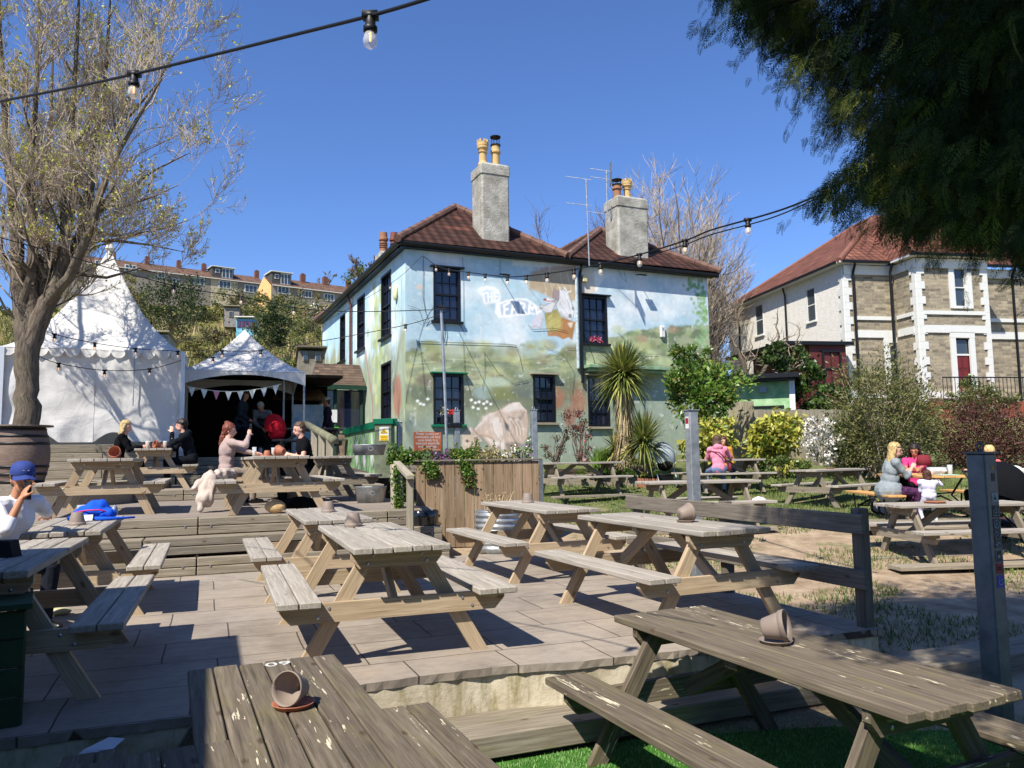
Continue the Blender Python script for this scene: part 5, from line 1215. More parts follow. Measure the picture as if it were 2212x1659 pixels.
lowmat(PX(1030),PX(1080),.25,1400,.04,[('lf_hill2',2),('lf_dead',2)],'russet low cushion plant in the timber flower bed','cushion plant',5,h=.28)
lowmat(PX(1075),PX(1115),.25,1000,.05,[('lf_hill2',2),('lf_blossom',1.6)],'cream flowered low plants in the timber flower bed','primroses',6,h=.2)
lowmat(PX(1110),PX(1150),.3,1100,.045,[('lf_laurel',2),('lf_blossom',.7),('lf_purplef',.5)],'pale mauve flowering plants at the right end of the bed','rosemary',7,h=.32)
# ivy trailing down the boards
def trail(x,y,z0,L,w,n,mats,label,seed,frame=PL):
    rs=random.Random(seed); b=MB()
    for i in range(n):
        f=rs.random()**.8; b.m=(0 if f<.6 else rs.randrange(len(mats))); p=Vector((x+rs.gauss(0,w*(1-.5*f))+.08*f,y-.03-rs.random()*.07,z0-f*L)); leafquad(b,p,.045*rs.uniform(.6,1.3),rs,.7)
    for k in range(5): b.tube([(x+rs.gauss(0,w*.6),y-.03,z0),(x+rs.gauss(0,w*.6),y-.04,z0-L*.5),(x+.05+rs.gauss(0,w*.5),y-.03,z0-L*rs.uniform(.7,1))],.003,3)
    o=b.build('ivy',[M[m] for m in mats],None,(frame.o.x,frame.o.y,0),frame.h); tag(o,label,'ivy'); return o
trail(PL.pv(1004,1000,0).x,0,PT,.42,.06,700,['lf_laurel','lf_purple'],'ivy trailing over the front boards of the timber bed',1)
trail(PL.pv(925,1000,0).x,0,PT,.28,.09,420,['lf_laurel','lf_hill1'],'short ivy tuft hanging at the left end of the timber bed',2)
# ivy log post at the corner
lp=PY(858,1105,11.2); b=MB(); b.smooth=True; b.tube([(0,0,-.05),(.0,0,.7),(-.01,0,1.24)],[.10,.095,.09],12); lg=b.build('log_post',M['wood_fence'],None,(lp.x,lp.y,0)); tag(lg,'pale upright log covered in ivy at the corner of the bed','post')
trail(lp.x,lp.y-.09,1.22,1.1,.05,900,['lf_laurel','lf_hill2','lf_hill2'],'yellowing ivy climbing the pale upright log',3,Frame(0,0,0)); trail(lp.x+.18,lp.y-.06,1.2,1.1,.04,420,['lf_hill2','lf_laurel'],'thin ivy strands between the log and the handrail',4,Frame(0,0,0))
# handrail at the steps
hp=empty('stair_handrail',(0,0,0),0,'short sloping timber handrail in front of the timber flower bed','handrail')
a0=PY(880,1135,10.2); top=PY(886,1027,10.2); b=MB(); b.bar((top.x,top.y,.0),(top.x,top.y,top.z),.09,.09,up=(0,1,0),ch=.006); b.build('post',M['wood_fence'],hp)
e0=PY(857,1000,11.5); b=MB(); b.bar(e0,top+Vector((.02,-.12,-.02)),.10,.06,ch=.006); b.build('rail',M['wood_fence'],hp)
# bin
bn=PZ(913,1190,0); bp_=PY(913,1150,10.75); r=empty('waste_bin',(bp_.x,bp_.y,0),0,'round black waste bin with a shiny bag liner in front of the timber bed','bin')
b=MB(); b.smooth=True; b.lathe([(.17,0),(.19,.03),(.20,.5),(.205,.56)],(0,0,0),24); b.build('body',M['black_pl'],r)
b=MB(); b.smooth=True; b.lathe([(.19,.50),(.207,.53),(.212,.585),(.205,.60),(.20,.59)],(0,0,0),24); b.build('rim',M['black_pl'],r)
b=MB(); b.smooth=True
V=[];n_=48
for j,(rr,z) in enumerate([(.206,.40),(.214,.52),(.218,.60),(.20,.612),(.17,.55)]):
    for i in range(n_): a=2*pi*i/n_; q=rr+.005*math.sin(a*11+j)+(.004*math.sin(a*23)); V.append((q*math.cos(a),q*math.sin(a),z+.006*math.sin(a*7)*(j==0)*3))
b.add(V,[(j*n_+i,j*n_+(i+1)%n_,(j+1)*n_+(i+1)%n_,(j+1)*n_+i) for j in range(4) for i in range(n_)]); b.build('bag_liner',plain('shiny_black_bag','0c0d0f',.18,spec=.8),r)
# corrugated planter
cp=PY(1075,1160,11.0); r=empty('corrugated_planter',(cp.x,cp.y,0),0,'round corrugated steel planter with bare pale stems','planter')
prof=[(.30,0)]
for i in range(7): z=.03+i*.075; prof+=[(.30,z),(.325,z+.03),(.325,z+.045),(.30,z+.074)]
prof+=[(.30,.56),(.31,.58),(.285,.58),(.28,.5)]
b=MB(); b.smooth=True; b.lathe(prof,(0,0,0),36); b.build('tub',M['galv'],r)
b=MB(); b.lathe([(.28,.5),(.0001,.52)],(0,0,0),20); b.build('soil',M['soil'],r)
b=MB(); rs=random.Random(3)
for i in range(26):
    a=rs.random()*6.28; q=rs.random()*.2; p=Vector((q*math.cos(a),q*math.sin(a),.5)); d=Vector((math.cos(a)*.5+rs.gauss(0,.2),math.sin(a)*.3,1.2)); L=rs.uniform(.15,.38); e=p+d.normalized()*L; b.tube([p,p.lerp(e,.6)+Vector((0,0,.02)),e],[.006,.005,.003],4)
    for k in range(2): leafquad(b,e+Vector((rs.gauss(0,.02),rs.gauss(0,.02),0)),.03,rs)
b.build('stems',M['lf_dead'],r)
# metal tubs
def tub(x,y,z,r1,h,label):
    r=empty('metal_tub',(x,y,z),0,label,'tub','galvanised tubs near the ivy log'); b=MB(); b.smooth=True; b.lathe([(r1*.88,0),(r1,h-.02),(r1+.012,h-.005),(r1+.012,h),(r1-.005,h),(r1*.86,.02)],(0,0,0),28,squash=.75); b.build('bowl',M['galv'],r)
    b=MB(); b.tube([(.0+r1*.25+.04*math.cos(a),-r1*.75-.012,h*.6+.03*math.sin(a)) for a in np.linspace(0,2*pi,10)],.006,5,cap=False); b.build('handle',M['galv'],r)
q=PY(797,1012,12.4); tub(q.x,q.y,.62+.762,.27,.17,'galvanised tin bath standing on the picnic table by the ivy log'); q=PY(803,1075,12.4); tub(q.x-.05,q.y+.2,.62,.25,.26,'galvanised tub on the deck under the picnic table')
# barrel and tree
bq=PY(44,1000,12.9); br=empty('barrel_table',(bq.x,bq.y,1.0),0,'large dark oak barrel with black hoops and a round board top','barrel')
b=MB(); b.smooth=True; pr=[];hb=.94
for i in range(15): t=i/14; pr.append((.345+.085*math.sin(pi*t),t*hb))
b.lathe(pr,(0,0,0),30); b.build('staves',M['wood_barrel'],br)
for t in(.04,.17,.30,.70,.83,.95):
    rr=.345+.085*math.sin(pi*t)+.004; b=MB(); b.smooth=True; b.lathe([(rr,t*hb-.022),(rr+.003,t*hb-.022),(rr+.003,t*hb+.022),(rr,t*hb+.022)],(0,0,0),30); b.build('hoop',M['black_metal'],br)
b=MB(); b.lathe([(.455,hb),(.46,hb+.004),(.46,hb+.026),(.0001,hb+.03)],(0,0,0),36); b.build('table_board',M['wood_dark'],br)
b=MB(); b.lathe([(1.5,-.45),(1.5,0),(.001,.0)],(bq.x,bq.y+.5,1.0),40); o=b.build('tree_planter',M['wood_mid']); tag(o,'round timber platform around the barrel and bare tree','planter')
# ================================================================ BARE TREE
def grow_tree(name,label,base,seed,stems,spec,mats=('bark','twig'),leaf=None,nleaf=0,cat='tree',leafsize=.06,group=None,maxtw=9000):
    """stems: list of polylines [(x,y,z,r)...] relative to base, each then sprouts recursive upward branches"""
    rs=random.Random(seed); root=empty(name,base,0,label,cat,group); bt=MB(); bt.smooth=True; bb=MB(); tips=[]; cnt=[0]
    def branch(p,d,L,r,lev):
        if cnt[0]>maxtw: return
        cnt[0]+=1
        k=3 if lev>1 else 4; pts=[p];rad=[r]; dd=d.normalized()
        for i in range(k):
            dd=(dd+Vector((rs.gauss(0,spec['wob']),rs.gauss(0,spec['wob']),rs.gauss(0,spec['wob'])+spec['up']))).normalized(); pts.append(pts[-1]+dd*L/k); rad.append(r*(1-(i+1)/k*.62))
        (bt if r>.02 else bb).tube(pts,rad,6 if r>.03 else (4 if r>.012 else 3),cap=False)
        if lev>=spec['lev']: tips.append(pts[-1]); tips.append(pts[-2]); return
        nch=rs.randint(*spec['nch'][min(lev,len(spec['nch'])-1)])
        for i in range(nch):
            f=rs.uniform(.3,1.0); j=min(k-1,int(f*k)); q=pts[j].lerp(pts[j+1],f*k-j); t=(pts[j+1]-pts[j]).normalized()
            ax=t.cross(Vector((rs.gauss(0,1),rs.gauss(0,1),rs.gauss(0,1)))).normalized(); ang=rs.uniform(*spec['ang']); nd=(Matrix.Rotation(ang,3,ax)@t)
            branch(q,nd,L*rs.uniform(*spec['ls']),max(spec['rmin'],r*rs.uniform(.45,.62)),lev+1)
        tips.append(pts[-1])
    LT=sum(sum((Vector(st[i+1][:3])-Vector(st[i][:3])).length for i in range(len(st)-1)) for st in stems); tot=maxtw
    for st in stems:
        cnt[0]=0; maxtw=tot*1.25*sum((Vector(st[i+1][:3])-Vector(st[i][:3])).length for i in range(len(st)-1))/LT
        pts=[Vector(s[:3]) for s in st]; rad=[s[3] for s in st]
        # bumpy smooth interpolation
        P=[];Rr=[]
        for i in range(len(pts)-1):
            for k in range(4):
                t=k/4; P.append(pts[i].lerp(pts[i+1],t)+Vector((rs.gauss(0,1),rs.gauss(0,1),0))*rad[i]*.08); Rr.append((rad[i]*(1-t)+rad[i+1]*t)*rs.uniform(.96,1.06))
        P.append(pts[-1]);Rr.append(rad[-1])
        bt.tube(P,Rr,14,cap=False)
        L0=sum((pts[i+1]-pts[i]).length for i in range(len(pts)-1))
        nb=int(L0*spec['dens'])
        for i in range(nb):
            f=rs.uniform(spec.get('f0',.25),1); j=min(len(P)-2,int(f*(len(P)-1))); q=P[j]; t=(P[j+1]-P[j]).normalized()
            if q.z<spec.get('zmin',1.5): continue
            a=rs.random()*6.28; out=Vector((math.cos(a),math.sin(a),rs.uniform(.1,.9)))
            if spec.get('bias'): out+=Vector(spec['bias'])*rs.random()
            branch(q,(out.normalized()*.8+t*.5),rs.uniform(*spec['L']),min(Rr[j]*.5,rs.uniform(*spec['R'])),0)
        branch(P[-1],(P[-1]-P[-2]),rs.uniform(*spec['L']),Rr[-1],0)
    bt.build('trunk',M[mats[0]],root); bb.build('twigs',M[mats[1]],root)
    if leaf and tips:
        b=MB()
        for i in range(nleaf):
            q=tips[rs.randrange(len(tips))]; p=q+Vector((rs.gauss(0,.03),rs.gauss(0,.03),rs.gauss(0,.03))); 
            for k in range(3): leafquad(b,p+Vector((rs.gauss(0,.02),rs.gauss(0,.02),rs.gauss(0,.02))),leafsize*rs.uniform(.5,1.2),rs,.8)
        b.build('buds' if leafsize<.1 else 'leaves',M[leaf],root)
    return root,tips
YT=14.6
def tp(x,y,Y=YT): p=PY(x,y,Y); return p
tb=PY(52,940,YT); TB=Vector((tb.x,tb.y,0.9))
def st_(lst): 
    o=[]
    for x,y,r,*dy in lst:
        Yd=YT+(dy[0] if dy else 0); p=PY(x,y,Yd)-TB; o.append((p.x,p.y,p.z,r*.80))
    return o
stems=[st_([(52,1010,.29),(55,900,.27),(58,820,.25),(62,740,.27)]),
 st_([(60,750,.24),(48,690,.20),(38,600,.17),(34,480,.14,.1),(22,380,.11,.2),(10,250,.08,.3),(2,100,.05,.4),(-5,-60,.03)]),
 st_([(48,660,.13),(68,600,.11,-.2),(72,500,.10,-.3),(62,400,.08,-.4),(75,260,.06,-.5),(82,120,.045,-.5),(86,-40,.025)]),
 st_([(64,750,.24),(95,670,.20),(125,610,.16),(140,540,.14),(142,440,.12),(150,330,.09),(160,200,.06),(168,60,.04),(172,-70,.02)]),
 st_([(120,620,.13,.1),(158,560,.13,.3),(184,480,.12,.4),(196,400,.10,.5),(205,330,.08,.6),(222,230,.06,.7),(232,110,.04,.8),(240,-30,.02)]),
 st_([(105,650,.11,-.2),(150,600,.11,-.5),(176,540,.10,-.7),(200,490,.085,-.8),(215,420,.07,-.9),(250,340,.055,-1.0),(300,250,.04,-1.1),(350,170,.02,-1.2)]),
 st_([(130,600,.07,.2),(150,500,.07,.9),(165,400,.06,1.3),(190,280,.05,1.6),(205,120,.03,1.9)]),
 st_([(110,640,.08,.4),(100,520,.07,1.0),(98,400,.06,1.4),(110,250,.045,1.8),(115,90,.03,2.0)]),
 st_([(50,640,.09,.3),(10,560,.08,.5),(-40,470,.07,.6),(-90,330,.05,.8),(-130,150,.03,1)]),
 st_([(196,470,.06,.4),(260,420,.045,.2),(330,370,.025,0),(410,330,.009,-.2)]),
 st_([(180,520,.05,.1),(250,520,.04,-.3),(330,530,.02,-.6),(400,545,.007,-.8)]),
 st_([(222,300,.05,.6),(285,245,.035,.3),(340,180,.02,0),(380,110,.008,-.3)]),
 st_([(205,440,.05,-.7),(270,445,.035,-1.0),(330,425,.02,-1.2),(385,400,.007,-1.3)]),
 st_([(180,500,.045,.6),(270,510,.03,.9),(350,495,.018,1.1),(410,475,.007,1.2)]),
 st_([(100,600,.04,-.4),(60,520,.03,-.9),(30,400,.02,-1.2),(10,260,.01,-1.4)]),
 st_([(215,330,.04,.9),(270,230,.03,1.2),(320,110,.02,1.4),(350,0,.01,1.5)]),
 st_([(150,590,.045,.2),(230,600,.035,.4),(300,580,.018,.6),(380,600,.007,.7)])]
spec=dict(wob=.13,up=.13,lev=3,nch=[(5,8),(4,6),(3,4)],ang=(.3,.85),ls=(.42,.66),rmin=.0055,dens=4.2,L=(.7,1.7),R=(.014,.030),f0=.10,zmin=2.6)
tr_,tips_=grow_tree('bare_tree','tall many stemmed bare tree with yellow green buds growing behind the oak barrel',tuple(TB),11,stems,spec,leaf='lf_bud',nleaf=5200,leafsize=.055,maxtw=19000)
# ================================================================ BARE TREES BEHIND
def bgtree(px,py,Y,h,seed,label,w=1.0,n=2600,mats=('twig_d','twig_d'),gz_=None,rm=.012):
    p=PY(px,py,Y); z=p.z if gz_ is None else gz_; rs=random.Random(seed); st=[]
    for i in range(5):
        a=rs.random()*6.28; st.append([(0,0,0,.16),(.3*math.cos(a)*w,.3*math.sin(a)*w,h*.25,.12),(.9*math.cos(a)*w,.9*math.sin(a)*w,h*.55,.07),(1.3*math.cos(a)*w,1.3*math.sin(a)*w,h*.85,.03)])
    sp=dict(wob=.13,up=.14,lev=2,nch=[(6,9),(4,6)],ang=(.3,.8),ls=(.4,.62),rmin=rm,dens=4.5*7/h,L=(h*.14,h*.27),R=(.03,.05),f0=.25,zmin=.5)
    return grow_tree('bare_tree',label,(p.x,p.y,z),seed,st,sp,mats,maxtw=n,group='bare trees behind the pub')
bgtree(1490,640,36,11.5,21,'tall bare tree behind the right end of the pub roof',1.9,5200,('bark','twig'),1.8)
bgtree(1505,700,44,10.5,22,'paler bare tree between the pub and the stone house',1.25,3600,('bark','twig'),1.8)
bgtree(1270,640,45,12.5,23,'bare tree showing between the two chimneys',1.8,2600,('bark','twig_d'),2.5)
bgtree(785,640,70,3.4,24,'small bare tree on the skyline left of the pub roof',1.5,1200,('twig_d','twig_d'),None,.03)
bgtree(700,632,150,4,25,'tiny bare tree standing on the hilltop beside the houses',2.0,500,('twig_d','twig_d'),None,.05)
# ================================================================ CONIFER (overhanging from the right)
def frond():
    """one flat spray: stem with scale-leaf side shoots"""
    V=[];F=[]
    def blade(a,b_,w):
        d=(b_-a); s=Vector((-d.y,d.x,0)).normalized()*w
        n=len(V); V.extend([a,a+d*.45-s,b_,a+d*.45+s]); F.append((n,n+1,n+2,n+3))
    blade(Vector((0,0,0)),Vector((1,0,-.12)),.015)
    for i in range(9):
        t=.08+i*.1; L=.42*(1-t)**.7+.08
        for s in(-1,1):
            p=Vector((t,0,-.12*t*t)); q=p+Vector((.62,s*.78,-.10)).normalized()*L; blade(p,q,.022)
            for j in range(3):
                f=.3+.25*j; r=p.lerp(q,f)
                for s2 in(-1,1): 
                    d=Vector((.62+.5*s2*(-s)*.9,s*.78*(.6 if s2==1 else 1)*(1 if s2==1 else .15),-.1)).normalized()*L*.34*(1-f*.4); blade(r,r+d,.018)
    return V,F
FV,FF=frond()
def frond_variant(seed):
    r=random.Random(seed); V=[Vector(v) for v in FV]; out=[]
    a=r.uniform(-.35,.35); c=r.uniform(-.5,-.1)
    for i in range(0,len(V),4):
        q=V[i:i+4]; m=(q[0]+q[2])/2; w=r.uniform(.35,.85); ln=r.uniform(.6,1.25); rot=r.gauss(0,.16); up=r.gauss(0,.10)
        base=q[0]; 
        for j,v in enumerate(q):
            d=v-base; axis=(q[2]-q[0]); L=axis.length or 1; ax=axis/L; t=d.dot(ax); s=d-ax*t
            d=ax*t*ln+s*w; d=Matrix.Rotation(rot,3,'Z')@d; d.z+=up*t
            p=base+d; p=Vector((p.x,p.y+a*p.x*p.x,p.z+c*p.x*p.x)); out.append(tuple(p))
    return out
FVS=[frond_variant(s_) for s_ in range(9)]
cx0,cy0=5.6,1.6
cf=empty('conifer_tree',(cx0,cy0,-.4),0,'huge dark green conifer overhanging the garden from the right','tree')
b=MB(); b.smooth=True; b.tube([(0,0,0),(.05,0,4),(0,.1,9),(0,0,13)],[.42,.33,.2,.05],14)
rs=random.Random(5)
def sil(x,y):
    w_=26*noise.noise(Vector((x*.011,y*.011,3)))+13*noise.noise(Vector((x*.035,y*.035,7)))
    a_,b_=sil0(x,y); return a_+w_*1.6-62,b_+w_*1.3-12
def sil0(x,y):
    ey=np.interp(y,[-60,0,60,90,150,240,300,330,400,440,470,500,540,560,600],[1500,1520,1590,1625,1700,1760,1790,1770,1710,1720,1780,1880,2040,2060,2160])
    yb=np.interp(x,[1500,1600,1680,1750,1790,1850,1900,1950,2000,2050,2100,2150,2212,2300],[40,110,240,455,465,415,425,500,530,480,530,520,570,620])
    return (x-ey, yb-y)
Ms=[];tn=[];pts_=[]
HOLES=[PY(x_,y_,d_) for x_,y_,d_ in ((1890,365,3.7),(1960,350,3.9),(2040,335,4.2),(1910,200,4.1),(2150,150,4.5),(1820,410,3.6))]
SD=Vector((-.43,-.72,1.0)).normalized()
def shade_ok(p):
    for h_ in HOLES:
        q_=p-h_; t_=q_.dot(SD)
        if t_>.12 and (q_-SD*t_).length<.36: return False
    # keep the crown's shadow on the right hand side, where the photograph has it
    g=Vector((p.x+.43*(p.z+.3),p.y+.72*(p.z+.3),0)); return g.x>1.95+(g.y-3)*.13 and g.y<8.6
def spray(p,sz,tone,droop=None):
    out=Vector((p.x-cx0,p.y-cy0,0)); out=out.normalized() if out.length>.1 else Vector((1,0,0))
    yaw=math.atan2(out.y,out.x)+rs.gauss(0,.7); pit=rs.uniform(.25,1.25) if droop is None else droop; roll=rs.gauss(0,.8)
    Ms.append(np.array(Matrix.Translation(p-Vector((cx0,cy0,-.4)))@Matrix.Rotation(yaw,4,'Z')@Matrix.Rotation(pit,4,'Y')@Matrix.Rotation(roll,4,'X')@Matrix.Scale(sz,4))); tn.append(tone)
# boughs: each a curved limb carrying many drooping sprays (real volume between 2.7 and 5.5 m from the viewer)
nb=0
while nb<1000:
    x=rs.uniform(1500,2330); y=rs.uniform(-90,640); m1,m2=sil(x,y); d=rs.uniform(3.0,5.6)
    if m1<8 or m2<8: continue
    if y>480 and d<3.6: continue
    if noise.noise(Vector((x*.012,y*.012,11)))<-.33 and rs.random()<.8: continue
    nb+=1; c=PY(x,y,d); edge=min(m1,m2)
    if edge<95:
        # drooping feathery end of a bough
        dr=Vector((rs.uniform(-.9,-.2) if m1<m2 else rs.gauss(0,.5),rs.gauss(0,.3),-rs.uniform(.5,1.2))).normalized(); L_=rs.uniform(.10,.34); tn_=rs.random()*.6
        for i in range(9): spray(c+dr*L_*i/8+Vector((rs.gauss(0,.012),rs.gauss(0,.02),rs.gauss(0,.012))),rs.uniform(.07,.12)*(1.15-.5*i/8),min(1,tn_+rs.random()*.3),math.atan2(-dr.z,math.hypot(dr.x,dr.y))*rs.uniform(.6,1.1))
    tone=rs.random()*.6; k=13 if edge>60 else 9; sg=.15 if edge>90 else (.09 if edge>35 else .05)
    for i in range(k):
        p=c+Vector((rs.gauss(0,sg),rs.gauss(0,sg*1.3),rs.gauss(0,sg)))
        v=p-CAM; kk=v.dot(_fw); xx=1106+FPX*v.dot(_r2)/kk; yy=829.5-FPX*v.dot(_u2)/kk; a1,a2=sil(xx,yy)
        if a1<0 or a2<0: continue
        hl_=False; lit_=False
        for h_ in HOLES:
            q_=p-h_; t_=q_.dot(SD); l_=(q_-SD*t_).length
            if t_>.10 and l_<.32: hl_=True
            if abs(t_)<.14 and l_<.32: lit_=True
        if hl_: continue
        spray(p,rs.uniform(.09,.19)*(1 if min(a1,a2)>30 else .75),(.9+.1*rs.random()) if lit_ and rs.random()<.75 else min(1,tone+rs.random()*.35)); pts_.append(p)  # sprays at the sun gaps get a brighter leaf colour, painted sunlight
    if True:
        for i in range(2):   # denser crown above, towards the sun
            t=rs.uniform(.45,3.6); p=c+Vector((-.43,-.72,1.0))*t+Vector((rs.gauss(0,.3),rs.gauss(0,.3),rs.gauss(0,.3)))
            v=p-CAM; kk=v.dot(_fw)
            if kk>.3:
                yy=829.5-FPX*v.dot(_u2)/kk
                if yy>-30-FPX*1.0/kk: continue
            if v.length<2: continue
            if not shade_ok(p): continue
            spray(p,rs.uniform(.55,.95),rs.random()*.7)
for i in range(900):
    a=rs.uniform(-pi,pi); zz=rs.uniform(2.4,12); rr=(4.6-abs(zz-4.5)*.42)*rs.random()**.4; p=Vector((cx0+.4+rr*math.cos(a),cy0-1.6+rr*math.sin(a),zz)); v=p-CAM; kk=v.dot(_fw)
    if v.length<2.4 or p.x<1.2: continue
    if kk>.3:
        xx=1106+FPX*v.dot(_r2)/kk; yy=829.5-FPX*v.dot(_u2)/kk
        if yy>-60-FPX*1.1/kk and xx<2330+FPX*1.1/kk: continue
    if not shade_ok(p): continue
    spray(p,rs.uniform(.7,1.1),rs.random()*.7)
print('sprays',len(Ms))
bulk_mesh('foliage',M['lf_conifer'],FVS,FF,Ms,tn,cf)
for i in range(26):
    p=pts_[rs.randrange(len(pts_))]; q=Vector((p.x-cx0,p.y-cy0,p.z+.4)); s=Vector((0,0,max(1.8,q.z-.2))); m_=s.lerp(q,.55)+Vector((0,0,.35)); b.tube([s,m_,q],[.05,.022,.005],6,cap=False)
b.build('trunk',M['conifer_limb'],cf)
# off to the left behind the camera: unseen shelter added so its roof and walls shade the near left corner

# unseen hedge added behind the viewer to block low sky light and deepen the shade
hg=empty('boundary_hedge',(0,-6.5,-.5),.0,'tall clipped evergreen hedge along the near boundary of the garden','hedge')
b=MB(); b.box((2,0,1.7),(26,1.2,3.4)); b.build('foliage',plain('hedge_green','1c2a14',.95,0,.4,5,bump=8,bs=1,bd=.1,spec=.05),hg)
# ---- unseen timber shelter added left of the view: its roof throws the big square shadow on the patio
k_=2.8; c=Vector((-2.19-.42*k_,5.93-.70*k_,0)); SH=Frame(c.x,c.y,.375,-.33)
sr=empty('shadow_shelter',(c.x,c.y,-.33),.375,'unseen timber shelter added left of the view to cast the square patio shadow','shelter')
b=MB(); b.box((-2.0,-2.4,k_+.33+.04),(4.0,4.8,.08)); b.build('roof',M['wood_dark'],sr)
b=MB(); b.box((-2.0,-4.7,1.5),(3.9,.05,3.1)); b.build('rear_wall',M['wood_dark'],sr)  # added to keep sky light off the near left corner
b=MB(); b.box((-3.9,-2.4,1.5),(.05,4.6,3.1)); b.build('side_wall',M['wood_dark'],sr)  # likewise added to block sky light from the left
for u,v in((-.15,-.15),(-3.85,-.15),(-.15,-4.6),(-3.85,-4.6)):
    b=MB(); b.box((u,v,(k_+.33)/2),(.12,.12,k_+.33),axis=2); b.build('post',M['wood_dark'],sr)
# ================================================================ STONE HOUSE
HS=Frame(15.05,35.0,.17,0)
q=PY(1821,600,35.0); HS=Frame(q.x,35.0,.17,0)
hs=empty('stone_house',(HS.o.x,HS.o.y,0),HS.h,'large rubble stone house with white quoins, red tiled roof and a cream side wall','house')
ZE=PY(1821,572,35.0).z; ZB=3.3
def hf(x,y,v=0): q=HS.pv(x,y,v); return q.x,q.z
SIDE=Frame(HS.o.x,HS.o.y,.17+.0,0)
def wallbox(par,name,x0,x1,y0,y1,z0,z1,mat,holes=(),axis='x'):
    """wall with real openings, built from slabs; gr = metres along and up the wall"""
    b=MB()
    us=sorted(set([x0 if axis=='x' else y0, x1 if axis=='x' else y1]+[h[0] for h in holes]+[h[1] for h in holes])); zs=sorted(set([z0,z1]+[h[2] for h in holes]+[h[3] for h in holes]))
    for i in range(len(us)-1):
        for j in range(len(zs)-1):
            a,c,e,f=us[i],us[i+1],zs[j],zs[j+1]; mu,mz=(a+c)/2,(e+f)/2
            if any(h[0]<mu<h[1] and h[2]<mz<h[3] for h in holes): continue
            if axis=='x': P=[(a,y0,e),(c,y0,e),(c,y0,f),(a,y0,f)]; G=[(a+40,e,0),(c+40,e,0),(c+40,f,0),(a+40,f,0)]
            else: P=[(x0,c,e),(x0,a,e),(x0,a,f),(x0,c,f)]; G=[(c+60,e,0),(a+60,e,0),(a+60,f,0),(c+60,f,0)]
            b.add(P,[(0,1,2,3)],G)
    return b.build(name,mat,par)
# bay: projects from x=bx0..bx1 by 2.0 m
bx0=hf(1985,700,-1.6)[0]; bx1=hf(2138,700,-1.6)[0]; XR=bx1+4.6
wd=[hf(2058,572,-1.6),hf(2088,672,-1.6)]
win1=(hf(2058,600,-1.6)[0],hf(2086,600,-1.6)[0],hf(2070,664,-1.6)[1],hf(2070,578,-1.6)[1])
door=(hf(2067,800,-1.6)[0],hf(2097,800,-1.6)[0],ZB+.3,hf(2080,732,-1.6)[1])
winL=(hf(1922,800,0)[0],hf(1942,800,0)[0],hf(1930,830,0)[1],hf(1930,743,0)[1])
wallbox(hs,'front_wall',0,bx0,0,0,ZB,ZE,M['stone'],[winL])
wallbox(hs,'bay_front_wall',bx0,bx1,-1.6,-1.6,ZB,ZE,M['stone'],[win1,door])
b=MB(); b.add([(bx0,0,ZB),(bx0,-1.6,ZB),(bx0,-1.6,ZE),(bx0,0,ZE)],[(0,1,2,3)],[(0,ZB,0),(1.6,ZB,0),(1.6,ZE,0),(0,ZE,0)]); b.add([(bx1,-1.6,ZB),(bx1,0,ZB),(bx1,0,ZE),(bx1,-1.6,ZE)],[(0,1,2,3)],[(0,ZB,0),(1.6,ZB,0),(1.6,ZE,0),(0,ZE,0)]); b.build('bay_side_wall',M['stone'],hs)
wallbox(hs,'right_front_wall',bx1,XR,0,0,ZB,ZE,M['stone'])
b=MB(); b.box((XR/2,6.2,(ZB+ZE)/2),(XR-.1,11.6,ZE-ZB-.1)); b.build('core_wall',M['cream_render'],hs)
LSd=13.0
def hsd(x,y): q=HS.pu(x,y,0); return q.y,q.z
wA=(hsd(1650,700)[0],hsd(1632,700)[0],hsd(1642,725)[1],hsd(1642,657)[1]); wB=(hsd(1762,650)[0],hsd(1742,650)[0],hsd(1752,696)[1],hsd(1752,622)[1])
LSd=hsd(1584,690)[0]
wallbox(hs,'cream_side_wall',0,0,0,LSd,ZB-.5,ZE,M['cream_render'],[wA,wB],'y')
W2=M['white_paint']
for w_,ax_ in((wA,'y'),(wB,'y')): window(hs,w_[0],w_[1],w_[2],w_[3],'y','white_paint',1,2,.12,'glass2',fr=.06,bar=.03,pd=.03,sillmat='white_paint')
window(hs,win1[0],win1[1],win1[2],win1[3],'x','white_paint',1,2,.18,'glass2',fr=.07,sillmat='white_paint',at=-1.6); window(hs,winL[0],winL[1],winL[2],winL[3],'x','white_paint',1,2,.18,'glass2',fr=.07,sillmat='white_paint')
# window surrounds, quoins, string courses
b=MB()
def surr(a,c,z0,z1,y,w=.24): 
    b.box((a-w/2,y-.02,(z0+z1)/2),(w,.10,z1-z0+.1)); b.box((c+w/2,y-.02,(z0+z1)/2),(w,.10,z1-z0+.1)); b.box(((a+c)/2,y-.025,z1+w/2+.04),(c-a+2*w+.02,.10,w))
surr(win1[0],win1[1],win1[2],win1[3],-1.6); surr(winL[0],winL[1],winL[2],winL[3],0); surr(door[0],door[1],door[2],door[3],-1.6,.26)
def quoin(x,y,dx,dy):
    z=ZB+.1;k=0
    while z<ZE-.35:
        L=.38 if k%2 else .22
        b.box((x+dx*L/2,y-.02,z+.17),(L,.07,.335)); 
        if dy: b.box((x-dx*.02,y+L/2,z+.17),(.07,L,.335))
        z+=.34;k+=1
quoin(0,0,1,True); quoin(bx0,-1.6,1,True); quoin(bx1,-1.6,-1,False); quoin(XR,0,-1,False)
zs1=hf(1900,688,0)[1]; zs2=hf(1900,722,0)[1]
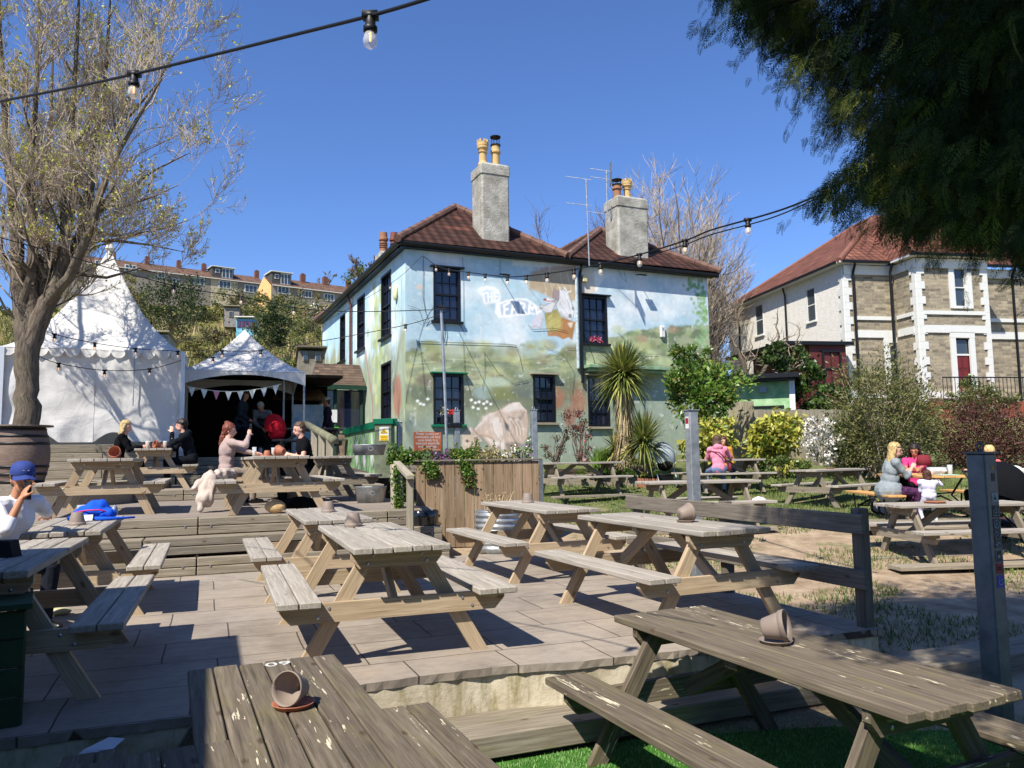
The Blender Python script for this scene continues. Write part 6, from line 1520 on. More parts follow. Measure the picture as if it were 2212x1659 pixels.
for z,h_ in((zs1,.17),(zs2,.34)):
    b.box((bx0/2+.2,-.03,z),(bx0-.5,.09,h_)); b.box(((bx1+XR)/2,-.03,z),(XR-bx1-.4,.09,h_)); b.box(((bx0+bx1)/2,-1.63,z),(bx1-bx0-.5,.09,h_)); b.box((bx0-.03,-.8,z),(.09,1.1,h_))
b.box((bx0/2,-.04,ZE-.25),(bx0,.11,.42)); b.box(((bx0+bx1)/2,-1.64,ZE-.25),(bx1-bx0+.02,.11,.42)); b.box((bx0-.04,-.8,ZE-.25),(.11,1.7,.42)); b.box(((bx1+XR)/2,-.04,ZE-.25),(XR-bx1,.11,.42)); b.box((bx0/2,-.03,ZB+.55),(bx0,.09,.2)); b.box(((bx0+bx1)/2,-1.64,ZB+.45),(bx1-bx0,.1,.3))
b.build('white_stone_trim',M['white_paint'],hs)
b=MB(); b.box(((door[0]+door[1])/2,-1.5,(door[2]+door[3]-.75)/2),(door[1]-door[0],.06,door[3]-.75-door[2])); dd=b.build('door',plain('oxblood_door','5e1f1f',.4),hs)
b=MB(); 
for i in(0,1):
    for j in range(3): b.box((door[0]+(door[1]-door[0])*(.28+.44*i),-1.535,door[2]+.35+.62*j),((door[1]-door[0])*.3,.02,.45),ch=.006)
b.build('door_panel',plain('oxblood_panel','6b2626',.4),dd)
b=MB(); b.box(((door[0]+door[1])/2,-1.5,door[3]-.36),(door[1]-door[0],.04,.64)); b.build('fanlight',M['glass2'],hs)
b=MB(); b.box(((door[0]+door[1])/2,-1.52,door[3]-.71),(door[1]-door[0],.08,.08)); b.build('transom',W2,hs)
# roof
b=MB(); ZR=ZE+.1; apx=HS.pv(1887,470,5.2); ax_,ay_,az_=apx.x,5.2,apx.z
e=.4
LR=LSd+.3
roofpoly(b,[(-e,-e,ZR),(ax_,ay_,az_),(ax_,LR-4.6,az_+.0),(-e,LR,ZR)],(-1,0,-1)); 
roofpoly(b,[(-e,-e,ZR),(bx0-.2,-e,ZR),(ax_+1.2,ay_,az_),(ax_,ay_,az_)],(0,-1,-1)); b.build('roof',M['tile_red'],hs)
b=MB(); bm_=(bx0+bx1)/2; bz=az_-.7
roofpoly(b,[(bx0-e,-1.6-e,ZR),(bx1+e,-1.6-e,ZR),(bm_,1.0,bz)],(0,-1,-1)); roofpoly(b,[(bx0-e,-1.6-e,ZR),(bm_,1.0,bz),(bm_,ay_,bz),(bx0-e,.9,ZR)],(-1,0,-1)); roofpoly(b,[(bx1+e,-1.6-e,ZR),(bx1+e,.9,ZR),(bm_,ay_,bz),(bm_,1.0,bz)],(1,0,-1)); b.build('bay_roof',M['tile_red'],hs)
b=MB(); roofpoly(b,[(bx1-.5,-e,ZR-.01),(XR+e,-e,ZR-.01),(XR-3,5,az_-.2),(ax_,5,az_-.2)],(0,-1,-1)); b.build('right_roof',M['tile_red'],hs)
b=MB()
for p,q2 in(((-e,-e,ZR),(ax_,ay_,az_)),((ax_,ay_,az_),(ax_,LR-4.6,az_)),((-e,LR,ZR),(ax_,LR-4.6,az_)),((bx0-e,-1.6-e,ZR),(bm_,1.0,bz)),((bx1+e,-1.6-e,ZR),(bm_,1.0,bz)),((ax_,ay_,az_),(ax_+3,ay_,az_))): b.tube([p,q2],.14,8)
b.build('ridge_tiles',plain('red_ridge','7d5243',.85,0,.2,3),hs)
b=MB(); b.box((bx0/2,-.2,ZE+.05),(bx0+.8,.44,.08)); b.box(((bx0+bx1)/2,-1.0,ZE+.05),(bx1-bx0+.78,2.0,.08)); b.box((-.2,LR/2,ZE+.045),(.42,LR,.08)); b.build('soffit',M['white_paint'],hs)
b=MB(); b.box((bx0/2-.1,-.42,ZR-.03),(bx0+.3,.12,.12)); b.box(((bx0+bx1)/2,-2.02,ZR-.03),(bx1-bx0+.9,.12,.12)); b.box((-.42,LR/2,ZR-.03),(.12,LR+.3,.12)); b.box(((bx1+XR)/2,-.42,ZR-.04),(XR-bx1,.12,.12)); b.build('gutter',M['gutter'],hs)
for (x,y,z0_) in((hf(1843,600,-.12)[0],-.12,ZB+.3),(bx0-.35,-.35,ZB),(hf(2190,650,-.12)[0],-.12,ZB)):
    b=MB(); b.tube([(x,y-.2,ZR-.1),(x,y,ZR-.5),(x,y,z0_)],.06,8); b.build('downpipe',M['gutter'],hs)
for yy in(hsd(1698,620)[0],LSd-.9): 
    b=MB(); b.tube([(-.2,yy,ZR-.1),(-.1,yy,ZR-.5),(-.1,yy,ZB)],.05,8); b.build('downpipe',M['gutter'],hs)
# maroon lean-to
lt=empty('maroon_lean_to',(HS.o.x,HS.o.y,0),HS.h,'maroon timber lean-to with a window against the cream side of the house','lean-to')
la=HS.pv(1750,745,-.9); lb_=HS.pv(1829,745,-.9); mar=plain('maroon_boards','5a2727',.6,0,.15,3)
b=MB(); b.box(((la.x+lb_.x)/2,1.8,(ZB+la.z)/2),(lb_.x-la.x,5.2,la.z-ZB)); b.build('wall',mar,lt); b=MB(); b.box(((la.x+lb_.x)/2-.5,1.9,la.z+.08),(lb_.x-la.x+1.6,5.8,.16)); b.build('roof',M['gutter'],lt)
wl=(HS.pv(1778,790,-.9).x,HS.pv(1818,790,-.9).x,HS.pv(1800,835,-.9).z,HS.pv(1800,757,-.9).z); window(lt,wl[0],wl[1],wl[2],wl[3],'x','frame_black',2,2,.05,'glass2',at=-.88,sill=False)
# terrace, railings, steps
rl=empty('iron_railings',(HS.o.x,HS.o.y,0),HS.h,'black iron railings in front of the oxblood door','railing')
ra=HS.pv(2036,815,-3.4); rb_=HS.pv(2212,815,-3.4); zt_r=ra.z; zb_r=HS.pv(2100,868,-3.4).z
b=MB(); x=ra.x
while x<rb_.x: b.tube([(x,-3.4,zb_r),(x,-3.4,zt_r)],.018,4,cap=False); x+=.19
b.build('bars',M['iron'],rl); b=MB(); b.box(((ra.x+rb_.x)/2,-3.4,zt_r),(rb_.x-ra.x,.05,.05)); b.box(((ra.x+rb_.x)/2,-3.4,zb_r+.08),(rb_.x-ra.x,.04,.04)); b.build('top_rail',M['iron'],rl)
b=MB(); b.box(((ra.x+rb_.x)/2+1,-2.4,(zb_r+1.0)/2),(rb_.x-ra.x+3,2.2,zb_r-1.0)); o=b.build('brick_terrace',plain('brick_terrace','8c4c3a',.85,0,.2,2),None,(HS.o.x,HS.o.y,0),HS.h); tag(o,'orange brick terrace under the iron railings','terrace wall')
pp=HS.w(ra.x+1.6,-3.0,zb_r); r=empty('potted_shrub',tuple(pp),0,'red pot with a leafy shrub by the oxblood door','potted plant'); b=MB(); b.lathe([(.14,0),(.2,.28),(.22,.32),(.18,.32)],(0,0,0),16); b.build('pot',plain('red_glazed_pot','b32a22',.4),r); flowers('foliage',['lf_ivy','lf_laurel'],(0,0,.7),(.5,.4,.5),600,.09,parent=r,seed=9)
# ================================================================ TERRACED HOUSES ON THE HILL
TH=Frame(0,0,0)
hd=R(36); q0=PY(345,640,140); TH=Frame(q0.x,140,hd,0)
wallm=[plain('pebbledash_tan','94877a',.9,0,.12,.5),plain('pebbledash_cream','b9ab90',.9,0,.1,.5),plain('pebbledash_grey','8a8176',.9,0,.12,.5)]
yel=plain('peach_gable','e0b177',.85,0,.06,.5)
def thouse(fr,x0,x1,ze,zb,mat,label,dormer=None,win=None,chim_=None,gable=None,dep=8):
    r=empty('terraced_house',(fr.o.x,fr.o.y,0),fr.h,label,'house','terraced houses on the hillside')
    b=MB(); b.box(((x0+x1)/2,dep/2,(zb-6+ze)/2),(x1-x0-.03,dep,ze-zb+6)); b.build('wall',mat,r)
    b=MB(); roofpoly(b,[(x0,-.35,ze),(x1,-.35,ze),(x1,dep/2,ze+2.3),(x0,dep/2,ze+2.3)],(0,-1,-1)); roofpoly(b,[(x0,dep+.3,ze),(x0,dep/2,ze+2.3),(x1,dep/2,ze+2.3),(x1,dep+.3,ze)],(0,1,-1))
    b.add([(x0+.01,0,ze-.01),(x0+.01,dep,ze-.01),(x0+.01,dep/2,ze+2.25)],[(0,2,1)]); rf=b.build('roof',M['tile_far'],r)
    b=MB(); b.box(((x0+x1)/2,-.4,ze-.02),(x1-x0,.1,.14)); b.build('gutter',W2,r)
    if gable: b=MB(); b.add([(x0-.02,0,zb-2),(x0-.02,0,ze),(x0-.02,dep/2,ze+2.3),(x0-.02,dep,ze),(x0-.02,dep,zb-2)],[(0,1,2,3,4)]); b.build('gable_wall',gable,r)
    for (a,c,z0,z1) in (win or []):
        b=MB(); b.box(((a+c)/2,-.04,(z0+z1)/2),(c-a,.1,z1-z0)); wf=b.build('window',W2,r)
        n3=3 if c-a>1.6 else 2; 
        for i in range(n3):
            b=MB(); w=(c-a-.24)/n3; xx=a+.12+w*(i+.5); b.box((xx,-.10,(z0+z1)/2),(w-.12,.03,z1-z0-.26)); b.build('pane',M['glass2'],wf)
    if dormer:
        a,c=dormer; z1=ze+2.5; b=MB(); b.box(((a+c)/2,2.3,(ze+.35+z1)/2),(c-a,3.4,z1-ze-.35)); dm=b.build('dormer',plain('dark_cladding','4a4844',.8),r)
        b=MB(); b.box(((a+c)/2,2.2,z1+.08),(c-a+.5,3.9,.16)); b.build('dormer_roof',W2,dm)
        b=MB(); w=(c-a); b.box((a+w*.70,.56,(ze+.45+z1)/2),(w*.5,.06,z1-ze-.6)); b.build('dormer_window',W2,dm)
        for i in range(3): b=MB(); b.box((a+w*(.53+.17*i),.51,(ze+.45+z1)/2),(w*.12,.04,z1-ze-.9)); b.build('pane',M['glass2'],dm)
        b=MB(); b.box((a+w*.24,.56,z1-.75),(w*.22,.05,.8)); b.build('dormer_window',W2,dm); b=MB(); b.box((a+w*.24,.52,z1-.75),(w*.15,.04,.55)); b.build('pane',M['glass2'],dm)
    if chim_ is not None: b=MB(); b.box((chim_,dep/2-.3,ze+2.6),(.8,.8,1.7)); b.box((chim_,dep/2-.3,ze+3.5),(.5,.3,.3)); b.build('chimney',M['brick_far'],rf)
    return r
def tx(px,py,v=0): q=TH.pv(px,py,v); return q.x,q.z
def wins(fr,lst):
    o=[]
    for x0,x1,y0,y1 in lst: a=fr.pv(x0,(y0+y1)/2,0); c=fr.pv(x1,(y0+y1)/2,0); m=fr.pv((x0+x1)/2,y1,0);n_=fr.pv((x0+x1)/2,y0,0); o.append((a.x,c.x,m.z,n_.z))
    return o
ze1=tx(455,601)[1]; zb1=tx(470,640)[1]
bounds=[60,125,190,255,330,400,455,513,571]; X=[TH.pv(x,620,0).x for x in bounds]
W1={4:[(340,357,586,600),(372,388,602,614)],5:[(412,442,600,615)],6:[(472,499,607,623)],7:[(528,556,616,632)]}
lab=['far left terraced house mostly hidden by the bare tree','second terraced house from the left behind the bare tree','third terraced house from the left behind the bare tree','fourth terraced house behind the bare tree','tan terraced house just right of the marquee peak','tan terraced house with a brown roof left of the dormer house','pale cream terraced house with a dark box dormer','tan terraced house at the right end of the first row']
for i in range(8):
    thouse(TH,X[i],X[i+1],ze1,zb1,wallm[1 if i==6 else (i%2)*2],lab[i],win=wins(TH,W1.get(i,[(bounds[i]+14,bounds[i]+40,545+i*9,560+i*9)])),dormer=(X[i]+.4,X[i+1]-.6) if i==6 else None,chim_=X[i+1]-.4 if i!=6 else None)
T2_=Frame(*PY(586,640,128).xy,hd,0); ze2=T2_.pv(586,616,0).z; zb2=T2_.pv(640,655,0).z
b2=[586,634,684,737,790]; X2=[T2_.pv(x,630,0).x for x in b2]
W2_=[[(599,625,619,635)],[(650,674,628,643)],[(699,722,635,650)],[(745,765,642,655)]]
lab2=['terraced house with a peach gable and wide glazed dormer','brown roofed terraced house right of the peach gabled one','brown roofed terraced house with the chimney nearest the pub','end terraced house half hidden behind the pub eaves']
for i in range(4): thouse(T2_,X2[i],X2[i+1],ze2,zb2,wallm[(i%2)*2],lab2[i],win=wins(T2_,W2_[i]),dormer=(X2[0]+.3,X2[1]-.2) if i==0 else None,chim_=X2[i]+3.0 if i else None,gable=yel if i==0 else None)
# ================================================================ HILLSIDE SHRUBS, SHEDS
def hz(px,py,Y): p=PY(px,py,Y); return p
GH='shrubs and trees on the hillside'
rs=random.Random(77)
def hshrub(px,ytop,ybot,w,Y,mats,label,n=900,asp=.6):
    p=PY(px,(ytop+ybot)/2,Y); rz_=(PY(px,ytop,Y).z-PY(px,ybot,Y).z)/2; rx_=w/2/FPX*Y
    sz=max(.10,Y*.0028); return plant('shrub',label,'shrub',tuple(p),(rx_,rx_*.9,rz_),n,sz,mats,seed=int(px+ytop),asp=asp,stems=6,group=GH)
D3=[('lf_hill3',3),('lf_hill1',1)]; G1=[('lf_hill1',3),('lf_hill2',1)]; Y1=[('lf_hill2',3),('lf_hill4',1)]; B1=[('lf_hill4',3),('lf_hill1',1)]
hshrub(372,598,715,135,60,D3,'big dark evergreen tree directly above the gap between the tents',5200)
hshrub(420,640,700,60,66,D3,'dark evergreen bush right of the big evergreen on the hill',900)
hshrub(592,655,752,78,48,D3,'round dark evergreen bush right of the blue summerhouse',4200)
hshrub(600,632,700,110,70,G1,'grey green tree spreading below the peach gabled house',2000)
hshrub(660,690,745,60,55,G1,'green shrub between the round evergreen and the pub eave',900)
hshrub(690,655,700,60,66,[('lf_blossom',1),('lf_hill1',2),('lf_hill4',2)],'shrub with pale blossom left of the pub roof',1000)
hshrub(300,620,690,90,75,Y1,'yellow green shrub behind the marquee peak',1200)
hshrub(265,580,700,60,58,Y1,'ivy covered yellow green tree right beside the marquee peak',1500)
hshrub(455,655,700,50,72,Y1,'olive shrub left of the roofed garden frame',900)
hshrub(520,640,672,90,85,B1,'brown hedge below the cream terraced house',1000)
hshrub(440,735,775,90,45,Y1,'mustard coloured scrub above the gazebo, left part',1500)
hshrub(400,700,745,100,50,B1,'brown brambles above the marquee roof edge',1300)
hshrub(470,705,740,70,52,B1,'brown thicket left of the blue summerhouse',900)
hshrub(585,755,800,40,38,[('lf_dead',3),('lf_hill4',1)],'clump of dead pampas stems right of the gazebo peak',700,.2)
hshrub(630,770,815,70,34,G1,'green bramble bank right of the gazebo roof',1200)
hshrub(560,700,722,50,52,G1,'low green bush in front of the blue summerhouse',500)
hshrub(790,560,610,70,110,D3,'dark skyline tree above the pub eave',900)
hshrub(770,580,625,80,100,G1,'green hedge on the skyline above the pub eave',800)
hshrub(720,670,715,46,60,D3,'small dark bush beside the pub eave',500)
for i in range(48):
    px=rs.uniform(-40,700); Y=rs.uniform(40,118); g=ground_z((px-1106)/FPX*Y,Y); p=Vector(((px-1106)/FPX*Y,Y,g)); rr=rs.uniform(1.2,2.6)
    plant('shrub',['olive hillside shrub','brown hillside bramble','dark green hillside bush','yellow green hillside bush'][i%4]+' in the rough gardens','shrub',(p.x,p.y,g+rr*.7),(rr*1.3,rr,rr*.8),520,max(.12,Y*.003),[Y1,B1,D3,G1][i%4],seed=i*3,stems=4,group=GH)
# rough grass on the slope (uncountable)
b=MB()
for i in range(17000):
    px=rs.uniform(-60,760); Y=27+rs.random()**1.3*70; x=(px-1106)/FPX*Y+rs.gauss(0,1); g=ground_z(x,Y); s=rs.uniform(.25,.7)*(.5+Y/80)
    if noise.noise(Vector((x*.25,Y*.25,2)))<-.12: continue
    b.m=rs.choice((0,0,1,2)); a=rs.random()*3.14; w=.05*(.5+Y/50); b.add([(x-w*math.cos(a),Y-w*math.sin(a),g-.05),(x+w*math.cos(a),Y+w*math.sin(a),g-.05),(x+rs.gauss(0,.12),Y+rs.gauss(0,.12),g+s)],[(0,1,2)])
tag(b.build('rough_grass',[M['lf_hill2'],M['lf_dead'],M['lf_hill1']]),'rough uncut grass over the hillside gardens','grass',kind='stuff')
# blue summerhouse and other sheds
def shed(px0,px1,ytop,ybot,Y,mat,label,wins_=None,roofm='white_paint',depth=2.2,h=0.25,posts=False):
    a=PY(px0,ybot,Y);c=PY(px1,ybot,Y);w=(c-a).length; zt_=PY(px0,ytop,Y).z-a.z
    r=empty('garden_shed',tuple(a),h,label,'shed'); b=MB(); 
    b.box((w/2,depth/2,zt_/2-.3),(w,depth,zt_+.6)); b.build('wall',mat,r)
    b=MB(); b.box((w/2,depth/2-.1,zt_+.03),(w+.16,depth+.3,.06),Matrix.Rotation(-.08,3,'X')); b.build('roof',M[roofm],r)
    if wins_:
        for (f0,f1,g0,g1) in wins_:
            b=MB(); b.box((w*(f0+f1)/2,-.03,zt_*(g0+g1)/2),(w*(f1-f0),.06,zt_*(g1-g0))); wf=b.build('window',M['magenta'] if mat.name.startswith('sky') else M['wood_fence'],r)
            b=MB(); b.box((w*(f0+f1)/2,-.07,zt_*(g0+g1)/2),(w*(f1-f0)*.7,.02,zt_*(g1-g0)*.78)); b.build('pane',M['glass2'],wf)
    return r
M['magenta']=plain('magenta_frame','8c2f6b',.6)
shed(510,546,689,716,52,plain('sky_blue_boards','5aa3bd',.7,c2='7cbccd'),'small sky blue summerhouse with magenta windows on the hill',[(.05+.23*i,.24+.23*i,.35,.82) for i in range(4)],h=.15)
shed(484,515,664,690,62,plain('grey_shed','77726a',.9,c2='94908a'),'grey open fronted shed above the blue summerhouse',[(.3,.6,.2,.7)],'wood_fence')
shed(645,700,757,798,30,plain('weathered_shed_boards','6d665c',.9,0,.2,3,c2='8a8276'),'weathered grey garden shed left of the pub',[(.16,.34,.45,.9),(.62,.85,.45,.9)],'wood_dark',2.5,.3)
shed(330,360,722,745,36,plain('greenhouse_frame','70766e',.6,c2='97a09a'),'low glass cold frame behind the marquee roof edge',[(.1,.45,.1,.9),(.55,.9,.1,.9)],'wood_fence')
b=MB(); p=PY(640,712,31)
# ================================================================ PLANTS ALONG THE PUB
GP='garden shrubs in front of the pub'
def gshrub(px,ytop,ybot,w,Y,mats,label,n,size,asp=.5,stems=8,cat='shrub',name='shrub',dep=.8,stemmat='twig_d',hollow=.35,droop=0):
    p=PY(px,(ytop+ybot)/2,Y); rz_=(PY(px,ytop,Y).z-PY(px,ybot,Y).z)/2; rx_=w/2/FPX*Y
    return plant(name,label,cat,tuple(p),(rx_,rx_*dep,rz_),n,size,mats,seed=int(px),asp=asp,stems=stems,group=None,stemmat=stemmat,hollow=hollow,droop=droop)
gshrub(1512,775,905,165,20.6,[('lf_laurel',5),('lf_hill2',1)],'tall glossy green laurel in front of the pub end',5200,.14,.45)
gshrub(1485,735,800,90,20.9,[('lf_laurel',3),('lf_hill2',1)],'upright shoots at the top of the laurel',900,.13,.35).location
gshrub(1530,890,1010,110,20.2,[('lf_yellow',5),('lf_laurel',1)],'yellow spotted laurel behind the woman in the pink hoodie',2600,.17,.4,droop=.8)
gshrub(1675,888,1010,118,20.0,[('lf_yellow',6),('lf_laurel',1)],'round yellow spotted laurel against the board fence',3200,.17,.4,droop=.8)
gshrub(1770,895,1005,85,19.6,[('lf_blossom',4),('lf_hill1',1)],'white flowering shrub right of the yellow laurel',1700,.07,.8)
gshrub(1905,770,1030,215,19.2,[('lf_olive',5),('lf_hill1',2)],'large straggly olive shrub with pale stems',15000,.10,.30,60,stemmat='twig')
gshrub(1965,850,1010,120,20.4,[('lf_olive',4),('lf_hill4',1)],'straggly brown olive shrub left of the purple hedge',6000,.09,.28,20,stemmat='twig')
gshrub(2125,868,1035,240,20.8,[('lf_purple',6),('lf_olive',1)],'purple brown twiggy hedge at the right edge of the lawn',17000,.085,.35,70)
gshrub(2110,835,905,150,23.5,[('lf_olive',3),('lf_hill1',2)],'olive bushes rising behind the purple hedge below the railings',4500,.1,.4,14)
gshrub(1850,900,1020,110,20.9,[('lf_ivy',3),('lf_hill1',2)],'dark green shrub behind the white blossom',5000,.1,.5)
gshrub(1745,770,900,85,24.5,[('lf_ivy',4),('lf_laurel',1)],'dark ivy mound over the corner of the lean-to',2600,.12,.7)
gshrub(1690,735,800,75,26,[('lf_ivy',3),('lf_hill1',1)],'dark ivy bush beside the cream house wall',1500,.13,.7)
gshrub(1800,830,900,80,23,[('lf_ivy',3),('lf_laurel',1)],'low dark ivy under the maroon lean-to',1300,.12,.7)
gshrub(1690,985,1030,130,18.6,[('lf_hill1',3),('lf_laurel',1)],'low ground cover plants under the yellow laurel',1900,.07,.6)
gshrub(1255,870,1000,75,20.6,[('lf_red',0.25),('lf_purple',3),('lf_hill1',1)],'thin rose bush with reddish stems beneath the pub window',900,.06,.5,30,'rose bush','rose_bush',hollow=0)
gshrub(1200,925,1000,70,20.3,[('lf_hill1',2),('lf_purple',2)],'thorny rose stems left of the lower pub windows',420,.06,.5,22,'rose bush','rose_bush',hollow=0)
gshrub(1310,1010,1035,180,18.9,[('lf_laurel',2),('lf_hill1',2)],'leafy border plants along the foot of the flower bed',2300,.07,.6)
gshrub(1395,990,1025,60,19.2,[('lf_hill2',2),('lf_laurel',1)],'bright green tuft left of the grey pushchair',500,.07,.4)
# climbing bare vine on the cream wall
p=PY(1612,800,29); bv,_t=grow_tree('climbing_vine','gnarled bare vine climbing in front of the cream house wall',(p.x,29,2.4),31,[[(0,0,0,.12),(.1,0,1.6,.10),(-.3,0,2.9,.06)],[(.1,0,1.2,.09),(.9,0,2.4,.07),(1.3,0,3.3,.04)],[(.1,0,1.0,.08),(1.6,.0,2.0,.05),(1.9,0,2.9,.03)]],dict(wob=.35,up=.02,lev=1,nch=[(3,5)],ang=(.4,1.2),ls=(.4,.7),rmin=.012,dens=3,L=(.5,1.2),R=(.02,.04),f0=.2,zmin=.5),cat='vine',group=None)
# iris / daffodil leaves
b=MB(); rs=random.Random(8)
for i in range(420):
    p=PY(rs.uniform(1285,1345),1005,rs.uniform(20.2,20.9)); h_=rs.uniform(.4,.75); a=rs.random()*3.14; w=.012; q=Vector((rs.gauss(0,.12),rs.gauss(0,.12),h_)); z=.85
    b.add([(p.x-w,p.y,z),(p.x+w,p.y,z),(p.x+q.x*.5+w,p.y+q.y*.5,z+h_*.6),(p.x+q.x,p.y+q.y,z+h_),(p.x+q.x*.5-w,p.y+q.y*.5,z+h_*.6)],[(0,1,2,3,4)],None,rs.random())
tag(b.build('iris_leaves',M['lf_laurel']),'clump of upright green iris leaves by the pub wall','plant')
# cordyline
def cordyline(px,ytop_head,yhead,ybot,Y,Rl,label,n1=420,dead=700,seed=1,th=.11):
    rs=random.Random(seed); base=PY(px,ybot,Y); hz_=PY(px,yhead,Y).z-base.z; r=empty('cordyline',tuple(base),0,label,'palm')
    def blade(b,p,d,L,w,sag):
        d=d.normalized(); s=d.cross(Vector((0,0,1)))
        if s.length<.1: s=Vector((1,0,0))
        s.normalize(); pts=[]
        k=5
        for i in range(k+1):
            t=i/k; c=p+d*L*t+Vector((0,0,-sag*L*t*t)); ww=w*(1-t)**.6*(.6+.8*t if t<.4 else 1); pts.append((c,ww))
        V=[];
        for c,ww in pts: V+= [c-s*ww,c+s*ww]
        b.add(V,[(2*i,2*i+1,2*i+3,2*i+2) for i in range(k)],None,rs.random())
    if hz_>.6:
        b=MB(); b.smooth=True; b.tube([(0,0,0),(0.02,0,hz_*.5),(0,0,hz_)],[th*1.2,th,th*.8],10); b.build('trunk',M['bark'],r)
    b=MB()
    for i in range(n1):
        z=rs.uniform(-1,1)**1; a=rs.random()*6.28; el=rs.uniform(-.5,1.45); d=Vector((math.cos(a)*math.cos(el),math.sin(a)*math.cos(el),math.sin(el))); blade(b,Vector((0,0,hz_-rs.random()*.25)),d,Rl*rs.uniform(.7,1.05),.031,.12+.5*max(0,.6-el)*rs.random())
    b.build('crown',M['lf_cord'],r)
    if dead:
        b=MB()
        for i in range(dead):
            a=rs.random()*6.28; z=hz_*rs.uniform(.12,.98); d=Vector((math.cos(a)*rs.uniform(.12,.38),math.sin(a)*.3,-1)); b.m=0 if rs.random()<.75 or z<hz_*.6 else 1; blade(b,Vector((math.cos(a)*.08,math.sin(a)*.08,z)),d,rs.uniform(.6,1.0)*min(1.1,z+.2),.016,-.05)
        b.build('dead_skirt',[M['lf_dead'],M['lf_cord']],r)
    return r
cordyline(1352,722,800,1008,19.6,1.02,'tall cordyline palm with a shaggy skirt of dead leaves',900,900,3)
cordyline(1392,880,945,1005,19.3,.95,'smaller spiky cordyline right of the tall one',330,120,5)
cordyline(1330,930,960,1005,19.9,.6,'small spiky rosette left of the tall cordyline',160,60,7)
# bed edging
b=MB(); a=PY(1165,1000,19.6);c=PY(1378,1012,19.2); b.bar((a.x,a.y,.70),(c.x,c.y,.66),.05,.32); 
o=b.build('bed_edging',M['wood_mid']); tag(o,'timber board edging the flower bed below the pub','edging')
b=MB(); c=PY(1376,1015,19.1);d=PY(1420,1018,19.0); b.bar((c.x,c.y,.62),(d.x,d.y,.60),.05,.26); o=b.build('bed_edging',plain('red_brown_board','94604a',.8)); tag(o,'short red brown board edging beside the pushchair','edging')
b=MB(); a=PY(1170,990,19.75);c=PY(1420,990,19.3); b.add([(a.x,a.y,.8),(c.x,c.y,.74),(c.x+.6,c.y+3.2,1.0),(a.x+.4,a.y+3,1.0)],[(0,1,2,3)]); tag(b.build('flower_bed',M['soil']),'dark soil of the pub flower bed','soil',kind='structure')
# board fence and green outbuilding
def fence(x0,x1,ytop,ybot,Y0,Y1,label,bw=.12):
    a=PY(x0,ybot,Y0);c=PY(x1,ybot,Y1);zt_=PY(x0,ytop,Y0).z; zt1=PY(x1,ytop,Y1).z; d=c-a; d.z=0;L=d.length; r=empty('board_fence',(a.x,a.y,0),math.atan2(d.y,d.x),label,'fence')
    b=MB(); x=0
    while x<L: t=x/L; z=zt_+(zt1-zt_)*t+random.uniform(-.015,.015); b.box((x+bw/2,0,z/2+.2),(bw-.008,.02,z-.4),axis=2); x+=bw
    b.build('boards',M['wood_fence'],r); b=MB(); b.box((L/2,.04,zt_-.35),(L,.05,.08)); b.box((L/2,.04,zt_-1.3),(L,.05,.08)); b.build('rail',M['wood_fence'],r)
    return r
fence(1578,1628,868,1005,22.3,21.4,'tall grey weathered board fence beside the laurel')
fence(1626,1900,885,1010,21.7,22.3,'long grey board fence behind the shrubs')
ob_=empty('green_outbuilding',(0,0,0),0,'low green painted outbuilding with a black felt roof','outbuilding')
a=PY(1560,990,24.4);c=PY(1716,990,23.6); zt_=PY(1716,822,23.6).z; d=(c-a);d.z=0;L=d.length;h=math.atan2(d.y,d.x); ob_.location=(a.x,a.y,0); ob_.rotation_euler=(0,0,h)
gp=plain('peeling_green_paint','6fa06a',.8,0,.2,2.5,c2='a9c49a')
b=MB(); b.box((L/2,1.8,(1+zt_)/2),(L,3.6,zt_-1)); b.build('wall',gp,ob_); b=MB(); b.box((L/2,1.6,zt_+.14),(L+.5,4.2,.14)); b.build('roof',M['gutter'],ob_); b=MB(); b.box((L/2,-.25,zt_+.06),(L+.3,.05,.12)); b.build('fascia',M['black_pl'],ob_)
b=MB(); b.box((L+.03,-.02,(1+zt_)/2),(.16,.14,zt_-1)); b.build('corner_post',M['white_fab'],ob_)
b=MB(); b.box((L*.62,-.03,zt_-.78),(L*.55,.04,.06)); b.build('batten',M['black_pl'],ob_)
b=MB(); b.box((L*.62,-.1,zt_-.25),(.2,.12,.16)); b.build('floodlight',M['st_grey'],ob_)
# lawn tufts
b=MB(); rs=random.Random(12)
for i in range(80000):
    Y=6.5+rs.random()**.8*14.5; x=rs.uniform(-.2,.78)*Y+rs.gauss(0,.2)
    if x<.5 and Y<17: 
        if x<.3 or Y<11: continue
    l=S.loc(Vector((x,Y,0)))
    if l.x<.15 and l.y<5.8: continue
    dens=noise.noise(Vector((x*.9,Y*.9,1)))+noise.noise(Vector((x*3,Y*3,4)))*.5+ (.35 if Y>13 else .03)
    if dens<.02: continue
    g=ground_z(x,Y); s=rs.uniform(.03,.075)*(1.5 if dens>.6 else 1); a=rs.random()*3.14; w=.006+.002*Y/8
    b.add([(x-w*math.cos(a),Y-w*math.sin(a),g-.01),(x+w*math.cos(a),Y+w*math.sin(a),g-.01),(x+rs.gauss(0,.025),Y+rs.gauss(0,.025),g+s)],[(0,1,2)])
tag(b.build('lawn_grass',M['lf_grass']),'patchy grass tufts on the worn lawn','grass',kind='stuff')
# dandelions
b=MB()
for i in range(16): p=PY(rs.uniform(1880,1960),rs.uniform(1040,1065),rs.uniform(15.5,17)); b.ell((p.x,p.y,ground_z(p.x,p.y)+.1),(.03,.03,.015),n=5)
tag(b.build('dandelions',plain('yellow_petals','e6c81c',.6)),'yellow dandelion flowers in the grass','flowers')
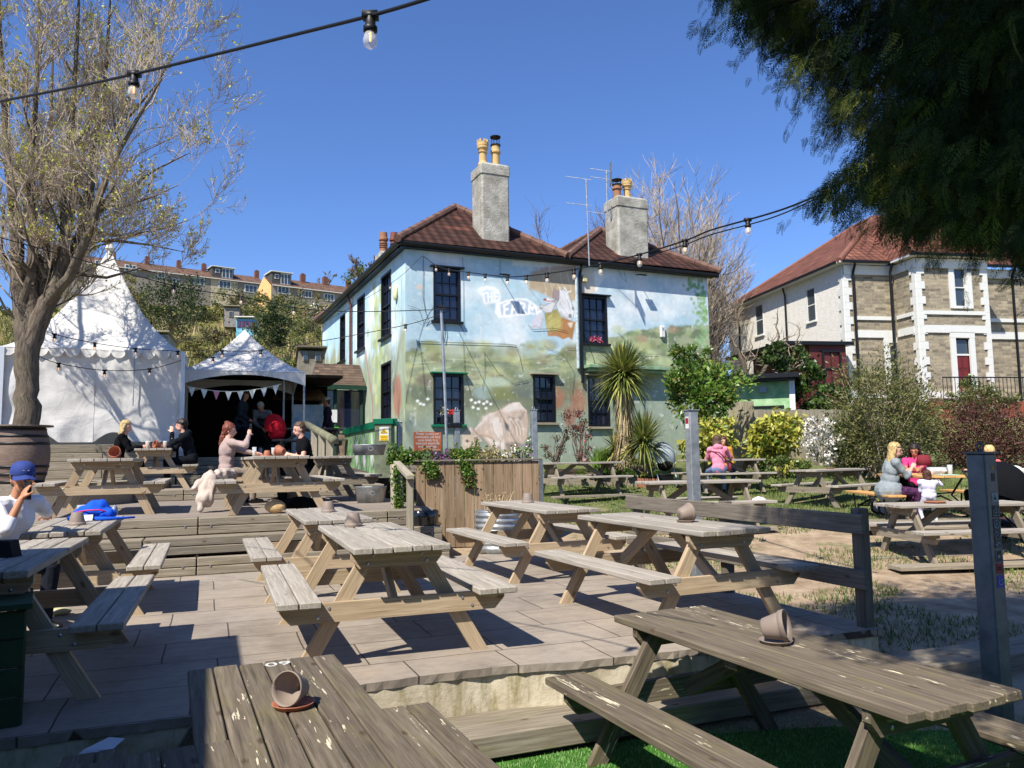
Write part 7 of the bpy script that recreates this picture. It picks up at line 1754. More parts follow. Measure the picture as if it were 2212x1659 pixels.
# wooden boards on the lawn under tables
def gboard(t,off,label,w=.22,L=2.5):
    b=MB(); b.box((off,.97,.012),(w,L,.05),ch=.004,axis=1); o=b.build('ground_board',M['wood_mid'],None,tuple(t.location),t.rotation_euler[2]); tag(o,label,'board','sleepers under the lawn tables'); return o
gboard(T17,-.64,'pale sleeper under the near feet of the orange saucer table',.3,2.6); gboard(T17,.2,'pale sleeper under the middle of the orange saucer table',.24,2.6); gboard(T13,-.64,'thin pale board under the table by the pub flower bed',.16,2.0); gboard(T16,-.6,'board under the empty table by the white blossom',.18,1.8); gboard(T14,-.64,'board under the table behind the tall grey post',.16,2.0)
b=MB(); b.box((0,0,.02),(2.6,1.5,.05),ch=.01); q=PZ(2010,1135,.14); tag(b.build('standing_pad',M['wood_mid'],None,(q.x,q.y+.3,.12)),'flat boards where the toddler stands','board')
# ================================================================ PEOPLE
def skinmat(name,c): 
    m=plain(name,c,.5,0,.06,9,spec=.35); b=m.node_tree.nodes['Principled BSDF'] if 'Principled BSDF' in m.node_tree.nodes else None
    return m
SK1=skinmat('fair_skin','d9a283'); SK2=skinmat('tan_skin','b9805f'); SK3=skinmat('pink_skin','dba58e')
LIPS=plain('lips','a8564c',.5); EYE=plain('eye','1b1512',.2,spec=.6)
HAIR={'blond':plain('blond_hair','c9b07a',.55,0,.35,30,c2='8f7748'),'brown':plain('brown_hair','3a241a',.5,0,.3,30,c2='5c3a28'),'dark':plain('dark_hair','1d1512',.45,0,.3,30,c2='33261f'),'grey':plain('grey_hair','77706a',.6,0,.3,30,c2='a09a93'),'red':plain('auburn_hair','5b2c1e',.5,0,.3,30,c2='7c4430'),'lblond':plain('light_blond_hair','dbbf85',.6,0,.3,30,c2='b9945c'),'short':plain('short_brown_hair','5d4634',.6,0,.3,40,c2='3f2f24')}
def cloth(name,c,c2=None,sc=10,var=.15): return plain(name,c,.9,0,var,sc,c2=c2,spec=.1,bump=18,bs=.5,bd=.01)
def remesh(b,name,mat,parent,vox,smooth=3,disp=None):
    o=b.build(name+'_tmp',mat,None); 
    m=o.modifiers.new('r','REMESH'); m.mode='VOXEL'; m.voxel_size=vox; m.use_smooth_shade=True
    if smooth: s=o.modifiers.new('s','SMOOTH'); s.iterations=smooth; s.factor=.5
    dg=bpy.context.evaluated_depsgraph_get(); me=bpy.data.meshes.new_from_object(o.evaluated_get(dg)); me.name=name
    bpy.data.objects.remove(o)
    me.materials.clear(); me.materials.append(mat)
    if disp:
        co=np.empty(len(me.vertices)*3,dtype=np.float32); me.vertices.foreach_get('co',co); co=co.reshape(-1,3); no=np.empty(len(me.vertices)*3,dtype=np.float32); me.vertices.foreach_get('normal',no); no=no.reshape(-1,3)
        a,f=disp
        d=np.array([noise.noise(Vector((float(p[0])*f,float(p[1])*f,float(p[2])*f*.6))) for p in co])*a; co+=no*d[:,None]; me.vertices.foreach_set('co',co.ravel()); me.update()
    me.polygons.foreach_set('use_smooth',[True]*len(me.polygons))
    ob=bpy.data.objects.new(name,me); link(ob,parent); return ob
def cap(b,p0,r0,p1,r1,n=10):
    p0=Vector(p0);p1=Vector(p1); d=p1-p0
    if d.length<1e-4: b.ell(p0,(r0,r0,r0),n=6); return
    b.tube([p0,p1],[r0,r1],n); b.ell(p0,(r0*.995,)*3,n=6); b.ell(p1,(r1*.995,)*3,n=6)
def ik(a,t,l1,l2,pole):
    a=Vector(a);t=Vector(t);d=t-a;L=min(d.length,(l1+l2)*.995);d.normalize(); t=a+d*L
    x=(l1*l1-l2*l2+L*L)/(2*L); h=math.sqrt(max(0,l1*l1-x*x)); p=Vector(pole); p=(p-d*p.dot(d)); 
    if p.length<1e-4: p=Vector((0,0,-1))
    return a+d*x+p.normalized()*h,t
def hand(b,w,d,nrm,curl=.5,s=1.0,side=1,r=.0085):
    """palm with four fingers and a thumb; d along the forearm, nrm = palm normal"""
    d=Vector(d).normalized(); n=Vector(nrm); n=(n-d*n.dot(d)).normalized(); x=d.cross(n)*side
    rot=Matrix((x,d,n)).transposed()
    b.ell(w+d*.045*s,(.040*s,.052*s,.016*s),rot,8)
    for i,L in enumerate((.070,.080,.075,.058)):
        f=w+d*(.085-.006*abs(i-1.3))*s+x*(.030-.020*i)*s; p=f-d*.02*s; dd=d.copy(); a=0
        b.ell(p,(r*1.15*s,)*3,n=5)
        for k in range(3):
            a+=curl*(.35,.75,.6)[k]; dd=(d*math.cos(a)+n*math.sin(a)); q=p+dd*L*s*(.46,.30,.24)[k]+(d*.02*s if k==0 else Vector()); cap(b,p,r*s*(1.05-.08*k),q,r*s*(.98-.1*k),7); p=q
    t0=w+d*.02*s+x*.03*s; t1=t0+(x*.8+d*.75+n*.45).normalized()*.042*s; t2=t1+(x*.25+d*.9+n*.5).normalized()*.032*s; cap(b,t0,.013*s,t1,.0115*s,7); cap(b,t1,.0112*s,t2,.009*s,7)
def person(label,loc,face,sit=True,h=1.0,lean=.1,head=(0,0),hands=None,feet=None,hip=None,skin=None,hair='brown',hstyle='short',top=None,sleeve='long',legs=None,legkind='trousers',shoes=None,vox=.011,group=None,hat=None,extra=None,width=1.0,belly=0,tuck=.0,world=True,poles=None,palm=None,curl=.5,neckl=0):
    root=empty('person',loc,math.atan2(-face[0],face[1]),label,'person',group); S_=h
    inv=(Matrix.Translation(Vector(loc))@Matrix.Rotation(root.rotation_euler[2],4,'Z')).inverted()
    L=lambda p: inv@Vector(p)
    hp=Vector(hip) if hip else Vector((0,0,.55 if sit else .93*S_))
    up=Vector((0,math.sin(lean),math.cos(lean))); fw=Vector((0,math.cos(lean),-math.sin(lean)))
    sh=hp+up*.47*S_; nk=sh+up*.07*S_; 
    hy,hpitch=head; hd=nk+Vector((0,.02,0))*S_+(up*.6+Vector((0,0,.4))).normalized()*.12*S_
    HR=Matrix.Rotation(hy,3,'Z')@Matrix.Rotation(-hpitch,3,'X'); hf_=HR@Vector((0,1,0)); hu=HR@Vector((0,0,1)); hx=HR@Vector((1,0,0))
    rotT=Matrix((Vector((1,0,0)),fw,up)).transposed(); w=width*S_
    SHL=[sh+Vector((s*.175*w,0,0))-up*.01 for s in(-1,1)]
    hand_t=hands or [None,None]; el=[];wr=[];hd_dir=[]
    for k,s in enumerate((-1,1)):
        t=hand_t[k]; t=(L(t) if (world and t is not None) else t)
        if t is None: t=SHL[k]+Vector((s*.06,.05,-.52*S_))
        pole=(poles[k] if poles and poles[k] else (s*.6,-.5,-.7))
        e,t2=ik(SHL[k],t,.285*S_,.25*S_,pole); el.append(e);wr.append(t2)
    fts=feet or [None,None]; kn=[];an=[]; hj=[]
    for k,s in enumerate((-1,1)):
        j=hp+Vector((s*.09*w,0,-.02)); hj.append(j); t=fts[k]; t=(L(t) if (world and t is not None) else t)
        if t is None: t=Vector((s*.12,.42*S_,.08)) if sit else Vector((s*.10,.0+.02*s,.08))
        a_,t2=ik(j,t,.43*S_,.42*S_,(s*.15,1,.6)); kn.append(a_);an.append(t2)
    def torso(b,o=0,bottom=0):
        b.ell(hp+up*.02,(.155*w+o,.115*w+o+belly*.5,.13*S_+o),rotT,10); b.ell(hp+up*.17*S_+fw*belly*.4,(.135*w+o+belly*.4,.10*w+o+belly*.6,.17*S_),rotT,10); b.ell(hp+up*.34*S_,(.160*w+o,.112*w+o,.17*S_+o),rotT,10)
        cap(b,SHL[0],.055*w+o,SHL[1],.055*w+o); cap(b,hp+up*.40*S_,.085*w+o,sh+up*.015,.06*w+o)
    # body: one continuous skin surface
    b=MB(); torso(b,-.006); cap(b,sh,.058*S_,hd-hu*.03,.052*S_)
    hs=S_ if h>.8 else S_*1.25
    b.ell(hd+hu*.022*hs,(.074*hs,.092*hs,.098*hs),HR,12); b.ell(hd-hu*.045*hs+hf_*.022*hs,(.055*hs,.066*hs,.060*hs),HR,10); b.ell(hd-hu*.085*hs+hf_*.052*hs,(.026*hs,.022*hs,.02*hs),HR,6)
    cap(b,hd+hu*.015*hs+hf_*.088*hs,.009*hs,hd-hu*.022*hs+hf_*.108*hs,.0135*hs,8); b.ell(hd+hf_*.087*hs+hu*.028*hs,(.045*hs,.012*hs,.010*hs),HR,6); b.ell(hd-hu*.052*hs+hf_*.086*hs,(.024*hs,.012*hs,.011*hs),HR,6)
    for s in(-1,1): b.ell(hd+hx*s*.076*hs-hf_*.005*hs,(.010*hs,.02*hs,.031*hs),HR,6)
    for k,s in enumerate((-1,1)):
        cap(b,SHL[k],.046*S_,el[k],.038*S_); cap(b,el[k],.038*S_,wr[k],.026*S_); d=(wr[k]-el[k]).normalized()
        pn=(palm[k] if palm and palm[k] else (-s*.8,0,-.5)); hand(b,wr[k],d,pn,curl if not isinstance(curl,(list,tuple)) else curl[k],S_ if h>.7 else S_*1.1,side=-s)
        cap(b,hj[k],.078*w,kn[k],.055*S_); cap(b,kn[k],.052*S_,an[k],.036*S_); fd=Vector((s*.15,1,-.05)).normalized(); cap(b,an[k]-Vector((0,0,.03)),.034*S_,an[k]+fd*.13*S_-Vector((0,0,.05)),.028*S_)
    remesh(b,'body',skin or SK1,root,vox)
    # clothes
    tb=MB(); torso(tb,.014)
    for k,s in enumerate((-1,1)):
        if sleeve!='none':
            f=1 if sleeve in('long','mid') else .55
            cap(tb,SHL[k],.062*w,SHL[k].lerp(el[k],f),.052*S_)
            if sleeve=='long': cap(tb,el[k],.052*S_,el[k].lerp(wr[k],.93),.036*S_)
            if sleeve=='mid': cap(tb,el[k],.052*S_,el[k].lerp(wr[k],.35),.044*S_)
    if extra=='hood': tb.ell(sh+up*.03-fw*.075,(.12*w,.06,.075),rotT,8); cap(tb,sh+up*.0+fw*.03,.085,sh+up*.05-fw*.02,.07)
    if extra=='coat' or extra=='long':
        cap(tb,hp,.165*w,hp-Vector((0,0,.12)),.18*w)
    if extra=='skirtcoat': tb.ell(hp+Vector((0,.02,-.03)),(.24*w,.23,.20),None,10)
    o=remesh(tb,'top' if extra!='coat' else 'jacket',top,root,vox,3,(.016,13))
    if legs:
        lb=MB(); lb.ell(hp+up*.0,(.165*w,.125*w,.12*S_),rotT,10)
        for k,s in enumerate((-1,1)):
            if legkind=='bare': cap(lb,hj[k],.092*w,hj[k].lerp(kn[k],.6),.08*S_); continue
            cap(lb,hj[k],.092*w,kn[k],.068*S_); cap(lb,kn[k],.066*S_,an[k]+Vector((0,0,.01)),.052*S_)
        remesh(lb,'trousers',legs,root,vox,3,(.008,12))
    for k,s in enumerate((-1,1)):
        b=MB(); fd=Vector((s*.15,1,0)).normalized(); a0=an[k]-Vector((0,0,.035)); cap(b,a0-fd*.03*S_,.046*S_,a0+fd*.06*S_-Vector((0,0,.005)),.044*S_); cap(b,a0+fd*.06*S_-Vector((0,0,.006)),.043*S_,a0+fd*.15*S_-Vector((0,0,.012)),.035*S_); remesh(b,'shoe',shoes or M['black_pl'],root,max(vox,.01),2)
    # hair
    b=MB(); hc=hd+hu*.032*hs
    if hstyle!='bald':
        th_=.010 if hstyle=='short' else .018
        V=[]
        b.ell(hc-hf_*.014*hs+hu*.012*hs,((.078+th_)*hs,(.090+th_)*hs,(.088+th_)*hs),HR,12)
        b.ell(hc-hf_*.045*hs-hu*.03*hs,(.070*hs+th_*.6,.060*hs,.085*hs),HR,10)
        if hstyle in('long','longside'):
            for i in range(11):
                a=pi*(1.02+ .96*i/10); x=math.cos(a)*.085*hs; y=math.sin(a)*.085*hs
                p0=hc+hx*x+hf_*(y)*.9; p1=p0-hu*.15*hs+hx*x*.3-hf_*.02; p2=p1+Vector((0,0,-.19*hs))-hf_*.03+hx*x*.4; p3=p2+Vector((0,0,-.17*hs)) 
                cap(b,p0,.024*hs,p1,.026*hs,7); cap(b,p1,.026*hs,p2,.024*hs,7); cap(b,p2,.024*hs,p3,.012*hs,7)
        if hstyle=='bob':
            for i in range(9):
                a=pi*(1.0+1.0*i/8); p0=hc+hx*math.cos(a)*.085*hs+hf_*math.sin(a)*.08*hs; cap(b,p0,.024*hs,p0-hu*.13*hs,.026*hs,7)
        if hstyle=='bun': b.ell(hc+hu*.105*hs-hf_*.05*hs,(.045,.045,.035),HR,8); cap(b,hc-hf_*.08-hu*.03,.04,hc-hf_*.12-hu*.16,.03); cap(b,hc-hf_*.10-hu*.14,.05,hc-hf_*.13-hu*.26,.03)
        if hstyle=='tousled':
            rs=random.Random(4)
            for i in range(26):
                a=rs.random()*6.28; e=rs.uniform(.1,1.4); d_=hx*math.cos(a)*math.cos(e)+hf_*math.sin(a)*math.cos(e)+hu*math.sin(e); b.ell(hc-hf_*.01+d_*.092*hs,(.026,.022,.022),HR,5)
        ob=remesh(b,'hair',HAIR[hair],root,.008 if vox<.01 else .010,1,(.009,42))
        # trim hair away from the face
        me=ob.data; bm=bmesh.new(); bm.from_mesh(me); dele=[v for v in bm.verts if (Vector(v.co)-hd).dot(hf_)>(.028*hs if hstyle!='short' else .022*hs) and (Vector(v.co)-hd).dot(hu)<(.068*hs if hstyle!='tousled' else .045*hs) and abs((Vector(v.co)-hd).dot(hx))<.085*hs and (Vector(v.co)-hd).length<.15*hs]
        bmesh.ops.delete(bm,geom=dele,context='VERTS'); bm.to_mesh(me); bm.free()
    for s in(-1,1):
        b=MB(); b.smooth=True; b.ell(hd+hx*s*.030*hs+hf_*.083*hs+hu*.012*hs,(.0125*hs,.008*hs,.0065*hs),HR,6); b.build('eye',EYE,root)
        b=MB(); b.tube([hd+hx*s*.014*hs+hf_*.092*hs+hu*.034*hs,hd+hx*s*.032*hs+hf_*.090*hs+hu*.038*hs,hd+hx*s*.048*hs+hf_*.078*hs+hu*.032*hs],[.003,.004,.002],5); b.build('eyebrow',HAIR[hair],root)
    b=MB(); b.smooth=True; b.ell(hd-hu*.052*hs+hf_*.093*hs,(.021*hs,.007*hs,.0065*hs),HR,6); b.build('mouth',LIPS,root)
    if hat:
        b=MB(); b.smooth=True; hm=hat; cc=hd+hu*.045*hs-hf_*.002
        prof=[(.098*hs,-.0),(.101*hs,.02),(.097*hs,.05),(.080*hs,.085),(.045*hs,.104),(.0001,.108)]
        V=[];F=[];nn=24
        for r,z in prof:
            for k in range(nn): a=2*pi*k/nn; V.append(cc+hx*math.cos(a)*r*.90+hf_*math.sin(a)*r*1.06+hu*z)
        for i in range(len(prof)-1):
            for k in range(nn): F.append((i*nn+k,i*nn+(k+1)%nn,(i+1)*nn+(k+1)%nn,(i+1)*nn+k))
        b.add(V,F); V=[];F=[]
        for i in range(13):
            a=pi*(.14+.72*i/12)
            for j,rr in enumerate((.99,1.45,1.80)): 
                q=cc+hx*math.cos(a)*.088*hs*(1+.04*j)+hf_*math.sin(a)*.103*hs*rr+hu*(.008-.012*j-.020*abs(math.cos(a))); V.append(q)
        for i in range(12):
            for j in range(2): k=i*3+j; F.append((k,k+1,k+4,k+3))
        b.add(V,F); V2=[v-hu*.004 for v in V]; b.add(V2,F,flip=True); hh=b.build('cap',hm,root)
        if hat.name.startswith('blue'):
            b=MB(); b.box(cc+hf_*.094*hs+hu*.052+hx*.0,(.045,.006,.032),HR@Matrix.Rotation(.45,3,'X')); b.build('cap_badge',M['st_grey'],hh)
    root['_hd']=tuple(root.matrix_world@hd) if False else 0
    del root['_hd']
    info=dict(root=root,hd=hd,hf=hf_,hu=hu,hx=hx,wr=wr,el=el,inv=inv,sh=sh,hp=hp)
    return info
def tl(t,u,v,z=0): # table local -> world
    h=t.rotation_euler[2]; return Vector((t.location.x+u*math.cos(h)-v*math.sin(h),t.location.y+u*math.sin(h)+v*math.cos(h),t.location.z+z))
def tdir(t,u,v): h=t.rotation_euler[2]; return (u*math.cos(h)-v*math.sin(h),u*math.sin(h)+v*math.cos(h))
def cell(p,d,label,up=(0,0,1),size=(.072,.008,.145)):
    r=bpy.data.objects.new
    b=MB(); b.box((0,0,0),size,ch=.003); o=b.build('phone',M['black_pl']); d=Vector(d).normalized(); u=Vector(up); u=(u-d*u.dot(d)).normalized(); x=d.cross(u)
    o.matrix_world=Matrix.Translation(Vector(p))@Matrix((x,d,u)).transposed().to_4x4(); tag(o,label,'phone'); return o
# A: man with cap and phone
la=tl(T7,-.42,.12); la.z=0
fa=(.85,-.42); hh=PZ(112,1128,.785)
phone=PY(44,1046,6.40)
A_=person('man in a white long sleeved top and blue cap holding a phone to his ear',tuple(la),fa,True,1.0,.22,(.35,.10),[None,None],skin=SK2,hair='short',top=cloth('white_cotton_top','dfe0e6',None,8,.05),sleeve='long',legs=cloth('dark_jeans','20242e'),hat=plain('blue_cap','2d4080',.8,0,.12,10),vox=.0075,hip=(0,0,.56)) if False else None
def face_pos(px,py,Y): return PY(px,py,Y)
hpw=Vector((la.x,la.y,0))
# his right hand (k=1 is local +x = his right when facing +y) raised to the ear, left forearm on the table
A_=person('man in a white long sleeved top and blue cap holding a phone to his ear',tuple(la),fa,True,1.0,.34,(-.35,.10),[hh,PY(46,1078,6.12)],skin=SK2,hair='short',top=cloth('white_cotton_top','d9dbe2',None,8,.05),sleeve='mid',legs=cloth('dark_jeans','20242e'),hat=plain('blue_cap','2b3d7d',.8,0,.12,10),vox=.0075,hip=(0,.02,.57),poles=[(-.8,.1,-.5),(.4,.1,-1)],palm=[(0,0,-1),(-.9,.15,.1)],curl=[.25,.55])
rw=Matrix.Translation(Vector(tuple(la)))@Matrix.Rotation(A_['root'].rotation_euler[2],4,'Z')
pw=rw@(A_['wr'][1]+(A_['wr'][1]-A_['el'][1]).normalized()*.07+Vector((-.018,.0,0)))
cell(pw,(rw.to_3x3()@Vector((1,.2,0))),'dark phone held against the ear of the man in the blue cap')
# B, C: couple at T11
B_=person('woman with long blond hair in a black top sitting with folded arms by two pints',tuple(tl(T11,-.66,.55)),tdir(T11,1,-.05),True,.97,.22,(-.2,.05),[tl(T11,-.22,.75,.80),tl(T11,-.22,.45,.80)],skin=SK3,hair='blond',hstyle='long',top=cloth('black_knit','0f1013'),legs=cloth('black_trousers','15161a'),vox=.011)
C_=person('dark haired man in a black jacket resting his cheek on his hand',tuple(tl(T11,.66,.5)),tdir(T11,-1,-.1),True,1.02,.28,(.1,-.1),[None,None],skin=SK3,hair='dark',hstyle='tousled',top=cloth('dark_navy_jacket','12161c'),legs=cloth('dark_trousers','14151b'),extra='hood',vox=.011) if False else None
hc_=tl(T11,.66,.5); dC=tdir(T11,-1,-.1)
C_=person('dark haired man in a black jacket resting his cheek on his hand',tuple(hc_),dC,True,1.02,.28,(.1,.05),[Vector((hc_.x,hc_.y,hc_.z))+Vector((dC[0],dC[1],0))*.36+Vector((.03,-.08,1.07)),tl(T11,.15,.6,.80)],skin=SK3,hair='dark',hstyle='tousled',top=cloth('dark_navy_jacket','12161c'),legs=cloth('dark_trousers','14151b'),extra='hood',vox=.011,poles=[(-.3,.6,-1),None])
# D, E at T10
hD=tl(T10b,-.62,.95); D_=person('woman in a tight taupe top with tied up auburn hair holding up a phone',tuple(hD),tdir(T10,1,.35),True,.98,.05,(-.5,.05),[tl(T10b,-.15,1.1,.82),tl(T10b,-.28,.78,1.13)],skin=SK3,hair='red',hstyle='bun',top=cloth('taupe_jersey','a48f88'),sleeve='long',legs=cloth('taupe_jeans','8e8276'),vox=.009,poles=[None,(.8,-.3,-.8)])
cell(tl(T10b,-.25,.86,1.24),(.5,.6,0),'phone held up by the woman in the taupe top')
E_=person('short haired bearded man in a black t-shirt on the right of the upper deck table',tuple(tl(T10b,.70,.95)),tdir(T10b,-1,-.15),True,1.03,.22,(.05,.2),[tl(T10b,.36,.8,.80),tl(T10b,.34,1.15,.80)],skin=SK3,hair='short',hstyle='short',top=cloth('black_tshirt','101114'),sleeve='short',legs=cloth('dark_jeans2','171a22'),vox=.010)
# fluffy coat draped over the bench
b=MB(); rs=random.Random(2)
ct=[(tl(T10,-.58,1.55,.50),.09),(tl(T10,-.70,1.35,.51),.10),(tl(T10,-.86,1.2,.46),.09),(tl(T10,-.94,1.1,.32),.08),(tl(T10,-.97,1.05,.18),.07),(tl(T10,-.98,1.0,.07),.055)]
for i in range(len(ct)-1): cap(b,ct[i][0],ct[i][1],ct[i+1][0],ct[i+1][1])
cap(b,tl(T10,-.88,1.2,.50),.06,tl(T10,-1.06,1.1,.34),.05); 
cap(b,ct[2][0],.11,ct[4][0]+Vector((.07,0,0)),.10)
o=remesh(b,'coat',cloth('cream_fleece','b9aa9d',None,20),None,.010,2,(.034,13)); tag(o,'fluffy cream coat draped over the end of the upper deck bench','coat')
# F, G: by the porch
pf=PY(708,984,22.6); F_=person('bearded man in a pale cap and dark navy jacket standing in the porch doorway',(pf.x,pf.y,1.38),(-1,-.1),False,1.02,.03,(.05,.12),[None,None],skin=SK2,hair='dark',hstyle='short',top=cloth('navy_jacket','1f1d2c'),extra='coat',legs=cloth('navy_trousers','14151f'),shoes=M['white_fab'],hat=plain('beige_cap','a9a18e',.8),vox=.013)
pg=PY(696,984,23.2); G_=person('person in a pale green apron standing behind the man in the navy jacket',(pg.x,pg.y,1.38),(-.5,-1),False,.98,.03,(.3,.1),[None,None],skin=SK1,hair='brown',hstyle='bob',top=cloth('pale_green_apron','a3b8a4'),extra='coat',legs=cloth('grey_trousers','6a7370'),vox=.013)
# H, I: inside the gazebo
ph=PY(520,980,20.2); H_=person('person in a dark quilted puffer coat standing under the gazebo',(ph.x,ph.y,1.42),(1,.1),False,1.0,.10,(-.2,.2),[None,PY(538,905,20.1)],skin=SK2,hair='dark',hstyle='bob',top=cloth('slate_puffer','2a333a'),extra='coat',legs=cloth('black_legs','101114'),vox=.013,width=1.12)
pi_=PY(572,980,20.6); I_=person('grey haired person bending over a red pushchair under the gazebo',(pi_.x,pi_.y,1.42),(.1,-1),False,1.0,1.05,(0,.9),[PY(580,925,20.2),PY(566,925,20.2)],skin=SK2,hair='grey',hstyle='short',top=cloth('black_and_grey_top','3b3c3e','77787a',4),legs=cloth('black_legs2','0f1013'),vox=.013)
# J: pink hoodie
pj=PY(1553,1020,17.75); J_=person('woman in a pink hoodie and blue jeans seen from behind by the yellow laurel',(pj.x,pj.y,.43),(.1,1),True,.98,.22,(.0,.35),[PY(1536,985,18.2),PY(1572,985,18.2)],skin=SK3,hair='short',hstyle='bob',top=cloth('pink_hoodie','d9849a'),legs=cloth('blue_jeans','6d7b9c'),extra='hood',vox=.012,feet=[(pj.x-.2,pj.y+.35,.5),(pj.x+.2,pj.y+.35,.5)])
b=MB(); R_=J_['root']; b.tube([(.17,.05,.95),(0,-.125,.92),(-.14,-.12,.78),(-.2,-.08,.62)],.014,6); b.ell((-.24,-.03,.58),(.05,.10,.10)); o=b.build('crossbody_bag',plain('burgundy_bag','6b2030',.6),None,tuple(R_.location),R_.rotation_euler[2]); o.scale=(-1,1,1); tag(o,'small burgundy bag slung across the woman in the pink hoodie','bag')
po=PY(1566,1015,18.9); O_=person('person in a mustard top half hidden behind the woman in the pink hoodie',(po.x+.05,po.y+.35,.45),(0,-1),True,.95,.15,(0,.2),[None,None],skin=SK1,hair='brown',hstyle='bob',top=cloth('mustard_top','c98f3a'),legs=cloth('blue_jeans2','55617c'),vox=.014)
# T18 family table (pale tops on curly iron frame)
t18=empty('picnic_table',(7.25,12.95,.12),-.05,'pale topped table and benches on a curly black iron frame where the family sits','picnic table',GT)
for i in range(5):
    pass
b=MB(); 
for i in range(5): b.box((-.36+.18*i,.9,.76),(.17,1.9,.035),ch=.004,axis=1)
b.build('tabletop',M['wood_honey'],t18)
for s in(-1,1):
    b=MB(); 
    for i in(0,1): b.box((s*(.80+.15*i),.9,.45),(.14,1.9,.035),ch=.004,axis=1)
    b.build('bench',M['wood_honey'],t18)
for y in(.25,1.55):
    b=MB(); 
    for s in(-1,1):
        b.tube([(s*.95,y,0),(s*.9,y,.2),(s*.6,y,.36),(s*.3,y,.30),(s*.15,y,.45),(s*.35,y,.74)],.018,7); b.tube([(s*.5,y,.02),(s*.35,y,.2),(s*.1,y,.28),(s*.05,y,.15),(s*.2,y,.1)],.014,6); b.tube([(s*.95,y,.0),(s*.98,y,.43)],.016,6); b.tube([(s*.9,y,.43),(s*.55,y,.40),(s*.3,y,.30)],.016,6)
    b.tube([(-.9,y,.2),(.9,y,.2)],.014,6); b.build('iron_frame',M['iron'],t18)
t18L=lambda u,v,z: tl(t18,u,v,z)
K_=person('woman with long blond hair in a grey hoodie at the family table',tuple(t18L(-.86,.35,0)),(1,-.15),True,1.02,.22,(-.25,.12),[t18L(-.40,.62,.86),t18L(-.45,.30,.92)],skin=SK3,hair='blond',hstyle='long',top=cloth('grey_marl_hoodie','7c8487','8f9799',30),sleeve='mid',extra='skirtcoat',legs=cloth('dark_patterned_leggings','2a1f35','5b2f52',18),vox=.010,width=1.12,belly=.03)
lt_=PY(2010,1130,12.05); TD=person('toddler in a white spotted top and pale trousers standing with back to the camera',(lt_.x,lt_.y,.14),(.15,1),False,.50,.05,(.1,.1),[PY(1993,1045,12.15),PY(2030,1040,12.2)],skin=SK3,hair='brown',hstyle='bob',top=cloth('white_spotted_top','dcdce0','c5bfe0',22),legs=cloth('pale_grey_trousers','b9bcc4'),shoes=cloth('blue_trainers','3a4c8c','c9ccd6',20),vox=.010,width=1.25)
M_=person('dark haired woman in a bright pink top looking down at the family table',tuple(t18L(.55,2.35,0)),(-.6,-1),True,1.0,.2,(-.1,.35),[t18L(.3,1.7,.84),t18L(.1,1.75,.84)],skin=SK2,hair='dark',hstyle='long',top=cloth('bright_pink_top','d23f77'),sleeve='mid',legs=cloth('black_legs3','15151a'),vox=.011)
N_=person('blond child in a pink and orange patterned vest sitting with back to the camera',tuple(t18L(.86,.25,0)),(-.45,1),True,.92,.05,(-.3,.05),[t18L(.62,.62,.84),t18L(.72,.5,.84)],skin=SK3,hair='lblond',hstyle='short',top=cloth('pink_orange_vest','d8467e','e08b54',6),sleeve='none',legs=cloth('black_skirt','17171b'),vox=.010)
# ================================================================ POTS, GLASSES AND TABLE THINGS
def potmesh(b,h=.115,r=.072,th=.006,hole=True):
    b.smooth=True
    b.lathe([(.012,0),(r*.62,0),(r*.66,.004),(r*.93,h*.74),(r*.93,h*.76),(r*1.02,h*.77),(r*1.05,h*.98),(r*1.03,h),(r*.98,h),(r*.93,h*.8),(r*.60,.012),(.012,.010),(.012,0)],(0,0,0),28)
def flowerpot(p,state,mat,label,sc=1.0,rz=0,group='plant pots on the tables',tilt=None):
    r=empty('plant_pot',tuple(p),rz,label,'plant pot',group); b=MB()
    if state=='up': b.M=T((0,0,.115*sc),0,pi,0,sc)
    elif state=='side': b.M=T((.055*sc,0,.050*sc),0,0,-(pi/2-.23),sc)
    else: b.M=T((0,0,0),0,0,0,sc)
    potmesh(b); b.build('pot',mat,r); return r
def saucer(p,mat,label,r=.075,cat='saucer'):
    o=MB(); o.smooth=True; o.lathe([(.001,.0),(r*.85,0),(r,.016),(r*1.03,.018),(r*.98,.02),(r*.84,.006),(.001,.006)],(0,0,0),28); ob=o.build('saucer',mat,None,tuple(p)); tag(ob,label,cat,'saucers on the tables'); return ob
flowerpot(PZ(763,1137,.761),'up',M['pot_grey'],'upturned grey plant pot on the centre patio table')
saucer(PZ(763,1137,.761),M['pot_grey'],'grey saucer beneath the upturned pot on the centre patio table')
flowerpot(PZ(709,1106,.761),'up',M['pot_grey'],'upturned grey plant pot on the table just below the wide steps')
flowerpot(PZ(1140,1086,.761),'up',M['pot_grey'],'upturned grey plant pot on the table by the corrugated planter')
flowerpot(PZ(166,1134,.761),'up',M['pot_grey'],'upturned grey plant pot beside the blue backpack')
q=PZ(1481,1128,.761); saucer(q,M['pot_grey'],'dark saucer under the tipped pot on the table by the rail'); q.z+=.012; flowerpot(q,'side',M['pot_grey'],'grey pot on its side showing its base on the table by the rail',1.0,-2.85)
q=PZ(1676,1389,tz2+.762); saucer(q,M['pot_grey'],'grey saucer under the tipped pot on the flaking paint table',.085); q.z+=.014; flowerpot(q,'side',M['pot_grey'],'grey plant pot lying open mouth to the right on the flaking paint table',1.10,2.6,tilt=-(pi/2-.15))
q=PZ(634,1526,tz2+.762); saucer(q,M['terra'],'orange saucer under the tipped pot on table 60',.085); q.z+=.014; flowerpot(q,'side',M['pot_grey'],'grey plant pot tipped over in the orange saucer on table 60',.92,1.26,tilt=-(pi/2-.5))
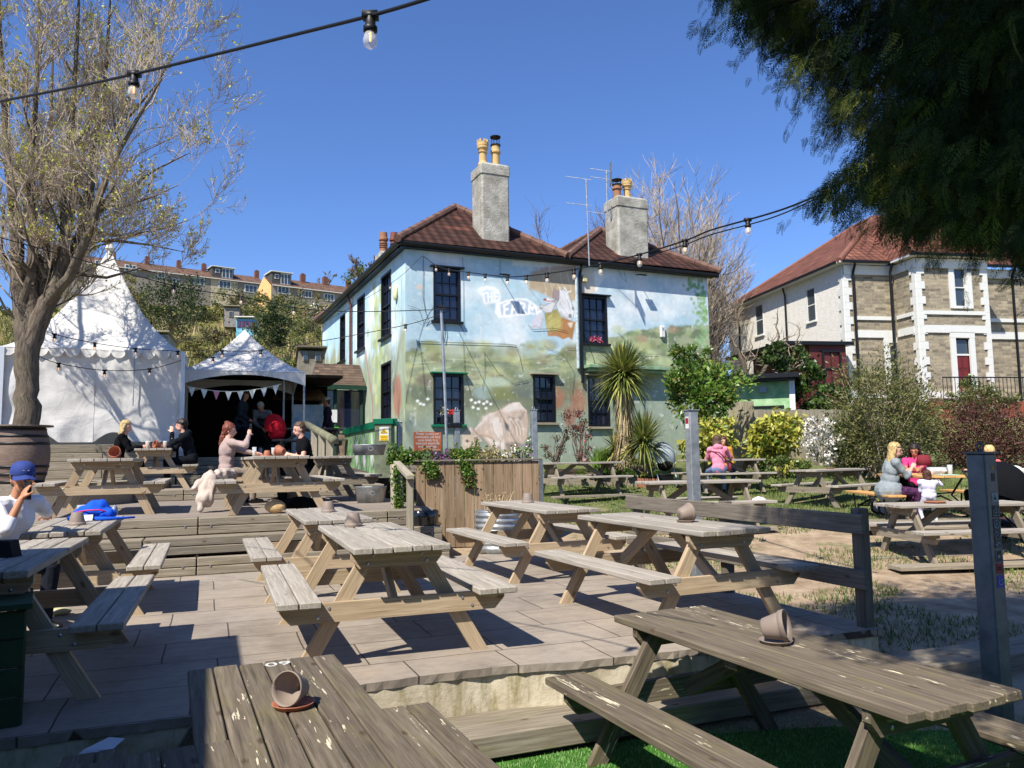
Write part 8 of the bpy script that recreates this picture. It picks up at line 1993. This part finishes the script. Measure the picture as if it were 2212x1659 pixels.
q=PY(250,987,10.8); q.z=.62+.762; saucer(q,M['terra'],'terracotta saucer on the empty upper deck table',.085); q.z+=.012; flowerpot(q,'side',M['terra'],'terracotta pot lying on its side on the empty upper deck table',1.1,1.67)
q=tl(T11,.05,.35,.762); saucer(q,M['terra'],'terracotta saucer between the two pints',.07); q.z+=.01; flowerpot(q,'side',M['terra'],'terracotta pot tipped over between the two pints',1.0,.9)
flowerpot(tl(T10b,.0,.6,.762),'up',M['terra'],'upturned terracotta pot between the glasses on the upper deck table',.9)
flowerpot(tl(T10b,.2,.45,.775),'side',M['terra'],'terracotta pot lying on its side by the man in the black t-shirt',1.2,-.4)
q=PY(1267,992,17.95); q.z=.415+.762; saucer(q,M['terra'],'brown saucer on the table by the pub flower bed',.09); q.z+=.015; flowerpot(q,'side',M['pot_grey'],'small grey pot on a saucer on the table by the pub flower bed',1.0,.6)
q=tl(T16,.0,1.0,.762); saucer(q,M['terra'],'small terracotta saucer on the empty lawn table',.09)
q=PZ(2019,1088,-.15+.762); q=PY(2019,1086,10.6); q.z=-.15+.762; saucer(q,M['terra'],'wide orange saucer on the large lawn table',.14)
def glass(p,label,beer=True,h=.145,r=.04,fill=.8,col='beer'):
    g=empty('glass',tuple(p),0,label,'glass','drinking glasses'); b=MB(); b.smooth=True; b.lathe([(r*.72,0),(r*.8,.02),(r,h),(r*.93,h),(r*.72,.02),(.001,.012)],(0,0,0),18); b.build('tumbler',M['clear'],g)
    if beer: b=MB(); b.smooth=True; b.lathe([(r*.68,.013),(r*.70+.2*r*fill,h*fill),(.001,h*fill)],(0,0,0),18); b.build('drink',M[col],g); b=MB(); b.lathe([(r*.88,h*fill),(r*.9,h*fill+.012),(.001,h*fill+.012)],(0,0,0),18); b.build('foam',M['white_paint'],g)
    return g
glass(tl(T11,-.12,.35,.762),'pint of lager nearest the blond woman in black'); glass(tl(T11,.18,.45,.762),'pint of lager nearest the man resting his cheek')
glass(tl(T10b,-.2,.6,.762),'stemmed glass in front of the woman in the taupe top',True,.16,.035,.5); glass(tl(T10b,.1,.65,.762),'half full glass beside the upturned terracotta pot',True,.15,.035,.5)
M['amber']=clear('flat_amber_drink','9a5a3a',.5)
glass(PZ(160,1126,.762)+Vector((0,.12,0)),'nearly empty glass behind the upturned pot by the backpack',True,.15,.042,.25,'amber')
# jug, bowls on the family table
glass(t18L(-.1,.35,.78),'glass of orange squash on the family table',True,.10,.035,.7); 
b=MB(); b.smooth=True; b.lathe([(.10,0),(.15,.06),(.16,.13),(.155,.13),(.14,.06),(.001,.01)],(0,0,0),20); o=b.build('bowl',M['clear'],None,tuple(t18L(.1,.6,.78))); tag(o,'clear bowl of white food on the family table','bowl')
b=MB(); 
for i in range(9): b.ell(t18L(.1,.6,.84)+Vector((random.gauss(0,.05),random.gauss(0,.05),random.gauss(.02,.015))),(.045,.04,.03),n=5)
tag(b.build('paper_napkins',M['white_fab']),'crumpled white napkins in the clear bowl','napkins')
glass(t18L(.30,.55,.78),'tall empty glass at the right of the family table',False,.17,.045)
b=MB(); b.box((0,0,.006),(.30,.2,.012),ch=.003); tag(b.build('tray',plain('mint_tray','9fcabd',.5),None,tuple(t18L(.08,.22,.78))),'pale mint tray on the family table','tray')
b=MB(); b.smooth=True; b.lathe([(.14,-.02),(.10,.16),(.06,.17),(.001,.17)],(0,0,0),16); tag(b.build('red_hat',cloth('maroon_hat','7a2f36'),None,tuple(PY(1996,1003,14.0))),'maroon hat beside the woman in the grey hoodie','hat')
# backpack
q=PZ(203,1124,.762); r=empty('backpack',tuple(q),.35,'bright blue backpack with pink zips lying on the picnic table','backpack')
blue=cloth('bright_blue_nylon','1f55c8',None,6,.18); b=MB(); b.ell((0,.05,.075),(.17,.12,.085)); b.ell((.02,.05,.12),(.12,.09,.08)); b.ell((.10,.02,.06),(.10,.10,.065)); b.ell((-.11,.03,.05),(.09,.09,.055)); remesh(b,'bag_body',blue,r,.008,3,(.016,16))
b=MB(); b.smooth=True; b.tube([(-.16,-.02,.085),(-.05,-.085,.105),(.06,-.08,.105),(.14,-.045,.075)],.007,6); b.tube([(.13,-.06,.08),(.17,-.03,.045),(.12,-.085,.022),(.0,-.10,.018)],.006,6); b.build('zip',plain('hot_pink_zip','d12b6a',.6),r)
b=MB(); b.smooth=True; b.tube([(.02,-.09,.02),(.15,-.10,.018),(.27,-.05,.016),(.36,.02,.014)],[.022,.018,.012,.01],8); b.tube([(-.12,-.05,.03),(-.2,-.09,.03),(-.16,-.13,.022),(-.08,-.11,.02)],[.02,.024,.02,.012],8); b.build('strap',blue,r)
b=MB(); b.box((-.035,-.125,.035),(.085,.008,.07),Matrix.Rotation(-.7,3,'X'),.003); b.build('label_tag',M['white_fab'],r); b=MB(); b.ell((.17,.08,.08),(.03,.08,.06)); b.build('side_pocket',M['st_grey'],r)
# dark box at the left edge of the shaded table
q=PZ(10,1203,.762); b=MB(); b.prism([(-.09,0),(.075,0),(.05,.10),(-.09,.10)],-.04,.05,ch=.004); o=b.build('menu_box',plain('matt_black_box','0d1013',.8),None,tuple(q),0); tag(o,'black box on the half shaded table at the left edge','box')
# green crate planter at the left edge
q=PZ(56,1566,0); r=empty('green_planter_box',(q.x-.42,q.y+.05,0),.55,'dark green timber planter box at the left edge in shade','planter box')
gd=plain('mossy_green_boards','20402c',.85,0,.35,6,c2='35452a')
b=MB()
for i in range(4): b.box((0,-.25,.07+.145*i),(.62,.03,.138),ch=.004); b.box((.30,0,.07+.145*i),(.03,.5,.138),ch=.004)
b.build('boards',gd,r); b=MB(); b.box((0,-.02,.60),(.68,.58,.03),ch=.004); b.build('rim',gd,r)
# paper scrap, white bowl, plastic bag
q=PZ(182,1630,tz2+.02); b=MB(); b.add([(0,0,0),(.14,.05,.01),(.17,.10,.04),(.10,.09,.05),(.02,.02,.02)],[(0,1,2,3,4)]); tag(b.build('paper_scrap',M['white_fab'],None,tuple(PZ(165,1633,.0))),'crumpled white paper scrap in the dark corner','paper')
q=PZ(112,1334,0); b=MB(); b.smooth=True; b.ell((0,0,.03),(.10,.06,.035)); tag(b.build('shoe',plain('cream_trainer','b9b48f',.7),None,(q.x,q.y+.1,0),.4),'pale trainer of the capped man under his table','shoe')
q=PY(1640,1043,16.8); b=MB(); b.ell((0,0,.06),(.16,.12,.09)); b.ell((.1,0,.05),(.1,.1,.06)); o=remesh(b,'carrier_bag',M['white_fab'],None,.015,1,(.04,9)); o.location=(q.x,q.y,.24); tag(o,'white carrier bag with green print on the grass','bag')
q=tl(T10,-.05,.35,.02); b=MB(); b.ell((0,0,.07),(.14,.08,.09)); o=b.build('straw_bag',plain('straw_weave','c9a877',.9,0,.3,20),None,tuple(q)); tag(o,'round straw bag under the upper deck table','bag')
b=MB(); b.ell((0,0,.08),(.28,.14,.10)); o=remesh(b,'black_bag',cloth('black_bag','0d0e12'),None,.014,1,(.04,8)); o.location=tuple(tl(T10,.35,.5,.02)); tag(o,'black bag under the upper deck table','bag')
# pushchairs
def pushchair(p,rz,hood,body,label,s=1.0,open_=True):
    r=empty('pushchair',tuple(p),rz,label,'pushchair','pushchairs in the garden'); fr=M['st_white'] if hood.name.startswith('pale') else M['black_metal']
    b=MB()
    for x in(-.24,.24):
        b.tube([(x,.55*1,1.02),(x,.42,.85),(x,.05,.45),(x,-.25,.16)],.014,7); b.tube([(x,-.12,.62),(x,.1,.4),(x,.32,.16)],.014,7)
    b.tube([(-.24,.55,1.02),(.24,.55,1.02)],.018,8); b.tube([(-.24,.3,.18),(.24,.3,.18)],.012,6); b.tube([(-.24,-.25,.17),(.24,-.25,.17)],.012,6); b.build('frame',fr,r)
    for x,y,rr in((-.26,.33,.15),(.26,.33,.15),(-.2,-.27,.10),(.2,-.27,.10)):
        b=MB(); b.smooth=True; pts=[(x,y+rr*.82*math.cos(a),rr+rr*.82*math.sin(a)) for a in np.linspace(0,2*pi,17)]; b.tube(pts,rr*.18,7,cap=False); wh=b.build('wheel',M['black_pl'],r); b=MB(); b.M=T((x,y,rr),0,0,pi/2); b.lathe([(rr*.2,-.03),(rr*.66,-.012),(rr*.66,.012),(rr*.2,.03)],(0,0,0),14); b.build('hub',M['st_grey'],wh)
    b=MB(); b.ell((0,.0,.60),(.20,.26,.18)); b.ell((0,.12,.72),(.19,.12,.2)); remesh(b,'seat',body,r,.016,2,(.01,8))
    b=MB(); b.smooth=True; V=[];F=[]
    for i in range(9):
        a=-.3+ (pi*.62)*i/8
        for j in range(9):
            c=pi*j/8; V.append((.275*math.cos(c),.14+(-.40*math.cos(a))*math.sin(c)**.6*1.0+.02,.70+.44*math.sin(a)*math.sin(c)**.7+.03))
    for i in range(8):
        for j in range(8): k=i*9+j; F.append((k,k+1,k+10,k+9))
    b.add(V,F); b.build('hood',hood,r)
    b=MB(); b.box((0,.12,.26),(.38,.4,.16),ch=.03); b.build('basket',M['black_pl'],r); r.scale=(s,s,s); return r
pgrey=cloth('pale_grey_hood','9aa3a6'); bk=cloth('black_seat','121316')
q=PY(1438,1048,19.2); pushchair((q.x,q.y,.50),.1,pgrey,bk,'pale grey hooded pushchair standing by the flower bed',.98)
q=PY(1938,1085,14.2); pushchair((q.x,q.y,.16),1.4,bk,bk,'black pushchair behind the woman in the grey hoodie',.85)
q=PY(2192,1150,11.3); pushchair((q.x,q.y,-.02),.5,bk,bk,'black pushchair at the right edge with baby blankets')
b=MB(); b.ell((0,0,0),(.16,.10,.09)); b.ell((.14,.02,-.02),(.12,.1,.08)); o=remesh(b,'baby_blanket',cloth('mint_and_cream_blanket','7fc4b0','e8e0d0',5),None,.012,1,(.03,9)); q=PY(2190,1013,11.6); o.location=tuple(q); o.location.z=PY(2190,1018,11.6).z; tag(o,'mint and cream blankets piled on the black pushchair','blanket')
q=PY(597,955,20.0); redp=cloth('red_canopy','c3202c'); pushchair((q.x,q.y,1.42),.9,redp,redp,'red pushchair beside the bending person under the gazebo',.95)
# ================================================================ STRING LIGHTS
def festoon(pts,bulbs,label,r=.006,bs=1.0,name='string_lights',n=40):
    root=empty(name,(0,0,0),0,label,'string lights','festoon light strings'); P=[Vector(p) for p in pts]
    # Catmull-Rom
    C=[]
    Q=[P[0]*2-P[1]]+P+[P[-1]*2-P[-2]]
    for i in range(1,len(Q)-2):
        for k in range(8):
            t=k/8; a,b_,c,d=Q[i-1],Q[i],Q[i+1],Q[i+2]; C.append(.5*((2*b_)+(c-a)*t+(2*a-5*b_+4*c-d)*t*t+(-a+3*b_-3*c+d)*t**3))
    C.append(P[-1]); b=MB(); b.smooth=True; b.tube(C,r,7); b.build('cable',M['cable'],root)
    for f in bulbs:
        if isinstance(f,(int,float)): p=C[int(f*(len(C)-1))]
        else:
            tx_,Y_=f; best=min(C,key=lambda c:abs(1106+FPX*((c-CAM).dot(_r2))/((c-CAM).dot(_fw))-tx_)); p=best
        s=bs; b=MB(); b.smooth=True; b.lathe([(.006*s,.012*s),(.012*s,.010*s),(.016*s,-.01*s),(.017*s,-.035*s),(.0225*s,-.038*s),(.0225*s,-.052*s),(.016*s,-.056*s)],p,14)
        b.box(p,(.05*s,.03*s,.022*s)); h_=b.build('lamp_holder',M['cable'],root)
        b=MB(); b.smooth=True; b.lathe([(.014*s,-.052*s),(.018*s,-.062*s),(.0235*s,-.082*s),(.021*s,-.098*s),(.010*s,-.108*s),(.0001,-.11*s)],p,14); g=b.build('bulb',M['bulb'],h_)
        b=MB(); b.tube([p+Vector((0,0,-.055*s)),p+Vector((0,0,-.085*s))],.0035*s,5); b.build('filament',M['fil'],h_)
    return root
festoon([PY(-220,262,5.9),PY(0,219,5.0),PY(150,190,4.6),PY(290,160,4.25),PY(480,114,3.85),PY(640,74,3.5),PY(800,34,3.15),PY(925,-3,2.9),PY(1080,-55,2.65)],[(290,0),(800,0)],'thick black cable with two clear bulbs crossing the top left of the sky',.0085,1.35)
def plY(px): k=(px-1106)/1667; return (2.6+2.77)/(k+.3696)
festoon([PY(x,y,plY(x)) for x,y in [(1760,425),(1700,449),(1640,468),(1536,497),(1479,520),(1381,550),(1297,570),(1240,582),(1175,592),(1137,596),(1096,598),(1040,592),(970,582),(942,573),(914,553)]],[(1613,0),(1479,0),(1381,0),(1297,0),(1241,0),(1180,0),(1137,0),(1099,0),(1051,0),(1013,0),(968,0),(942,0)],'bulb string sagging from the conifer across the front of the mural',.010,1.5)
festoon([PY(x,y+5,plY(x)) for x,y in [(1760,425),(1700,453),(1640,474),(1536,502),(1479,524),(1400,548)]],[],'second black cable twisted along the bulb string by the conifer',.007)
festoon([PY(-30,505,12.8),PY(132,549,13.4),PY(375,617,14.4),PY(521,641,15),PY(635,664,15.3),PY(768,673,15.5),PY(973,668,15.5)],[(375,0),(521,0),(640,0)],'dark cable running from the bare tree to the tall thin pole',.009,1.4)
festoon([PY(392,757,15.4),PY(480,758,15.3),PY(563,757,15.4),PY(658,743,15.5),PY(876,702,15.6),PY(972,671,15.5)],[(480,0),(563,0),(868,0)],'bulb string from the marquee corner across the gazebo peak to the thin pole',.008,1.4)
festoon([PY(30,690,14.6),PY(118,722,15.2),PY(205,741,16),PY(293,753,16.8),PY(384,759,17.4)],[(118,0),(205,0),(293,0),(380,0)],'short bulb string along the scalloped edge of the marquee',.008,1.5)
festoon([PY(80,768,14.6),PY(127,785,15),PY(226,800,15.8),PY(323,797,16.6),PY(391,779,17.3)],[(127,0),(226,0),(323,0)],'bulb string drooping in front of the marquee wall',.008,1.5)
festoon([PY(400,772,15.7),PY(460,772,16),PY(560,757,17),PY(658,718,18.5),PY(843,613,20.6),PY(912,553,21.2)],[(460,0),(848,0)],'thin wire rising from the gazebo to the top corner of the mural',.006,1.4)
# ================================================================ SKY AND SUN
w=bpy.data.worlds.new('World'); scn.world=w; w.use_nodes=True; nt=w.node_tree; nt.nodes.clear()
o=nt.nodes.new('ShaderNodeOutputWorld'); bg=nt.nodes.new('ShaderNodeBackground'); sk=nt.nodes.new('ShaderNodeTexSky'); sk.sky_type='NISHITA'; sk.sun_disc=False
el=R(50); sk.sun_elevation=el; sk.sun_rotation=math.atan2(-.42,-.70); sk.air_density=1.0; sk.dust_density=.25; sk.ozone_density=2.2; sk.altitude=60
mxs=nt.nodes.new('ShaderNodeMix'); mxs.data_type='RGBA'; mxs.blend_type='MULTIPLY'; mxs.inputs[0].default_value=1; nt.links.new(sk.outputs[0],mxs.inputs[6]); mxs.inputs[7].default_value=(.90,1.18,1.72,1); nt.links.new(mxs.outputs[2],bg.inputs[0]); nt.links.new(bg.outputs[0],o.inputs[0]); bg.inputs[1].default_value=.069
sd=bpy.data.lights.new('sun','SUN'); sd.energy=5.0; sd.angle=R(.53); sd.color=(1,.94,.84); so=bpy.data.objects.new('sun',sd); COL.objects.link(so)
dv_=Vector((.42,.70,-.8165*math.tan(el))); so.rotation_euler=dv_.to_track_quat('-Z','Y').to_euler()
scn.view_settings.view_transform='Standard'; scn.view_settings.look='None'; scn.view_settings.exposure=.62; scn.view_settings.gamma=1
scn.cycles.use_denoising=True
try: scn.cycles.denoiser='OPENIMAGEDENOISE'
except Exception: pass
scn.cycles.max_bounces=6; scn.cycles.diffuse_bounces=3; scn.cycles.transparent_max_bounces=12
